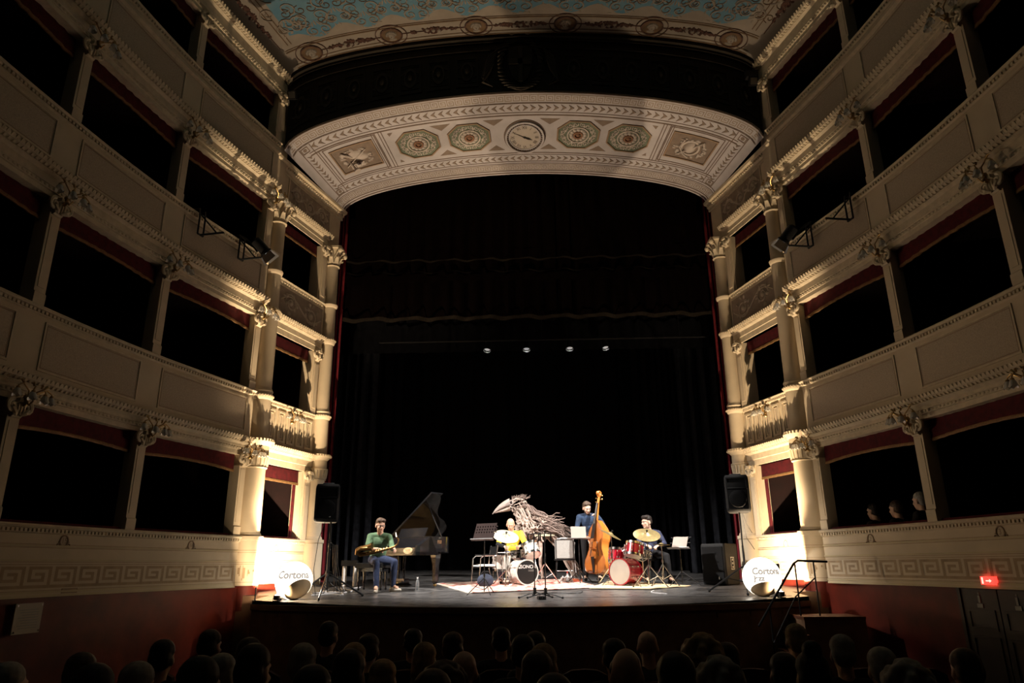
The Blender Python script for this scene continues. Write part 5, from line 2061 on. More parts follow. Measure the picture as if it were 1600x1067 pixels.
def cymbal_stand(x, y, top, r, tilt, tdir, label, group, material, spread=0.33, rots=(0.5, 2.6, 4.7), name='cymbal_stand', off=(0, 0), double=False, leg_h=0.42):
    e = empty(name, on_stage(x, y), 0, label, 'cymbal', group)
    b = MB()
    b.cyl((0, 0, 0.10), (0, 0, top * 0.6), 0.013, n=8)
    b.cyl((0, 0, top * 0.55), (off[0], off[1], top + 0.05), 0.009, n=8)
    b.cyl((0, 0, top * 0.55), (0, 0, top * 0.62), 0.02, n=8)
    b.cyl((off[0], off[1], top - 0.04), (off[0], off[1], top - 0.01), 0.018, n=8)
    part(b, 'pole', M['chrome'], e)
    for a in rots:
        c, s_ = math.cos(a) * spread, math.sin(a) * spread
        b = MB()
        b.cyl((0, 0, leg_h), (c, s_, 0.02 + 0.05 * s_), 0.011, n=6)
        b.cyl((0, 0, 0.13), (c * 0.5, s_ * 0.5, leg_h * 0.5), 0.006, n=6)
        lg = part(b, 'leg', M['chrome'], e)
        b = MB()
        b.ell((c, s_, 0.02 + 0.05 * s_), (0.02, 0.02, 0.02), None, 8, 5)
        sub(b, 'rubber_foot', M['plastic'], lg)
    m = Matrix.Translation((off[0], off[1], top)) @ Matrix.Rotation(tilt, 4, Vector(tdir))
    cb = cymbal_mesh(r)
    cb.v = [tuple(m @ Vector(p)) for p in cb.v]
    part(cb, 'cymbal', material, e)
    if double:
        cb = cymbal_mesh(r)
        m2 = Matrix.Translation((off[0], off[1], top - 0.03)) @ Matrix.Rotation(PI + tilt, 4, Vector(tdir))
        cb.v = [tuple(m2 @ Vector(p)) for p in cb.v]
        part(cb, 'lower_cymbal', material, e)
    b = MB()
    b.cyl(m @ Vector((0, 0, 0.02)), m @ Vector((0, 0, 0.07)), 0.012, n=8)
    b.cyl(m @ Vector((0, 0, 0.06)), m @ Vector((0, 0, 0.075)), 0.022, n=8)
    part(b, 'wing_nut', M['plastic'], e)
    return e


cymbal_stand(-0.46, 15.15, 0.99, 0.27, 0.55, (1, 0.35, 0), 'large pale cymbal tilted before the drummer in yellow', G1, M['cymbalb'], leg_h=0.3)
cymbal_stand(0.34, 15.35, 1.0, 0.22, 0.12, (1, 0, 0), 'pale cymbal on the right of the pearl kit in front of the driftwood bird', G1, M['cymbalb'])
zB = stage_z(14.8)
bd2 = drum('bass_drum', (1.93, 14.80, zB + 0.275), (-0.62, -0.72, 0.0), 0.245, 0.42, M['redwrap'], M['headc'], M['headw'], 'red bass drum with a plain translucent grey head', G2, 8, M['redwrap'])
spurs(bd2, (((-0.26, 0.05, -0.05), (-0.50, -0.05, -0.275)), ((0.17, -0.24, -0.08), (0.22, -0.50, -0.285))))
drum('rack_tom', (2.14, 14.92, zB + 0.69), (0.20, 0.22, 0.95), 0.175, 0.25, M['redwrap'], M['headw'], M['headw'], 'red tom over the red bass drum, the higher of the two', G2)
drum('floor_tom', (1.82, 15.25, zB + 0.58), (0.1, 0.2, 1), 0.165, 0.26, M['redwrap'], M['headw'], M['headw'], 'red tom half hidden behind the red bass drum on its left', G2)
b = MB()
for p_, q_ in (((1.93, 14.85, 0.50), (1.96, 14.92, 0.78)), ((1.96, 14.92, 0.76), (2.05, 14.92, 0.74)), ((1.96, 14.92, 0.76), (1.88, 15.08, 0.70)), ((1.90, 14.95, 0.66), (1.96, 14.92, 0.70))):
    b.cyl((p_[0] - 1.93, p_[1] - 14.80, p_[2] - 0.275), (q_[0] - 1.93, q_[1] - 14.80, q_[2] - 0.275), 0.014, n=8)
for p_ in ((1.93, 14.88, 0.62), (1.96, 14.92, 0.78), (2.02, 14.92, 0.76), (1.90, 15.0, 0.70)):
    b.ell((p_[0] - 1.93, p_[1] - 14.80, p_[2] - 0.275), (0.026, 0.026, 0.026), None, 8, 6)
part(b, 'tom_holder', M['chrome'], bd2)
for o_ in [o for o in COL.objects if o.get('label', '').startswith('red tom half')]:
    for a in (0.6, 2.7, 4.8):
        b = MB()
        c, s_ = math.cos(a), math.sin(a)
        b.tube([(c * 0.185, s_ * 0.185, 0.05), (c * 0.19, s_ * 0.19, -0.4), (c * 0.22, s_ * 0.22, -0.55 + 0.01 * s_)], 0.008, 6)
        part(b, 'leg', M['chrome'], o_)
cymbal_stand(1.70, 15.05, 1.0, 0.235, 0.50, (0.35, 1, 0), 'bronze cymbal tilted to the right beside the double bass', G2, M['cymbal'])
cymbal_stand(2.34, 14.45, 1.0, 0.265, 0.52, (1, 0.05, 0), 'bronze cymbal on a chrome stand in front of the dark-haired drummer', G2, M['cymbal'], 0.36, (math.radians(200), math.radians(330), math.radians(85)))
cymbal_stand(2.66, 14.75, 0.80, 0.175, 0.06, (0, 1, 0), 'hi-hat pair at the right end of the red drum kit', G2, M['cymbal'], 0.33, (math.radians(215), math.radians(320), math.radians(85)), 'hi_hat', double=True)
sn = drum('snare_drum', (2.34, 15.25, zB + 0.60), (0.02, 0.06, 1), 0.175, 0.13, M['chrome'], M['headw'], M['headw'], 'chrome snare drum in front of the dark-haired drummer', G2)
b = MB()
b.cyl((0, 0, -0.07), (0, 0, -0.35), 0.012, n=8)
for a in (0.5, 2.6, 4.7):
    c, s_ = math.cos(a), math.sin(a)
    b.cyl((0, 0, -0.30), (c * 0.22, s_ * 0.22, -0.58 + 0.02 * s_), 0.008, n=6)
    b.cyl((0, 0, -0.14), (c * 0.17, s_ * 0.17, -0.07), 0.008, n=6)
part(b, 'snare_stand', M['chrome'], sn)


def drum_stool(x, y, h, label, group):
    e = empty('drum_stool', on_stage(x, y), 0, label, 'stool', group)
    b = MB()
    b.lathe([(0.0, h - 0.08), (0.17, h - 0.08), (0.18, h - 0.05), (0.17, h - 0.01), (0.10, h), (0, h)], None, 24)
    part(b, 'seat', M['plastic'], e)
    b = MB()
    b.cyl((0, 0, 0.08), (0, 0, h - 0.08), 0.014, n=8)
    part(b, 'post', M['chrome'], e)
    for a in (0.3, 2.4, 4.5):
        b = MB()
        b.cyl((0, 0, 0.3), (0.26 * math.cos(a), 0.26 * math.sin(a), 0.015 + 0.013 * math.sin(a)), 0.011, n=6)
        part(b, 'leg', M['chrome'], e)


drum_stool(-0.37, 15.98, 0.50, 'round black drum stool under the drummer in yellow', G1)
drum_stool(2.60, 15.92, 0.50, 'round black drum stool under the dark-haired drummer', G2)


# --- silver-framed chair with a white seat, and a bag
e = empty('armchair', on_stage(-0.90, 14.98), math.radians(-62), 'silver-framed armchair with a pale seat beside the floor tom', 'chair')
e.scale = (0.82, 0.82, 0.9)
b = MB()
b.grid([[(-0.22 + 0.44 * i / 6, -0.2 + 0.42 * j / 5, 0.455 + 0.02 * math.sin(PI * i / 6)) for i in range(7)] for j in range(6)])
b.grid([[(-0.22 + 0.44 * i / 6, -0.2 + 0.42 * j / 5, 0.43) for i in range(7)] for j in range(6)])
b.grid([[(-0.22, -0.2, 0.43), (0.22, -0.2, 0.43), (0.22, 0.22, 0.43), (-0.22, 0.22, 0.43)], [(-0.22, -0.2, 0.455), (0.22, -0.2, 0.455), (0.22, 0.22, 0.455), (-0.22, 0.22, 0.455)]], close_u=True)
part(b, 'seat', M['white'], e, 50)
b = MB()
b.grid([[(-0.2 + 0.4 * i / 6, 0.25 + 0.03 * math.sin(PI * i / 6), z) for i in range(7)] for z in (0.66, 0.86)])
b.grid([[(-0.2 + 0.4 * i / 6, 0.27 + 0.03 * math.sin(PI * i / 6), z) for i in range(7)] for z in (0.66, 0.86)])
part(b, 'backrest', M['plastic'], e)
for sx_ in (-1, 1):
    b = MB()
    b.tube([(sx_ * 0.24, -0.24, 0.0), (sx_ * 0.24, -0.22, 0.30), (sx_ * 0.24, -0.20, 0.60), (sx_ * 0.24, -0.12, 0.66), (sx_ * 0.24, 0.22, 0.66)], 0.013, 8)
    part(b, 'leg', M['steel'], e)
    b = MB()
    b.tube([(sx_ * 0.22, 0.32, 0.01), (sx_ * 0.22, 0.22, 0.43), (sx_ * 0.21, 0.24, 0.66), (sx_ * 0.20, 0.28, 0.88)], 0.013, 8)
    part(b, 'leg', M['steel'], e)
    b = MB()
    b.box(sx_ * 0.24 - 0.025, sx_ * 0.24 + 0.025, -0.14, 0.18, 0.665, 0.69)
    part(b, 'armrest', M['plastic'], e, 0)
b = MB()
b.box(-0.22, 0.22, -0.21, -0.19, 0.40, 0.43)
b.box(-0.22, 0.22, 0.2, 0.22, 0.40, 0.43)
part(b, 'seat_frame', M['steel'], e, 0)
e = empty('bag', on_stage(-0.86, 14.75), 0.3, 'dark bulging bag on the floor beneath the silver chair', 'bag')
b = MB()
b.ell((0, 0, 0.13), (0.17, 0.13, 0.13), None, 14, 10)
part(b, 'pouch', M['bagblue'], e)
b = MB()
b.tube([(-0.10, 0, 0.22), (-0.05, -0.03, 0.30), (0.05, -0.03, 0.30), (0.10, 0, 0.22)], 0.012, 6)
part(b, 'carry_strap', M['plastic'], e)

# --- amplifier on a stool
e = empty('amplifier_stool', on_stage(0.78, 16.5), 0.05, 'low metal stool with white rungs carrying the silver amplifier', 'stool')
b = MB()
b.box(-0.22, 0.22, -0.16, 0.16, 0.42, 0.45)
part(b, 'seat', M['plastic'], e, 0)
for sx_ in (-1, 1):
    for sy_ in (-1, 1):
        b = MB()
        b.cyl((sx_ * 0.17, sy_ * 0.12, 0.42), (sx_ * 0.21, sy_ * 0.16, 0.01 + 0.05 * sy_ * 0.16), 0.013, n=8)
        part(b, 'leg', M['steel'] if sx_ > 0 else M['black'], e)
b = MB()
b.tube([(0.2 * math.cos(PI * i / 8), -0.12 - 0.06 * math.sin(PI * i / 8), 0.2) for i in range(9)], 0.010, 6)
part(b, 'rung', M['steel'], e)
e = empty('amplifier', (0.78, 16.46, stage_z(16.5) + 0.45), 0.05, 'silver-fronted guitar amplifier standing on the low stool', 'amplifier')
b = MB()
b.box(-0.20, 0.20, -0.12, 0.12, 0.0, 0.42)
part(b, 'cabinet', M['ampcloth'], e, 0)
b = MB()
b.frame(lambda u, v, o: (u, -0.12 - o, v), -0.20, 0.20, 0.0, 0.42, 0.018, 0.01)
part(b, 'front_frame', M['steel'], e, 0)
b = MB()
b.slab(lambda u, v, o: (u, -0.121 - o, v), -0.18, 0.18, 0.02, 0.40, 0.004)
part(b, 'grille_cloth', M['ampcloth'], e, 0)
b = MB()
b.tube([(-0.10, 0, 0.42), (-0.08, 0, 0.45), (0.08, 0, 0.45), (0.10, 0, 0.42)], 0.010, 6)
part(b, 'handle', M['white'], e)
b = MB()
b.tube([(-0.16, -0.05, 0.43), (-0.05, -0.08, 0.44), (0.08, -0.02, 0.44), (0.20, -0.04, 0.43), (0.23, -0.06, 0.34), (0.22, -0.05, 0.1), (0.24, -0.1, -0.3)], 0.008, 6)
part(b, 'power_lead', M['cable'], e)
for nm, x, y, lab in (('towel', 0.78, 15.75, 'crumpled white towel on the floor below the silver amplifier'),):
    e = empty(nm, on_stage(x, y), 0, lab, 'towel')
    b = MB()
    q = random.Random(2)
    b.grid([[((0.16 - 0.06 * j / 3) * math.cos(2 * PI * i / 14) * (1 + 0.2 * math.sin(3 * i)), (0.10 - 0.03 * j / 3) * math.sin(2 * PI * i / 14), 0.004 + 0.05 * j * (0.6 + 0.4 * math.sin(2.3 * i + j))) for i in range(14)] for j in range(4)], close_u=True)
    b.fan([((0.10) * math.cos(2 * PI * i / 14), 0.07 * math.sin(2 * PI * i / 14), 0.11) for i in range(14)])
    part(b, 'cloth_folds', M['towel'], e, 60)


def bottle(x, y, label, cap):
    e = empty('water_bottle', on_stage(x, y), 0, label, 'bottle')
    b = MB()
    b.lathe([(0.03, 0), (0.034, 0.01), (0.034, 0.13), (0.03, 0.16), (0.014, 0.20), (0.013, 0.215)], None, 14)
    part(b, 'flask', M['bottle'], e)
    b = MB()
    b.lathe([(0.016, 0.21), (0.016, 0.235), (0.0, 0.236)], None, 12)
    part(b, 'cap', cap, e)


bottle(-2.13, 14.25, 'clear water bottle standing by the piano pedals', M['white'])
bottle(0.80, 15.62, 'bottle with a red cap beside the white towel', M['capred'])
e = empty('pedal_case', on_stage(1.02, 15.9), 0.1, 'small orange box on the floor right of the amplifier stool', 'box')
b = MB()
b.box(-0.10, 0.10, -0.06, 0.06, 0.004, 0.07)
part(b, 'case', M['orangebox'], e, 0)
b = MB()
b.box(-0.102, 0.102, -0.062, 0.062, 0.05, 0.056)
part(b, 'lid_seam', M['black'], e, 0)


# --- cables
def cable(pts, r, m, label):
    b = MB()
    P3 = []
    for i in range(len(pts) - 1):
        p0, p1, p2, p3 = [np.array(pts[min(max(i + j - 1, 0), len(pts) - 1)], float) for j in range(4)]
        for k in range(6):
            t = k / 6
            v = 0.5 * ((2 * p1) + (-p0 + p2) * t + (2 * p0 - 5 * p1 + 4 * p2 - p3) * t * t + (-p0 + 3 * p1 - 3 * p2 + p3) * t ** 3)
            P3.append((v[0], v[1], stage_z(v[1]) + r + 0.001))
    b.tube(P3, r, 6)
    return b.build('cable', m, label=label, cat='cable')


cable([(-2.0, 15.5), (-1.7, 15.95), (-1.4, 15.8), (-1.1, 16.1), (-0.7, 16.0), (0.1, 16.6), (0.6, 16.2)], 0.010, M['cable'], 'white cable lying on the floor between the piano and the pearl kit')
cable([(-3.95, 13.6), (-3.7, 13.9), (-3.4, 13.7), (-3.35, 14.1), (-3.7, 14.4), (-3.9, 14.1), (-3.6, 13.8), (-3.5, 14.5), (-3.3, 15.0)], 0.012, M['cable'], 'pale coiled cable on the floor by the left tripod')
cable([(-3.85, 13.2), (-3.55, 13.35), (-3.3, 13.2), (-3.45, 13.6), (-3.75, 13.5)], 0.014, M['cable'], 'second loop of pale cable at the foot of the left tripod')
cable([(2.3, 13.75), (2.2, 13.35), (2.45, 13.05)], 0.006, M['cable'], 'short thin white lead at the front of the beige rug')
cable([(0.24, 12.4), (0.2, 12.9), (0.35, 13.4), (0.9, 13.3), (1.0, 13.9)], 0.007, M['cabled'], 'dark lead running back from the front microphone stands')
# cables hanging on a slim stand behind the left tripod
e = empty('cable_stand', on_stage(-3.68, 13.6), 0, 'slim stand hung with cables behind the left loudspeaker tripod', 'stand')
b = MB()
b.cyl((0, 0, 0.02), (0, 0, 0.95), 0.010, n=8)
for a in (0.5, 2.6, 4.7):
    b.cyl((0, 0, 0.22), (0.24 * math.cos(a), 0.24 * math.sin(a), 0.015 + 0.012 * math.sin(a)), 0.008, n=6)
part(b, 'pole', M['black'], e)
b = MB()
for i in range(4):
    x = 0.05 + 0.03 * i
    b.tube([(0, 0, 0.92 - 0.03 * i), (x, -0.02, 0.86), (x + 0.03, -0.03, 0.5), (x * 1.5 + 0.05, 0, 0.12), (x * 2.2, 0.03, 0.03)], 0.006, 5)
part(b, 'hanging_leads', M['cabled'], e)
b = MB()
for i in range(4):
    b.ell((-0.02 + 0.02 * (i % 2), -0.02, 0.72 + 0.06 * i), (0.018, 0.018, 0.018), None, 8, 5)
part(b, 'clips', M['chrome'], e)
b = MB()
b.tube([(-3.62, 12.95, 2.42), (-3.72, 12.95, 2.1), (-3.78, 13.0, 1.6), (-3.72, 13.0, 1.16)], 0.006, 5)
b.build('speaker_lead', M['cabled'], label='thin black lead hanging from the left loudspeaker', cat='cable')
b = MB()
b.tube([(3.96, 13.5, 2.62), (4.15, 13.9, 2.35), (4.35, 14.3, 2.2)], 0.006, 5)
b.tube([(3.96, 13.5, 2.58), (4.12, 13.9, 2.1), (4.36, 14.3, 1.9)], 0.006, 5)
b.build('speaker_lead', M['cabled'], label='two thin leads sagging from the right loudspeaker to the wall', cat='cable')


# --- double bass (held by the standing player)
def double_bass():
    e = empty('double_bass', (1.44, 15.86, stage_z(15.86)), 0, 'orange varnished double bass held upright by its player', 'double bass')
    # front table faces the player's left: local x across, y thickness, z up; then turned and leaned
    m = Matrix.Translation((0.02, 0.02, 0.0)) @ Matrix.Rotation(math.radians(4.5), 4, 'Y') @ Matrix.Rotation(math.radians(-6), 4, 'X') @ Matrix.Rotation(math.radians(-52), 4, 'Z')
    prof = [(0.16, 0.02), (0.18, 0.20), (0.24, 0.285), (0.36, 0.315), (0.46, 0.30), (0.55, 0.245), (0.60, 0.225), (0.66, 0.195), (0.74, 0.185), (0.82, 0.20), (0.86, 0.225), (0.90, 0.225), (0.96, 0.23), (1.04, 0.215), (1.12, 0.17), (1.20, 0.105), (1.26, 0.05), (1.285, 0.03)]
    D = 0.105
    n = len(prof)
    front, back = [], []
    b = MB()
    for z, w in prof:
        front.append([m @ Vector((x * w, -D - 0.025 * (1 - x * x) * min(1, w / 0.2), z)) for x in (-1, -0.75, -0.4, 0, 0.4, 0.75, 1)])
    b.grid(front)
    b.fan(front[-1])
    part(b, 'front_table', M['varnish2'], e, 50)
    b = MB()
    for z, w in prof:
        d = D if z < 0.95 else D - 0.06 * (z - 0.95) / 0.33
        back.append([m @ Vector((x * w, d + 0.02 * (1 - x * x) * min(1, w / 0.2), z)) for x in (-1, -0.75, -0.4, 0, 0.4, 0.75, 1)])
    b.grid(back)
    part(b, 'back_plate', M['varnish'], e, 50)
    b = MB()
    for sgn in (-1, 1):
        b.grid([[m @ Vector((sgn * w, -D, z)) for z, w in prof], [m @ Vector((sgn * w, (D if z < 0.95 else D - 0.06 * (z - 0.95) / 0.33), z)) for z, w in prof]])
    part(b, 'ribs', M['varnish'], e, 60)
    b = MB()
    for s_ in (-1, 1):
        b.tube([m @ Vector((s_ * w * 1.012, s_ * 0 - D, z)) for z, w in prof], 0.008, 6)
        b.tube([m @ Vector((s_ * w * 1.012, (D if z < 0.95 else D - 0.06 * (z - 0.95) / 0.33), z)) for z, w in prof], 0.008, 6)
    part(b, 'purfled_edges', M['varnish2'], e)
    b = MB()
    for s_ in (-1, 1):
        b.tube([m @ Vector((s_ * x, -D - 0.026, z)) for x, z in ((0.06, 0.82), (0.085, 0.80), (0.075, 0.75), (0.10, 0.66), (0.13, 0.58), (0.12, 0.54), (0.145, 0.53))], 0.007, 5)
    part(b, 'f_holes', M['ebony'], e)
    b = MB()
    b.hexa([m @ Vector(p) for p in ((-0.022, -D - 0.01, 1.25), (0.022, -D - 0.01, 1.25), (0.022, -D + 0.04, 1.25), (-0.022, -D + 0.04, 1.25), (-0.018, -0.075, 1.66), (0.018, -0.075, 1.66), (0.018, -0.04, 1.66), (-0.018, -0.04, 1.66))])
    part(b, 'neck', M['varnish'], e, 0)
    b = MB()
    b.hexa([m @ Vector(p) for p in ((-0.045, -D - 0.115, 0.88), (0.045, -D - 0.115, 0.88), (0.045, -D - 0.09, 0.88), (-0.045, -D - 0.09, 0.88), (-0.022, -0.09, 1.66), (0.022, -0.09, 1.66), (0.022, -0.07, 1.66), (-0.022, -0.07, 1.66))])
    part(b, 'fingerboard', M['ebony'], e, 0)
    b = MB()
    b.tube([m @ Vector((0, y, z)) for y, z in ((-0.06, 1.65), (-0.045, 1.75), (-0.02, 1.82), (-0.03, 1.88))], [0.026, 0.03, 0.026, 0.024], 8)
    sp = spiral(0, 0, 0.055, 1.5, -PI / 2, 1, 18)
    for xx in (-0.018, 0.018):
        b.tube([m @ Vector((xx, -0.055 + u, 1.875 + v)) for u, v in sp], [0.026 - 0.0008 * i for i in range(19)], 7)
    sc = part(b, 'scroll', M['varnish'], e)
    b = MB()
    for i, z in enumerate((1.70, 1.74, 1.78, 1.82)):
        s_ = 1 if i % 2 else -1
        b.cyl(m @ Vector((0, -0.04, z)), m @ Vector((s_ * 0.085, -0.03, z)), 0.006, n=6)
        b.ell(m @ Vector((s_ * 0.095, -0.03, z)), (0.018, 0.012, 0.018), None, 8, 5)
    sub(b, 'tuning_pegs', M['brass'], sc)
    b = MB()
    b.hexa([m @ Vector(p) for p in ((-0.075, -D - 0.03, 0.66), (0.075, -D - 0.03, 0.66), (0.075, -D - 0.02, 0.66), (-0.075, -D - 0.02, 0.66), (-0.06, -D - 0.135, 0.69), (0.06, -D - 0.135, 0.69), (0.06, -D - 0.12, 0.69), (-0.06, -D - 0.12, 0.69))])
    part(b, 'bridge', M['varnish'], e, 0)
    b = MB()
    b.hexa([m @ Vector(p) for p in ((-0.025, -D - 0.03, 0.18), (0.025, -D - 0.03, 0.18), (0.025, -D - 0.02, 0.18), (-0.025, -D - 0.02, 0.18), (-0.045, -D - 0.09, 0.50), (0.045, -D - 0.09, 0.50), (0.045, -D - 0.075, 0.50), (-0.045, -D - 0.075, 0.50))])
    part(b, 'tailpiece', M['ebony'], e, 0)
    b = MB()
    for i in range(4):
        x = -0.028 + 0.0187 * i
        b.tube([m @ Vector((x * 0.9, -D - 0.09, 0.50)), m @ Vector((x * 1.3, -D - 0.138, 0.69)), m @ Vector((x * 0.5, -0.095, 1.66))], 0.0022, 4)
    part(b, 'strings', M['steel'], e)
    b = MB()
    b.cyl(m @ Vector((0, 0, 0.17)), m @ Vector((0, 0, 0.0)), 0.008, n=6)
    b.ell(m @ Vector((0, 0, 0.01)), (0.014, 0.014, 0.014), None, 8, 5)
    part(b, 'endpin', M['steel'], e)
    return m


BASS_M = double_bass()


# --- driftwood bird
def bird():
    bx, by = 0.05, 16.85
    gz = stage_z(by)
    e = empty('driftwood_bird', (bx, by, gz), 0, 'big crow sculpture of driftwood branches behind the pearl drum kit', 'sculpture')
    q = random.Random(21)

    def wob(pts, r0, r1, n=7, jit=0.03):
        P3 = [Vector(p) for p in pts]
        out = []
        for i in range(len(P3) - 1):
            for k in range(3):
                t = k / 3
                out.append(P3[i].lerp(P3[i + 1], t) + Vector((q.uniform(-jit, jit), q.uniform(-jit, jit), q.uniform(-jit, jit))))
        out.append(P3[-1])
        return out, [r0 + (r1 - r0) * i / (len(out) - 1) for i in range(len(out))]

    def branches(name, m, specs):
        b = MB()
        for pts, r0, r1, jit in specs:
            p, r = wob(pts, r0, r1, jit=jit)
            b.tube(p, r, 5)
        return part(b, name, m, e, 60, kind='stuff')
    # beak
    b = MB()
    rows = []
    for t in np.linspace(0, 1, 9):
        x = -0.50 - 0.40 * t
        zc = 1.655 - 0.06 * t - 0.15 * t * t
        h = 0.135 * (1 - t) ** 0.6 + 0.012
        w = 0.075 * (1 - t) ** 0.8 + 0.008
        rows.append([(x, w * math.cos(2 * PI * i / 12), zc + h * math.sin(2 * PI * i / 12) * (1.0 if math.sin(2 * PI * i / 12) > 0 else 0.35)) for i in range(12)])
    b.grid(rows, close_u=True)
    b.fan(rows[-1])
    part(b, 'upper_beak', M['beak'], e)
    b = MB()
    rows = []
    for t in np.linspace(0, 1, 7):
        x = -0.48 - 0.36 * t
        zc = 1.575 - 0.10 * t
        h = 0.05 * (1 - t) + 0.010
        w = 0.06 * (1 - t) + 0.008
        rows.append([(x, w * math.cos(2 * PI * i / 10), zc + h * math.sin(2 * PI * i / 10)) for i in range(10)])
    b.grid(rows, close_u=True)
    b.fan(rows[-1])
    part(b, 'lower_beak', M['twig'], e)
    b = MB()
    b.ell((-0.455, -0.10, 1.70), (0.035, 0.03, 0.035), None, 10, 8)
    part(b, 'eye', M['ebony'], e)
    b = MB()
    b.ring(lambda u, v, o: (-0.455 + u, -0.115 - o, 1.70 + v), 0, 0, 0.06, 0.06, 0.4, 0.02, 14)
    part(b, 'eye_ring', M['beak'], e)

    def ellpt(c, r, a, b_):
        return (c[0] + r[0] * math.cos(a) * math.cos(b_), c[1] + r[1] * math.sin(a) * math.cos(b_), c[2] + r[2] * math.sin(b_))
    # head: woven twigs
    sp = []
    for i in range(52):
        a0, b0 = q.uniform(0, 2 * PI), q.uniform(-1.2, 1.3)
        da, db = q.uniform(-1.3, 1.3), q.uniform(-0.9, 0.9)
        c, r = (-0.30, 0, 1.64), (0.21, 0.17, 0.17)
        sp.append(([ellpt(c, r, a0 + da * t, b0 + db * t) for t in (0, 0.33, 0.66, 1)], q.uniform(0.010, 0.022), 0.008, 0.012))
    branches('head_twigs', M['twig'], sp)
    # crest of fine twigs
    sp = []
    for i in range(60):
        x = q.uniform(-0.46, -0.10)
        z = 1.76 + 0.05 * math.cos((x + 0.28) * 6)
        y = q.uniform(-0.10, 0.10)
        sp.append(([(x, y, z), (x + q.uniform(-0.02, 0.10), y + q.uniform(-0.05, 0.05), z + q.uniform(0.02, 0.10))], 0.009, 0.004, 0.01))
    branches('crest_twigs', M['twig2'], sp)
    # neck, breast and body
    sp = []
    for i in range(46):
        t = q.random()
        a = q.uniform(0, 2 * PI)
        p0 = (-0.40 + 0.35 * t, 0.16 * math.sin(a), 1.55 + 0.1 * math.cos(a))
        p1 = (-0.30 + 0.40 * t + q.uniform(-0.1, 0.1), 0.24 * math.sin(a), 1.22)
        p2 = (-0.22 + 0.45 * t + q.uniform(-0.15, 0.15), 0.25 * math.sin(a + 0.3), 0.92)
        sp.append(([p0, p1, p2], q.uniform(0.014, 0.028), 0.012, 0.025))
    for i in range(84):
        a0, b0 = q.uniform(0, 2 * PI), q.uniform(-1.3, 1.3)
        da, db = q.uniform(-1.4, 1.4), q.uniform(-0.8, 0.8)
        c, r = (0.08, 0, 1.12), (0.44, 0.27, 0.30)
        sp.append(([ellpt(c, r, a0 + da * t, b0 + db * t) for t in (0, 0.33, 0.66, 1)], q.uniform(0.012, 0.034), 0.010, 0.045))
    branches('body_branches', M['twig'], sp)
    # back mane and wing, sweeping to the right
    sp = []
    for i in range(34):
        y = q.uniform(-0.2, 0.2)
        z0 = q.uniform(1.45, 1.72)
        x1 = q.uniform(0.45, 0.80)
        sp.append(([(-0.18, y, z0), (0.10, y * 1.2, z0 - 0.16), (0.42, y * 1.3, z0 - 0.34), (x1, y * 1.3, z0 - 0.36 + q.uniform(-0.06, 0.12))], q.uniform(0.012, 0.028), 0.008, 0.04))
    branches('mane_branches', M['twig2'], sp)
    sp = []
    for i in range(56):
        y = q.uniform(-0.24, 0.24)
        x0, z0 = q.uniform(0.05, 0.35), q.uniform(1.05, 1.38)
        x1 = q.uniform(0.70, 1.0)
        z1 = z0 - (x1 - x0) * q.uniform(0.25, 0.62)
        sp.append(([(x0, y, z0), ((x0 + x1) / 2, y * 1.2, (z0 + z1) / 2 + 0.03), (x1, y * 1.3, z1)], q.uniform(0.012, 0.03), 0.006, 0.035))
    branches('wing_branches', M['twig2'], sp)
    sp = []
    for i in range(14):
        y = q.uniform(-0.12, 0.12)
        sp.append(([(0.30 + 0.02 * i, y, 1.02), (0.55 + 0.02 * i, y * 1.3, 0.70), (0.80 + 0.025 * i, y * 1.5, 0.40 - 0.02 * i)], 0.03, 0.014, 0.014))
    for k, (xa, xb) in enumerate(((0.55, 1.02), (0.62, 1.12), (0.48, 0.95))):
        sp.append(([(xa, -0.1 + 0.1 * k, 0.85), ((xa + xb) / 2 + 0.02, -0.1 + 0.1 * k, 0.45), (xb, -0.1 + 0.1 * k, 0.02)], 0.04, 0.03, 0.01))
    branches('tail_branches', M['twig'], sp)
    # legs of the sculpture
    for x, y in ((-0.12, -0.12), (0.05, 0.14), (0.22, -0.08)):
        b = MB()
        p, r = wob([(x, y, 0.95), (x - 0.03, y, 0.5), (x + 0.02, y - 0.02, 0.0)], 0.05, 0.035, jit=0.012)
        b.tube(p, r, 7)
        part(b, 'leg', M['twig'], e, 60)


bird()

# --- the raised bar of lanterns above the stage
e = empty('lighting_bar', (0.4, 17.25, 7.15), 0, 'black lighting bar with small lanterns high above the stage', 'lighting bar')
b = MB()
b.cyl((-4.2, 0, 0), (4.2, 0, 0), 0.025, n=8)
for x in (-3.5, 0, 3.5):
    b.cyl((x, 0, 0), (x, 0, 6.0), 0.006, n=5)
part(b, 'pipe', M['grille'], e)
for _x, _tx in ((-1.4, -1.6), (-0.4, -0.1), (0.7, 1.0), (1.6, 2.6)):
    d = Vector((_tx - 0.4 - _x, -2.0, -5.6)).normalized()
    rot = d.to_track_quat('-Z', 'Y').to_matrix().to_4x4()
    m = Matrix.Translation((_x, 0.02, -0.16)) @ rot
    b = MB()
    b.lathe([(0.03, 0.16), (0.075, 0.15), (0.08, -0.05), (0.095, -0.06), (0.095, -0.12)], m, 14, cap=False)
    b.lathe([(0.0, 0.16), (0.03, 0.16)], m, 14, cap=False)
    b.cyl((_x, 0, 0), (_x, 0.02, -0.08), 0.012, n=6)
    can = part(b, 'lantern', M['black'], e)
    b = MB()
    b.lathe([(0.0, -0.075), (0.07, -0.075)], m, 14, cap=False)
    sub(b, 'lit_lens', M['barlens'], can)


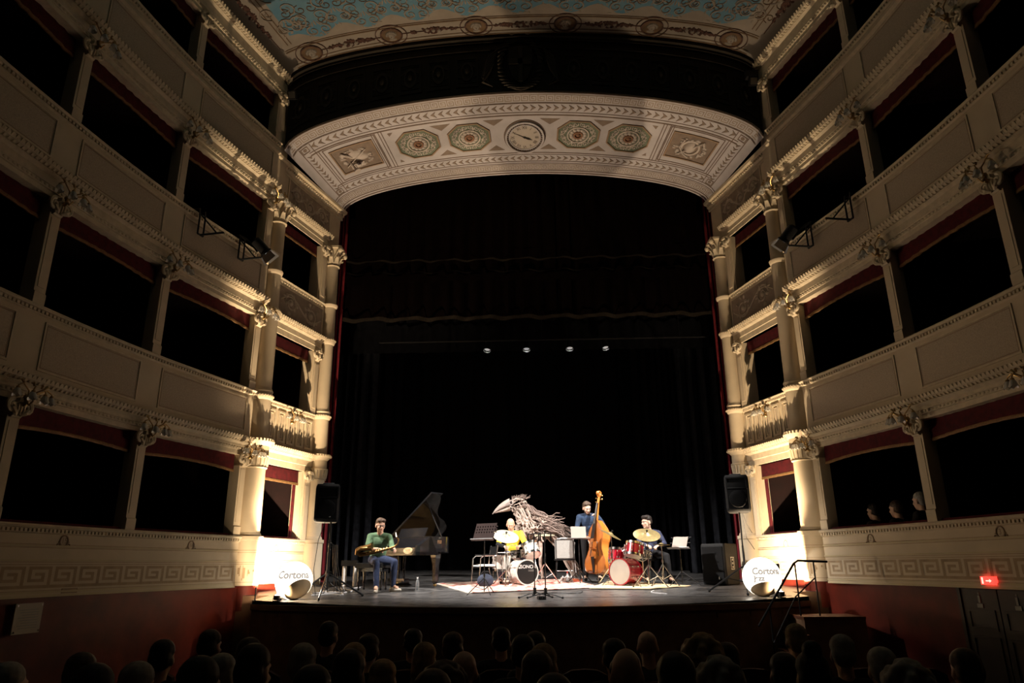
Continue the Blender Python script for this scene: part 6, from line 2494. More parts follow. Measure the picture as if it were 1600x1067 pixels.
# --- lantern brackets on the third-tier parapets
def bracket(side, s, lamp, label):
    sg = SIDES[side]
    fn = wall_fn(sg)
    e = empty('lamp_bracket' if not lamp else 'stage_lantern', (0, 0, 0), 0, label, 'stage lamp' if lamp else 'bracket')
    z = P[2]
    b = MB()
    F = lambda u, zz, o: fn(s + u, z + zz, o)
    for u in (-0.07, 0.07):
        b.tube([F(u, 0.06, -0.10), F(u, 0.06, 0.08), F(u, -0.10, 0.10), F(u, -0.42, 0.10)], 0.016, 6)
    b.cyl(F(-0.07, -0.42, 0.10), F(0.07, -0.42, 0.10), 0.018, n=6)
    b.cyl(F(0.07, -0.06, 0.12), F(-0.02, -0.42, 0.42), 0.014, n=6)
    b.cyl(F(0, -0.42, 0.10), F(-0.04, -0.42, 0.55), 0.018, n=6)
    part(b, 'clamp_frame', M['black'], e, 40)
    if lamp:
        c = Vector(F(-0.10, -0.34, 0.62))
        tgt = Vector((0.2, 15.4, 1.6))
        d = (tgt - c).normalized()
        rot = d.to_track_quat('-Z', 'Z').to_matrix().to_4x4()
        m = Matrix.Translation(c - d * 0.16) @ rot
        b = MB()
        b.lathe([(0.0, 0.20), (0.05, 0.20), (0.10, 0.16), (0.10, -0.10), (0.115, -0.11), (0.115, -0.15)], m, 18, cap=False)
        b.cyl(F(-0.04, -0.42, 0.55), c - d * 0.16, 0.012, n=6)
        can = part(b, 'lamp_can', M['black'], e)
        b = MB()
        b.lathe([(0.0, -0.12), (0.095, -0.12)], m, 18, cap=False)
        sub(b, 'lit_lens', M['coollens'], can)
        for ax_, sg2 in ((0, 1), (0, -1), (1, 1), (1, -1)):
            b = MB()
            if ax_ == 0:
                pts = [(sg2 * 0.11, -0.10, -0.15), (sg2 * 0.11, 0.10, -0.15), (sg2 * 0.165, 0.12, -0.30), (sg2 * 0.165, -0.12, -0.30)]
            else:
                pts = [(-0.10, sg2 * 0.11, -0.15), (0.10, sg2 * 0.11, -0.15), (0.12, sg2 * 0.165, -0.30), (-0.12, sg2 * 0.165, -0.30)]
            b.fan([m @ Vector(p) for p in pts])
            sub(b, 'barn_door', M['steel'], can, 0)
        b = MB()
        b.tube([F(-0.02, -0.30, 0.45), F(0.0, -0.2, 0.38), F(0.03, -0.06, 0.25), F(0.05, 0.05, 0.1)], 0.022, 6)
        part(b, 'supply_lead', M['plastic'], e)
    return e


for _sd in ('left', 'right'):
    bracket(_sd, 0.95, True, 'lit black stage lantern with barn doors clamped to the third-tier rail, %s side' % _sd)
    bracket(_sd, 2.05, False, 'empty black lamp bracket clamped to the third-tier rail, %s side' % _sd)
# lanterns at the top corner next to the frieze
for sgn, sd in ((-1, 'left'), (1, 'right')):
    e = empty('corner_floodlight', (sgn * 5.02, 13.0, 11.55), 0, 'small unlit floodlight in the upper corner beside the dark frieze, %s side' % sd, 'floodlight')
    b = MB()
    b.box(-0.09, 0.09, -0.07, 0.05, -0.09, 0.09, Matrix.Rotation(0.5, 4, 'X'))
    cs = part(b, 'housing', M['black'], e, 0)
    b = MB()
    b.slab(lambda u, v, o: Matrix.Rotation(0.5, 4, 'X') @ Vector((u, -0.072 - o, v)), -0.07, 0.07, -0.07, 0.07, 0.003)
    sub(b, 'reflector', M['steel'], cs, 0)
    b = MB()
    b.tube([(0, 0.02, 0.05), (0, 0.06, 0.22), (sgn * 0.20, 0.06, 0.24)], 0.014, 6)
    if sgn > 0:
        b.box(-0.13, 0.13, 0.0, 0.1, 0.12, 0.3)
        b.cyl((-0.1, 0, 0.15), (0.06, -0.1, 0.05), 0.03, n=8)
    part(b, 'arm', M['black'], e)

# --- exit sign, doors and notices in the side walls
M['exitred'] = mat('red_exit_sign', (0.5, 0.02, 0.01), 0.4, emit=(1.0, 0.045, 0.03), estr=2.2)
M['exitwhite'] = mat('exit_symbol', (0.8, 0.5, 0.45), 0.4, emit=(1.0, 0.45, 0.36), estr=2.0)
M['doorwood'] = mat('dark_door', (0.018, 0.009, 0.006), 0.6, noise=0.2)
M['signgrey'] = mat('grey_sign', (0.20, 0.19, 0.175), 0.6)
M['notice'] = mat('notice_panel', (0.30, 0.26, 0.20), 0.5, noise=0.06)
fnr, fnl = wall_fn(1), wall_fn(-1)
s0 = float(np.interp(-9.75, -_pts[:, 1], _S))
e = empty('exit_sign', (0, 0, 0), 0, 'small red illuminated exit sign above the dark door on the right wall', 'sign')
b = MB()
b.slab(fnr, s0 - 0.11, s0 + 0.11, 1.36, 1.46, 0.06)
part(b, 'lit_panel', M['exitred'], e, 0)
b = MB()
b.slab(fnr, s0 - 0.09, s0 - 0.065, 1.37, 1.45, 0.063, base=0.06)
b.slab(fnr, s0 - 0.02, s0 + 0.045, 1.40, 1.415, 0.063, base=0.06)
b.poly(fnr, [(s0 + 0.04, 1.43), (s0 + 0.075, 1.408), (s0 + 0.04, 1.386)], 0.063, 0.06)
part(b, 'white_symbols', M['exitwhite'], e, 0)
for nm, ss in (('door_1', s0 + 0.05), ):
    d_ = empty(nm, (0, 0, 0), 0, 'dark double door below the red exit sign', None, None, 'structure')
    for k in (0, 1):
        a0 = ss - 0.62 + 0.62 * k
        b = MB()
        b.slab(fnr, a0 + 0.01, a0 + 0.61, -0.15, 1.30, 0.0, 3, 1, base=-0.07)
        lf = part(b, 'door_leaf', M['doorwood'], d_, 0)
        b = MB()
        b.frame(fnr, a0 + 0.08, a0 + 0.54, 0.12, 0.72, 0.03, 0.014, 2)
        b.frame(fnr, a0 + 0.08, a0 + 0.54, 0.80, 1.05, 0.03, 0.014, 2)
        sub(b, 'door_moulding', M['doorwood'], lf, 0)
        b = MB()
        sc_ = a0 + 0.31
        b.slab(fnr, sc_ - 0.05, sc_ + 0.05, 1.07, 1.12, 0.012)
        b.slab(fnr, sc_ - 0.018, sc_ + 0.018, 1.13, 1.22, 0.012)
        b.bump(fnr, sc_, 1.245, 0.018, 0.02, 0.01, 8)
        sub(b, 'pictogram_sign', M['signgrey'], lf, 0)
    b = MB()
    b.slab(fnr, ss - 0.67, ss - 0.62, -0.15, 1.31, 0.02, base=-0.08)
    b.slab(fnr, ss + 0.62, ss + 0.67, -0.15, 1.31, 0.02, base=-0.08)
    part(b, 'door_frame', M['doorwood'], d_, 0)
sl = float(np.interp(-9.05, -_pts[:, 1], _S))
e = empty('notice_board', (0, 0, 0), 0, 'square pale notice panel on four studs on the left red dado', 'notice')
b = MB()
b.slab(fnl, sl - 0.21, sl + 0.21, 0.90, 1.25, 0.03, base=0.015)
part(b, 'panel', M['notice'], e, 0)
b = MB()
for du in (-0.185, 0.185):
    for zz in (0.925, 1.225):
        b.cyl(fnl(sl + du, zz, -0.06), fnl(sl + du, zz, 0.04), 0.012, n=8)
part(b, 'studs', M['chrome'], e, kind='stuff')
b = MB()
for i in range(8):
    b.slab(fnl, sl - 0.15, sl + 0.15 - 0.03 * (i % 3), 1.17 - 0.03 * i, 1.178 - 0.03 * i, 0.0315, base=0.03)
part(b, 'printed_lines', M['signgrey'], e, 0)
sl2 = sl - 0.62
e = empty('door_plate', (0, 0, 0), 0, 'small dark framed plate low on the left cream dado', 'sign')
b = MB()
b.frame(fnl, sl2 - 0.13, sl2 + 0.13, 1.345, 1.405, 0.008, 0.014)
part(b, 'plate_frame', M['line'], e, 0)
b = MB()
b.slab(fnl, sl2 - 0.12, sl2 + 0.12, 1.352, 1.398, 0.008)
part(b, 'plate', M['key'], e, 0)
# ------------------------------------------------------------------ people
M.update(
    skin=mat('skin', (0.56, 0.33, 0.23), 0.55, noise=0.06, nscale=9),
    skinp=mat('pale_skin', (0.60, 0.39, 0.29), 0.55, noise=0.05, nscale=9),
    eyew=mat('eye_white', (0.7, 0.68, 0.64), 0.3),
    iris=mat('dark_iris', (0.03, 0.02, 0.015), 0.3),
    lip=mat('lips', (0.40, 0.17, 0.13), 0.5),
    greenshirt=mat('green_shirt', (0.095, 0.17, 0.095), 0.85, noise=0.14, nscale=14),
    jeans=mat('dark_blue_denim', (0.016, 0.026, 0.065), 0.85, noise=0.25, nscale=18),
    jeansl=mat('faded_denim', (0.10, 0.11, 0.19), 0.85, noise=0.25, nscale=18),
    yellow=mat('yellow_tshirt', (0.85, 0.62, 0.05), 0.85, noise=0.05),
    blackcloth=mat('black_cloth', (0.010, 0.010, 0.012), 0.9, noise=0.2),
    navy=mat('navy_shirt', (0.020, 0.040, 0.085), 0.85, noise=0.25, nscale=16),
    navyp=mat('navy_print_shirt', (0.05, 0.06, 0.12), 0.85, noise=0.35, nscale=40),
    shoe=mat('pale_suede_shoe', (0.40, 0.36, 0.30), 0.8, noise=0.1),
    blackshoe=mat('black_shoe', (0.012, 0.011, 0.011), 0.5),
    hairbrown=mat('brown_hair', (0.075, 0.045, 0.028), 0.6, noise=0.3, nscale=30),
    hairdark=mat('dark_hair', (0.018, 0.012, 0.010), 0.6, noise=0.3, nscale=30),
    hairgrey=mat('grey_hair', (0.36, 0.34, 0.31), 0.7, noise=0.2, nscale=30),
    hairblond=mat('blond_hair', (0.36, 0.24, 0.12), 0.65, noise=0.25, nscale=30),
    jacket=mat('dark_jacket', (0.016, 0.014, 0.014), 0.9, noise=0.2),
    jacket2=mat('grey_jumper', (0.05, 0.045, 0.045), 0.9, noise=0.2),
    seatred=mat('dark_red_seat', (0.035, 0.005, 0.005), 0.85, noise=0.2),
    wood=mat('stick_wood', (0.6, 0.42, 0.22), 0.6),
)


def cap(b, p0, r0, p1, r1, n=12, k=4):
    """round-ended tapered limb"""
    p0, p1 = Vector(p0), Vector(p1)
    d = (p1 - p0)
    d = d.normalized() if d.length > 1e-6 else Vector((0, 0, 1))
    pts, R = [], []
    for i in range(k + 1):
        a = PI / 2 * (1 - i / k)
        pts.append(p0 - d * r0 * math.sin(a))
        R.append(max(r0 * math.cos(a), 1e-4))
    for i in range(k + 1):
        a = PI / 2 * i / k
        pts.append(p1 + d * r1 * math.sin(a))
        R.append(max(r1 * math.cos(a), 1e-4))
    x = d.orthogonal().normalized()
    y = d.cross(x)
    b.grid([[p + (x * math.cos(2 * PI * j / n) + y * math.sin(2 * PI * j / n)) * r for j in range(n)] for p, r in zip(pts, R)], close_u=True)
    b.fan([pts[0] + (x * math.cos(2 * PI * j / n) + y * math.sin(2 * PI * j / n)) * R[0] for j in range(n)], True)
    b.fan([pts[-1] + (x * math.cos(2 * PI * j / n) + y * math.sin(2 * PI * j / n)) * R[-1] for j in range(n)])


def chain(b, pts, rs):
    for i in range(len(pts) - 1):
        cap(b, pts[i], rs[i], pts[i + 1], rs[i + 1])


def blob(mb, name, material, voxel=0.009, smooth=5):
    me = mb.mesh('tmp', material, 0)
    o = bpy.data.objects.new('tmp', me)
    COL.objects.link(o)
    r = o.modifiers.new('r', 'REMESH')
    r.mode = 'VOXEL'
    r.voxel_size = voxel
    s = o.modifiers.new('s', 'SMOOTH')
    s.iterations = smooth
    s.factor = 0.5
    bpy.context.view_layer.update()
    out = bpy.data.meshes.new_from_object(o.evaluated_get(bpy.context.evaluated_depsgraph_get()))
    out.name = name
    bpy.data.objects.remove(o)
    bpy.data.meshes.remove(me)
    out.shade_smooth()
    if not out.materials:
        out.materials.append(material)
    return out


def head_prims(b, H, neck_to):
    """H: matrix of the head (centre between the ears, facing -y)"""
    m3 = H.to_3x3()
    E_ = lambda c, r: b.ell(H @ Vector(c), r, m3, 16, 12)   # H carries the head's scale
    E_((0, 0.012, 0.035), (0.076, 0.096, 0.088))
    E_((0, -0.022, -0.030), (0.060, 0.070, 0.082))
    E_((0, -0.055, -0.088), (0.030, 0.030, 0.026))
    E_((0, -0.010, -0.075), (0.052, 0.062, 0.035))
    for s in (-1, 1):
        E_((s * 0.078, 0.012, -0.012), (0.010, 0.022, 0.034))
        E_((s * 0.036, -0.066, -0.022), (0.024, 0.020, 0.020))
        cap(b, H @ Vector((s * 0.012, -0.090, 0.032)), 0.010, H @ Vector((s * 0.046, -0.076, 0.034)), 0.009)
        E_((s * 0.012, -0.103, -0.030), (0.009, 0.010, 0.008))
    cap(b, H @ Vector((0, -0.090, 0.020)), 0.009, H @ Vector((0, -0.112, -0.024)), 0.013)
    cap(b, H @ Vector((-0.018, -0.086, -0.058)), 0.008, H @ Vector((0.018, -0.086, -0.058)), 0.008)
    cap(b, H @ Vector((0, 0.022, -0.055)), 0.056, neck_to, 0.060)


def hand_prims(b, wrist, d, n, curl=0.6, side=1):
    """d: direction of the hand, n: the way the palm faces, side: +1 thumb along d x n, -1 the other way"""
    w = Vector(wrist)
    d = Vector(d).normalized()
    n = Vector(n)
    n = (n - d * n.dot(d)).normalized()
    t = d.cross(n).normalized() * side
    for k in (-1, -0.33, 0.33, 1):
        cap(b, w + t * k * 0.016, 0.014, w + d * 0.082 + t * k * 0.027, 0.012, 8, 3)
    for k, l in ((1, 0.066), (0.33, 0.076), (-0.33, 0.070), (-1, 0.054)):
        p0 = w + d * 0.085 + t * k * 0.028
        d1 = (d * math.cos(curl) + n * math.sin(curl)).normalized()
        d2 = (d * math.cos(curl * 2.1) + n * math.sin(curl * 2.1)).normalized()
        p1 = p0 + d1 * l * 0.55
        p2 = p1 + d2 * l * 0.5
        cap(b, p0, 0.0102, p1, 0.0095, 8, 3)
        cap(b, p1, 0.0095, p2, 0.0082, 8, 3)
    p0 = w + d * 0.028 + t * 0.026
    p1 = p0 + (d * 0.55 + t * 0.75 + n * 0.35).normalized() * 0.042
    p2 = p1 + (d * 0.85 + t * 0.15 + n * 0.5).normalized() * 0.032
    cap(b, p0, 0.014, p1, 0.0115, 8, 3)
    cap(b, p1, 0.0115, p2, 0.0095, 8, 3)


def torso_prims(b, J, g=0.0, neck=True):
    pel, chest = Vector(J['pelvis']), Vector(J['chest'])
    up = (chest - pel).normalized()
    sl, sr = Vector(J['shL']), Vector(J['shR'])
    x = (sl - sr).normalized()
    x = (x - up * x.dot(up)).normalized()
    y = up.cross(x)
    m3 = Matrix((x, y, up)).transposed()
    b.ell(pel, (0.165 + g, 0.115 + g, 0.115 + g), m3, 16, 10)
    b.ell(pel.lerp(chest, 0.5), (0.145 + g, 0.108 + g, 0.15 + g), m3, 16, 10)
    b.ell(chest, (0.165 + g, 0.115 + g, 0.155 + g), m3, 16, 10)
    for s in (sl, sr):
        cap(b, s - up * 0.022, 0.052 + g, chest + up * 0.05, 0.078 + g)
        cap(b, s + up * 0.004, 0.030 + g, chest.lerp(Vector(J['neck']), 0.62), 0.046 + g)
    nk = Vector(J['neck'])
    cap(b, chest + up * 0.08, 0.075 + g, nk if neck else chest.lerp(nk, 0.62), (0.056 if neck else 0.058) + g * 0.4)


def arm_prims(b, J, s, g=0.0, end=1.0):
    sh, el, wr = Vector(J['sh' + s]), Vector(J['el' + s]), Vector(J['wr' + s])
    chain(b, [sh - Vector((0, 0, 0.02)), sh.lerp(el, 0.5), el], [0.050 + g, 0.046 + g, 0.038 + g])
    chain(b, [el, el.lerp(wr, 0.3), el.lerp(wr, end)], [0.038 + g, 0.036 + g, 0.036 + g - 0.011 * end])


def leg_prims(b, J, s, g=0.0, end=1.0):
    hp, kn, an = Vector(J['hp' + s]), Vector(J['kn' + s]), Vector(J['an' + s])
    chain(b, [hp, hp.lerp(kn, 0.5), kn], [0.083 + g, 0.070 + g, 0.053 + g])
    chain(b, [kn, kn.lerp(an, 0.35), kn.lerp(an, end)], [0.052 + g, 0.050 + g, 0.052 + g - 0.016 * end])


def shoe_prims(b, J, s, g=0.0):
    an, to = Vector(J['an' + s]), Vector(J['to' + s])
    d = (to - an)
    d.z = 0
    d.normalize()
    base = Vector((an.x, an.y, J['flo' + s] + 0.036))
    cap(b, base - d * 0.045, 0.034, base + d * 0.10, 0.034)
    cap(b, base + d * 0.08, 0.036, base + d * 0.165, 0.026)
    cap(b, base + Vector((0, 0, 0.055)) - d * 0.01, 0.040, base + d * 0.07, 0.034)


def glasses(H, root, m):
    b = MB()
    for s in (-1, 1):
        ring = [H @ Vector((s * 0.033 + 0.024 * math.cos(2 * PI * i / 16), -0.108 + 0.010 * abs(math.cos(2 * PI * i / 16)), 0.010 + 0.019 * math.sin(2 * PI * i / 16))) for i in range(17)]
        b.tube(ring, 0.0024, 5, cap=False)
        b.tube([H @ Vector((s * 0.057, -0.098, 0.014)), H @ Vector((s * 0.076, -0.05, 0.014)), H @ Vector((s * 0.080, 0.02, 0.004))], 0.003, 5)
    b.tube([H @ Vector((-0.010, -0.110, 0.014)), H @ Vector((0.010, -0.110, 0.014))], 0.003, 5)
    part(b, 'glasses', m, root)


def eyes(H, root):
    m3 = H.to_3x3()
    for s in (-1, 1):
        b = MB()
        b.ell(H @ Vector((s * 0.032, -0.077, 0.012)), (0.013, 0.012, 0.010), m3, 10, 8)
        e_ = part(b, 'eye', M['eyew'], root)
        b = MB()
        b.ell(H @ Vector((s * 0.032, -0.087, 0.012)), (0.006, 0.004, 0.006), m3, 8, 6)
        sub(b, 'iris', M['iris'], e_)
    b = MB()
    b.ell(H @ Vector((0, -0.093, -0.058)), (0.022, 0.005, 0.006), m3, 10, 6)
    part(b, 'lips', M['lip'], root)


HS = 1.10


def headM(c, yaw, pitch, roll=0):
    """yaw: + turns the face towards +x; pitch: + looks down"""
    return Matrix.Translation(c) @ Matrix.Rotation(yaw, 4, 'Z') @ Matrix.Rotation(roll, 4, 'Y') @ Matrix.Rotation(pitch, 4, 'X') @ Matrix.Scale(HS, 4)


def player(loc, label, J, H, hands, skin, tops, trousers, shoem, hair, hairm, glass=None, sleeves=1.0):
    e = empty('person', loc, 0, label, 'person')
    b = MB()
    head_prims(b, H, J['neck'])
    torso_prims(b, J)
    for s in 'LR':
        arm_prims(b, J, s)
        leg_prims(b, J, s)
        w, d, n, cu, sd = hands[s]
        hand_prims(b, J['wr' + s], d, n, cu, sd)
        an, to = Vector(J['an' + s]), Vector(J['to' + s])
        cap(b, an, 0.036, an.lerp(to, 0.6), 0.03)
    child('body', blob(b, 'body', skin, 0.0085, 3), e)
    eyes(H, e)
    b = MB()
    torso_prims(b, J, 0.014, False)
    t0, sl = tops
    for s in 'LR':
        arm_prims(b, J, s, 0.012, 0.93) if sl == 'long' else arm_prims(b, J, s, 0.014, 0.35) if sl == 'rolled' else cap(b, J['sh' + s], 0.068, Vector(J['sh' + s]).lerp(Vector(J['el' + s]), 0.72), 0.062)
    child('shirt', blob(b, 'shirt', t0, 0.011, 4), e)
    b = MB()
    b.ell(J['pelvis'], (0.180, 0.130, 0.115), None, 16, 10)
    for s in 'LR':
        leg_prims(b, J, s, 0.013, 0.97)
        cap(b, J['pelvis'], 0.11, J['hp' + s], 0.094)
    child('trousers', blob(b, 'trousers', trousers, 0.011, 4), e)
    for s in 'LR':
        b = MB()
        shoe_prims(b, J, s)
        child('shoe', blob(b, 'shoe', shoem, 0.010, 3), e)
    if hair:
        b = MB()
        m3 = H.to_3x3()
        for c, r in hair:
            b.ell(H @ Vector(c), r, m3, 12, 8)
        child('hair', blob(b, 'hair', hairm, 0.007, 2), e)
    if glass:
        glasses(H, e, glass)
    return e


def V_(*a):
    return Vector(a)


# --- saxophonist on the piano bench
zf = stage_z(14.0)
HX = headM((-0.075, 0.03, 1.205), math.radians(28), math.radians(14))
JS = dict(pelvis=(-0.15, 0.30, 0.60), chest=(-0.11, 0.20, 0.90), neck=(-0.085, 0.08, 1.12), shL=(0.085, 0.13, 1.015), shR=(-0.29, 0.16, 1.03),
          elL=(0.18, 0.02, 0.78), wrL=(0.24, -0.16, 0.79), elR=(-0.30, -0.02, 0.76), wrR=(-0.06, -0.19, 0.77),
          hpL=(-0.05, 0.24, 0.57), hpR=(-0.24, 0.24, 0.57), knL=(0.26, -0.12, 0.53), knR=(-0.05, -0.28, 0.51), anL=(0.24, -0.10, 0.10), anR=(-0.02, -0.34, 0.09),
          toL=(0.40, -0.16, 0.04), toR=(0.0, -0.52, 0.04), floL=-0.005, floR=-0.02)
SAXP = player((-2.78, 14.02, zf), 'seated saxophonist in a green shirt, jeans and glasses, saxophone across his lap', JS, HX,
              dict(L=(0, (0.35, -0.55, -0.35), (-0.4, -0.2, -0.9), 0.75, -1), R=(0, (0.85, -0.25, -0.12), (0.1, -0.4, -0.9), 0.7, 1)),
              M['skin'], (M['greenshirt'], 'rolled'), M['jeans'], M['shoe'],
              [((0, 0.020, 0.062), (0.084, 0.096, 0.078)), ((0, 0.055, 0.015), (0.082, 0.066, 0.085)), ((-0.03, -0.048, 0.100), (0.05, 0.045, 0.034)), ((0.032, -0.045, 0.102), (0.045, 0.045, 0.032))],
              M['hairbrown'], M['black'])
# saxophone across the lap
e = empty('saxophone', (-2.78, 14.02, zf), 0, 'dark brass saxophone lying across the seated man\'s lap', 'saxophone')
b = MB()
P0 = [V_(0.30, -0.24, 0.98), V_(0.345, -0.25, 0.93), V_(0.335, -0.26, 0.86), V_(0.27, -0.27, 0.80), V_(0.14, -0.275, 0.76), V_(-0.05, -0.28, 0.715), V_(-0.24, -0.285, 0.68), V_(-0.36, -0.30, 0.665), V_(-0.415, -0.33, 0.69), V_(-0.40, -0.36, 0.745), V_(-0.33, -0.375, 0.775), V_(-0.20, -0.385, 0.79), V_(-0.12, -0.39, 0.805)]
b.tube(P0, [0.012, 0.012, 0.013, 0.016, 0.022, 0.029, 0.036, 0.041, 0.045, 0.047, 0.048, 0.058, 0.074], 12)
sx_b = part(b, 'bell_and_tube', M['brasslac'], e)
b = MB()
b.cyl(P0[0], P0[0] + V_(-0.02, 0.01, 0.085), 0.014, 0.009, 10)
part(b, 'mouthpiece', M['ivory'], e)
b = MB()
for i in range(9):
    t = i / 8
    p = P0[4].lerp(P0[6], t) + V_(0, -0.03, 0.02)
    b.lathe([(0.0, 0.012), (0.017, 0.010), (0.019, 0.0), (0.0, 0.0)], Matrix.Translation(p) @ Matrix.Rotation(math.radians(50), 4, 'X'), 10)
for k in (0.014, -0.02):
    b.tube([P0[4] + V_(0, -0.035, k + 0.02), P0[5] + V_(0, -0.045, k + 0.02), P0[6] + V_(0, -0.05, k + 0.02)], 0.004, 5)
b.tube([P0[9] + V_(-0.0, -0.05, 0.0), P0[10] + V_(0.0, -0.055, 0.01), P0[11] + V_(0, -0.06, 0.0)], 0.007, 5)
part(b, 'keywork', M['brass'], e)

# --- drummer in yellow, bald, looking down
zf = stage_z(15.9)
HY = headM((-0.02, -0.09, 1.195), math.radians(4), math.radians(24))
JY = dict(pelvis=(0.0, 0.06, 0.60), chest=(0.0, 0.0, 0.90), neck=(-0.01, -0.04, 1.11), shL=(0.19, 0.0, 1.02), shR=(-0.20, 0.0, 1.02),
          elL=(0.30, -0.10, 0.78), wrL=(0.19, -0.33, 0.75), elR=(-0.30, -0.10, 0.78), wrR=(-0.14, -0.33, 0.74),
          hpL=(0.10, 0.0, 0.57), hpR=(-0.10, 0.0, 0.57), knL=(0.27, -0.38, 0.52), knR=(-0.22, -0.40, 0.52), anL=(0.25, -0.46, 0.08), anR=(-0.20, -0.46, 0.08),
          toL=(0.27, -0.64, 0.03), toR=(-0.22, -0.64, 0.03), floL=-0.025, floR=-0.025)
p_ = player((-0.37, 15.95, zf), 'bald drummer in a yellow t-shirt over black sleeves, looking down at his drums', JY, HY,
            dict(L=(0, (-0.45, -0.75, -0.2), (-0.3, 0, -1), 0.85, -1), R=(0, (0.35, -0.8, -0.2), (0.3, 0, -1), 0.85, 1)),
            M['skin'], (M['yellow'], 'short'), M['jeansl'], M['blackshoe'], None, None)
for s in 'LR':
    b = MB()
    arm_prims(b, JY, s, 0.009, 0.95)
    child('black_sleeve', blob(b, 'black_sleeve', M['blackcloth'], 0.010, 3), p_)
for nm, a0, a1 in (('drumstick', (-0.12, -0.38, 0.73), (0.10, -0.55, 0.76)), ('drumstick', (0.15, -0.38, 0.74), (-0.03, -0.60, 0.77))):
    b = MB()
    b.tube([a0, Vector(a0).lerp(Vector(a1), 0.9), a1], [0.008, 0.006, 0.008], 6)
    b.ell(a1, (0.010, 0.010, 0.010), None, 6, 4)
    o = b.build('drumstick', M['wood'], label='wooden drumstick in the %s hand of the bald drummer' % ('right' if a0[0] < 0 else 'left'), cat='drumstick')
    o.location = (-0.37, 15.95, zf)

# --- bassist, standing
zf = stage_z(16.3)
HB_ = headM((-0.01, -0.07, 1.545), math.radians(10), math.radians(26), math.radians(-6))
JB = dict(pelvis=(0.02, 0.05, 0.93), chest=(0.02, 0.01, 1.26), neck=(0.0, -0.02, 1.47), shL=(0.205, 0.0, 1.385), shR=(-0.19, 0.0, 1.375),
          elL=(0.33, -0.10, 1.19), wrL=(0.165, -0.30, 1.315), elR=(-0.25, -0.06, 1.10), wrR=(-0.10, -0.27, 0.97),
          hpL=(0.11, 0.05, 0.90), hpR=(-0.08, 0.05, 0.90), knL=(0.17, 0.03, 0.50), knR=(-0.09, 0.0, 0.50), anL=(0.20, 0.06, 0.09), anR=(-0.08, 0.06, 0.09),
          toL=(0.28, -0.10, 0.03), toR=(-0.12, -0.12, 0.03), floL=0.0, floR=0.0)
player((1.32, 16.32, zf), 'bearded bassist in a navy shirt standing behind the double bass', JB, HB_,
       dict(L=(0, (-0.45, -0.25, 0.75), (-0.5, -0.6, -0.2), 0.9, 1), R=(0, (0.45, -0.35, -0.75), (0.5, -0.2, 0.2), 0.7, -1)),
       M['skinp'], (M['navy'], 'long'), M['blackcloth'], M['blackshoe'],
       [((0, 0.022, 0.058), (0.085, 0.096, 0.080)), ((0, 0.050, 0.020), (0.084, 0.070, 0.080)), ((-0.03, -0.035, 0.095), (0.05, 0.042, 0.034)), ((0.032, -0.032, 0.097), (0.045, 0.042, 0.034)),
        ((0, -0.052, -0.096), (0.040, 0.034, 0.028)), ((0.048, -0.026, -0.065), (0.016, 0.032, 0.040)), ((-0.048, -0.026, -0.065), (0.016, 0.032, 0.040)), ((0, -0.094, -0.044), (0.024, 0.009, 0.006))],
       M['hairbrown'])

# --- dark-haired drummer, seated, face turned to the left
zf = stage_z(15.8)
HD = headM((-0.045, -0.05, 1.22), math.radians(-62), math.radians(4))
JD = dict(pelvis=(0.02, 0.08, 0.60), chest=(0.02, 0.03, 0.90), neck=(-0.02, -0.01, 1.115), shL=(0.20, 0.02, 1.015), shR=(-0.17, -0.03, 1.03),
          elL=(0.30, -0.10, 0.77), wrL=(0.12, -0.32, 0.73), elR=(-0.26, -0.14, 0.78), wrR=(-0.12, -0.36, 0.74),
          hpL=(0.11, 0.04, 0.57), hpR=(-0.09, 0.04, 0.57), knL=(0.28, -0.36, 0.52), knR=(-0.16, -0.40, 0.52), anL=(0.30, -0.44, 0.08), anR=(-0.16, -0.46, 0.08),
          toL=(0.34, -0.62, 0.03), toR=(-0.18, -0.64, 0.03), floL=-0.022, floR=-0.022)
player((2.60, 15.86, zf), 'dark-haired drummer in glasses and a navy shirt, head turned to the left', JD, HD,
       dict(L=(0, (-0.6, -0.6, -0.25), (-0.2, 0, -1), 0.8, -1), R=(0, (0.5, -0.7, -0.2), (0.2, 0, -1), 0.8, 1)),
       M['skinp'], (M['navyp'], 'long'), M['blackcloth'], M['blackshoe'],
       [((0, 0.020, 0.066), (0.086, 0.100, 0.080)), ((0, 0.055, 0.015), (0.083, 0.066, 0.082)), ((-0.02, -0.046, 0.102), (0.058, 0.046, 0.038)), ((0.03, -0.042, 0.104), (0.052, 0.046, 0.036))],
       M['hairdark'], M['black'])


# ------------------------------------------------------------------ audience in the stalls, seen from behind
FZ = -0.15
HA = headM((0, -0.03, 1.125), 0, 0.05)
JA = dict(pelvis=(0, 0.05, 0.52), chest=(0, 0.04, 0.80), neck=(0, 0.0, 1.01), shL=(0.175, 0.03, 0.925), shR=(-0.175, 0.03, 0.925),
          elL=(0.205, -0.06, 0.66), wrL=(0.08, -0.24, 0.58), elR=(-0.205, -0.06, 0.66), wrR=(-0.06, -0.25, 0.58),
          hpL=(0.10, 0.0, 0.49), hpR=(-0.10, 0.0, 0.49), knL=(0.13, -0.40, 0.46), knR=(-0.13, -0.40, 0.46), anL=(0.13, -0.40, 0.08), anR=(-0.13, -0.40, 0.08),
          toL=(0.14, -0.58, 0.03), toR=(-0.14, -0.58, 0.03), floL=0.0, floR=0.0)
b = MB()
head_prims(b, HA, JA['neck'])
torso_prims(b, JA)
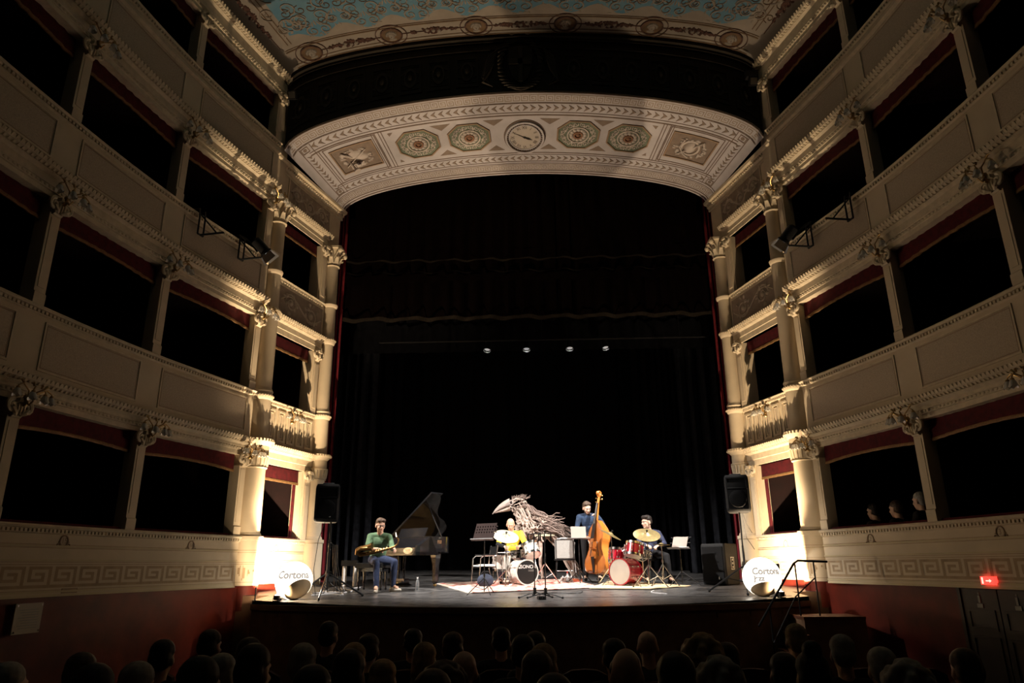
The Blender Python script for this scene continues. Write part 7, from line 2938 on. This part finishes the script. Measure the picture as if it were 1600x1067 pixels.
for s in 'LR':
    arm_prims(b, JA, s)
    leg_prims(b, JA, s)
    hand_prims(b, JA['wr' + s], (-0.5 if s == 'L' else 0.5, -0.6, -0.1), (0, 0, -1), 0.5, -1 if s == 'L' else 1)
    cap(b, JA['an' + s], 0.036, Vector(JA['an' + s]).lerp(Vector(JA['to' + s]), 0.6), 0.03)
AUD_BODY = blob(b, 'body', M['skinp'], 0.012, 3)
b = MB()
torso_prims(b, JA, 0.02, False)
for s in 'LR':
    arm_prims(b, JA, s, 0.016, 0.93)
AUD_TOP = [blob(b, 'jacket', M[k], 0.014, 4) for k in ('jacket', 'jacket2')]
b = MB()
b.ell(JA['pelvis'], (0.180, 0.130, 0.115), None, 16, 10)
for s in 'LR':
    leg_prims(b, JA, s, 0.014, 0.97)
AUD_LEGS = blob(b, 'trousers', M['blackcloth'], 0.014, 4)
b = MB()
for s in 'LR':
    shoe_prims(b, JA, s)
AUD_SHOES = blob(b, 'shoes', M['blackshoe'], 0.012, 3)
HAIRS = {}


def hair_mesh(kind, colour):
    if (kind, colour) in HAIRS:
        return HAIRS[(kind, colour)]
    b = MB()
    m3 = HA.to_3x3()
    E_ = lambda c, r: b.ell(HA @ Vector(c), r, m3, 12, 8)
    E_((0, 0.022, 0.062), (0.084, 0.096, 0.078))
    E_((0, 0.052, 0.010), (0.082, 0.068, 0.085))
    q = random.Random(hash(kind) % 7 + 3)
    if kind == 'long':
        E_((0, 0.045, -0.06), (0.092, 0.066, 0.13))
        E_((0, 0.060, -0.15), (0.098, 0.050, 0.10))
    if kind == 'bun':
        E_((0, 0.06, 0.14), (0.05, 0.05, 0.045))
        E_((0, 0.045, -0.04), (0.088, 0.064, 0.09))
    if kind == 'curly':
        for i in range(80):
            a, c = q.uniform(0, 2 * PI), q.uniform(-0.5, 1.0)
            k = math.sqrt(max(0, 1 - c * c))
            p = (0.105 * k * math.cos(a), 0.03 + 0.108 * k * math.sin(a), 0.035 + 0.105 * c)
            if p[1] > -0.055 or p[2] > 0.08:
                E_(p, (0.030, 0.030, 0.030))
    HAIRS[(kind, colour)] = blob(b, 'hair', M['hair' + colour], 0.010, 2)
    return HAIRS[(kind, colour)]


def seat_meshes():
    out = {}
    b = MB()
    rows = []
    for x, z in [(-0.23, 0.42), (-0.235, 0.72), (-0.21, 0.84), (-0.12, 0.885), (0, 0.895), (0.12, 0.885), (0.21, 0.84), (0.235, 0.72), (0.23, 0.42)]:
        rows.append((x, z))
    b.fan([(x, 0.20 + 0.10 * (z - 0.42), z) for x, z in rows])
    b.fan([(x, 0.26 + 0.10 * (z - 0.42), z) for x, z in rows], True)
    b.grid([[(x, 0.20 + 0.10 * (z - 0.42), z) for x, z in rows], [(x, 0.26 + 0.10 * (z - 0.42), z) for x, z in rows]], close_u=True)
    out['backrest'] = b.mesh('backrest', M['seatred'], 30)
    b = MB()
    b.box(-0.21, 0.21, -0.24, 0.20, 0.36, 0.44)
    out['seat_pad'] = b.mesh('seat_pad', M['seatred'], 0)
    for nm, x in (('armrest', -0.245), ('armrest', 0.245)):
        b = MB()
        b.box(x - 0.02, x + 0.02, -0.20, 0.24, 0.60, 0.635)
        b.box(x - 0.015, x + 0.015, -0.16, 0.22, 0.0, 0.60)
        out[nm + ('' if x < 0 else ' ')] = b.mesh('armrest', M['blackcloth'], 0)
    return out


SEATM = seat_meshes()


SEATS = {}


def put_seat(x, y):
    SEATS.setdefault(y, []).append(x)


AUD = [(-1.90, 3.55, 1.21, 'dark'), (-1.40, 3.55, 1.24, 'dark'), (-0.86, 3.55, 1.20, 'dark'), (-0.30, 3.55, 1.18, 'brown'), (0.26, 3.55, 1.16, 'dark'), (0.82, 3.55, 1.25, 'dark'),
       (-2.85, 4.3, 1.13, 'grey'), (-2.09, 4.3, 1.13, 'grey'), (-1.43, 4.3, 1.22, 'dark'), (-0.88, 4.3, 1.19, 'dark'), (-0.34, 4.3, 1.1, 'curlydark'), (0.18, 4.3, 1.18, 'brown'), (0.68, 4.3, 1.2, 'bald'), (1.18, 4.3, 1.12, 'curlygrey'), (1.70, 4.3, 1.17, 'bun'), (2.20, 4.3, 1.1, 'curlygrey'),
       (-2.88, 5.05, 1.1, 'brown'), (-1.92, 5.05, 1.09, 'longgrey'), (-1.38, 5.05, 1.15, 'grey'), (-0.84, 5.05, 1.05, 'blond'), (-0.30, 5.05, 1.11, 'bald'), (0.22, 5.05, 1.14, 'longblond'), (0.74, 5.05, 1.06, 'dark'), (1.26, 5.05, 1.17, 'curlyblond'), (1.78, 5.05, 1.08, 'dark'), (2.41, 5.05, 1.11, 'grey'), (2.94, 5.05, 1.1, 'brown'),
       (-2.71, 5.8, 1.11, 'dark'), (-2.04, 5.8, 1.12, 'brown'), (-1.22, 5.8, 1.08, 'blond'), (-0.68, 5.8, 1.08, 'longblond'), (0.07, 5.8, 1.13, 'dark'), (0.76, 5.8, 1.1, 'dark'), (1.6, 5.8, 1.07, 'dark'), (2.46, 5.8, 1.12, 'grey'),
       (-2.68, 6.55, 1.12, 'dark'), (-1.28, 6.55, 1.08, 'brown'), (-0.55, 6.55, 1.09, 'brown'), (0.16, 6.55, 1.09, 'dark'), (1.12, 6.55, 1.1, 'bald'), (2.38, 6.55, 1.14, 'blond'),
       (-1.85, 7.3, 1.13, 'dark'), (-1.02, 7.3, 1.06, 'dark'), (-0.17, 7.3, 1.07, 'dark')]
ROWN = {3.55: 'the nearest row', 4.3: 'second row from camera', 5.05: 'third row from camera', 5.8: 'fourth row from camera', 6.55: 'fifth row from camera', 7.3: 'the row closest to stage'}
ORDN = ['first', 'second', 'third', 'fourth', 'fifth', 'sixth', 'seventh', 'eighth', 'ninth', 'tenth', 'eleventh', 'twelfth']
HK = dict(dark=('short', 'dark', 'short dark hair'), brown=('short', 'brown', 'short brown hair'), grey=('short', 'grey', 'short grey hair'), blond=('short', 'blond', 'short fair hair'),
          bald=(None, None, 'bald head'), longgrey=('long', 'grey', 'long grey hair'), longblond=('long', 'blond', 'long fair hair'), curlygrey=('curly', 'grey', 'curly grey hair'),
          curlyblond=('curly', 'blond', 'curly fair hair'), curlydark=('curly', 'brown', 'curly brown hair'), bun=('bun', 'dark', 'dark hair in a bun'))
_rows = {}
for _i, (x, y, z, h) in enumerate(AUD):
    _rows.setdefault(y, []).append(x)
for _i, (x, y, z, h) in enumerate(AUD):
    k = sorted(_rows[y]).index(x)
    kind, colr, desc = HK[h]
    e = empty('person', (x, y, FZ), PI + rnd.uniform(-0.22, 0.22), 'listener with %s, %s from left in %s' % (desc, ORDN[k], ROWN[y]), 'person', 'audience in the stalls')
    sc_ = (z - FZ) / 1.262
    e.scale = (1.0, 1.0, sc_)
    child('body', AUD_BODY, e)
    child('jacket', AUD_TOP[_i % 2 if h != 'dark' else 0], e)
    child('trousers', AUD_LEGS, e)
    child('shoes', AUD_SHOES, e)
    if kind:
        child('hair', hair_mesh(kind, colr), e)
    put_seat(x, y)
for y, xs_ in _rows.items():
    cand = [-3.4, -2.9, -2.4, -1.9, -1.4, -0.9, -0.4, 0.1, 0.6, 1.1, 1.6, 2.1, 2.6, 3.1, 3.6]
    for c in cand:
        if min(abs(c - x) for x in xs_) > 0.495 and abs(c) < 0.75 * y + 0.8:
            put_seat(c, y)
            xs_.append(c)
for y, xs_ in SEATS.items():
    for k, x in enumerate(sorted(xs_)):
        e = empty('theatre_seat', (x, y, FZ), PI, 'dark red theatre seat, %s from left in %s' % (ORDN[k] if k < 12 else '%dth' % (k + 1), ROWN[y]), 'seat', 'stalls seats')
        for kk, m in SEATM.items():
            child(kk.strip(), m, e)
# three people in the first right-hand box
fnr = wall_fn(1)
for s, o, h, lab, lean in ((1.60, -0.62, 'dark', 'dark-haired listener in the right-hand box, the leftmost of the three', 0.3), (1.15, -0.60, 'brown', 'brown-haired listener in the right-hand box, the middle one of the three', 0.2),
                           (2.05, -0.55, 'grey', 'grey-haired listener in the right-hand box beside the post, rightmost of the three', 0.0)):
    s = {'dark': 0.65, 'brown': 1.2, 'grey': 1.78}[h]
    p = fnr(s, 1.36, o)
    e = empty('person', (p[0], p[1], 1.36 + (0.06 if h == 'grey' else -0.02)), math.radians(205), lab, 'person', 'listeners in the right-hand box')
    child('body', AUD_BODY, e)
    child('jacket', AUD_TOP[0], e)
    child('trousers', AUD_LEGS, e)
    child('shoes', AUD_SHOES, e)
    child('hair', hair_mesh('short', h), e)
    q_ = empty('box_chair', (p[0], p[1], 1.36), math.radians(205), 'dark chair under the ' + lab.split(' in ')[0] + ' in the right-hand box', 'chair', 'chairs in the right-hand box')
    b = MB()
    b.box(-0.2, 0.2, -0.22, 0.2, 0.38, 0.43)
    part(b, 'seat_pad', M['seatred'], q_, 0)
    for lx in (-0.18, 0.18):
        for ly in (-0.2, 0.18):
            b = MB()
            b.cyl((lx, ly, 0), (lx, ly, 0.38), 0.015, n=6)
            part(b, 'leg', M['blackcloth'], q_)
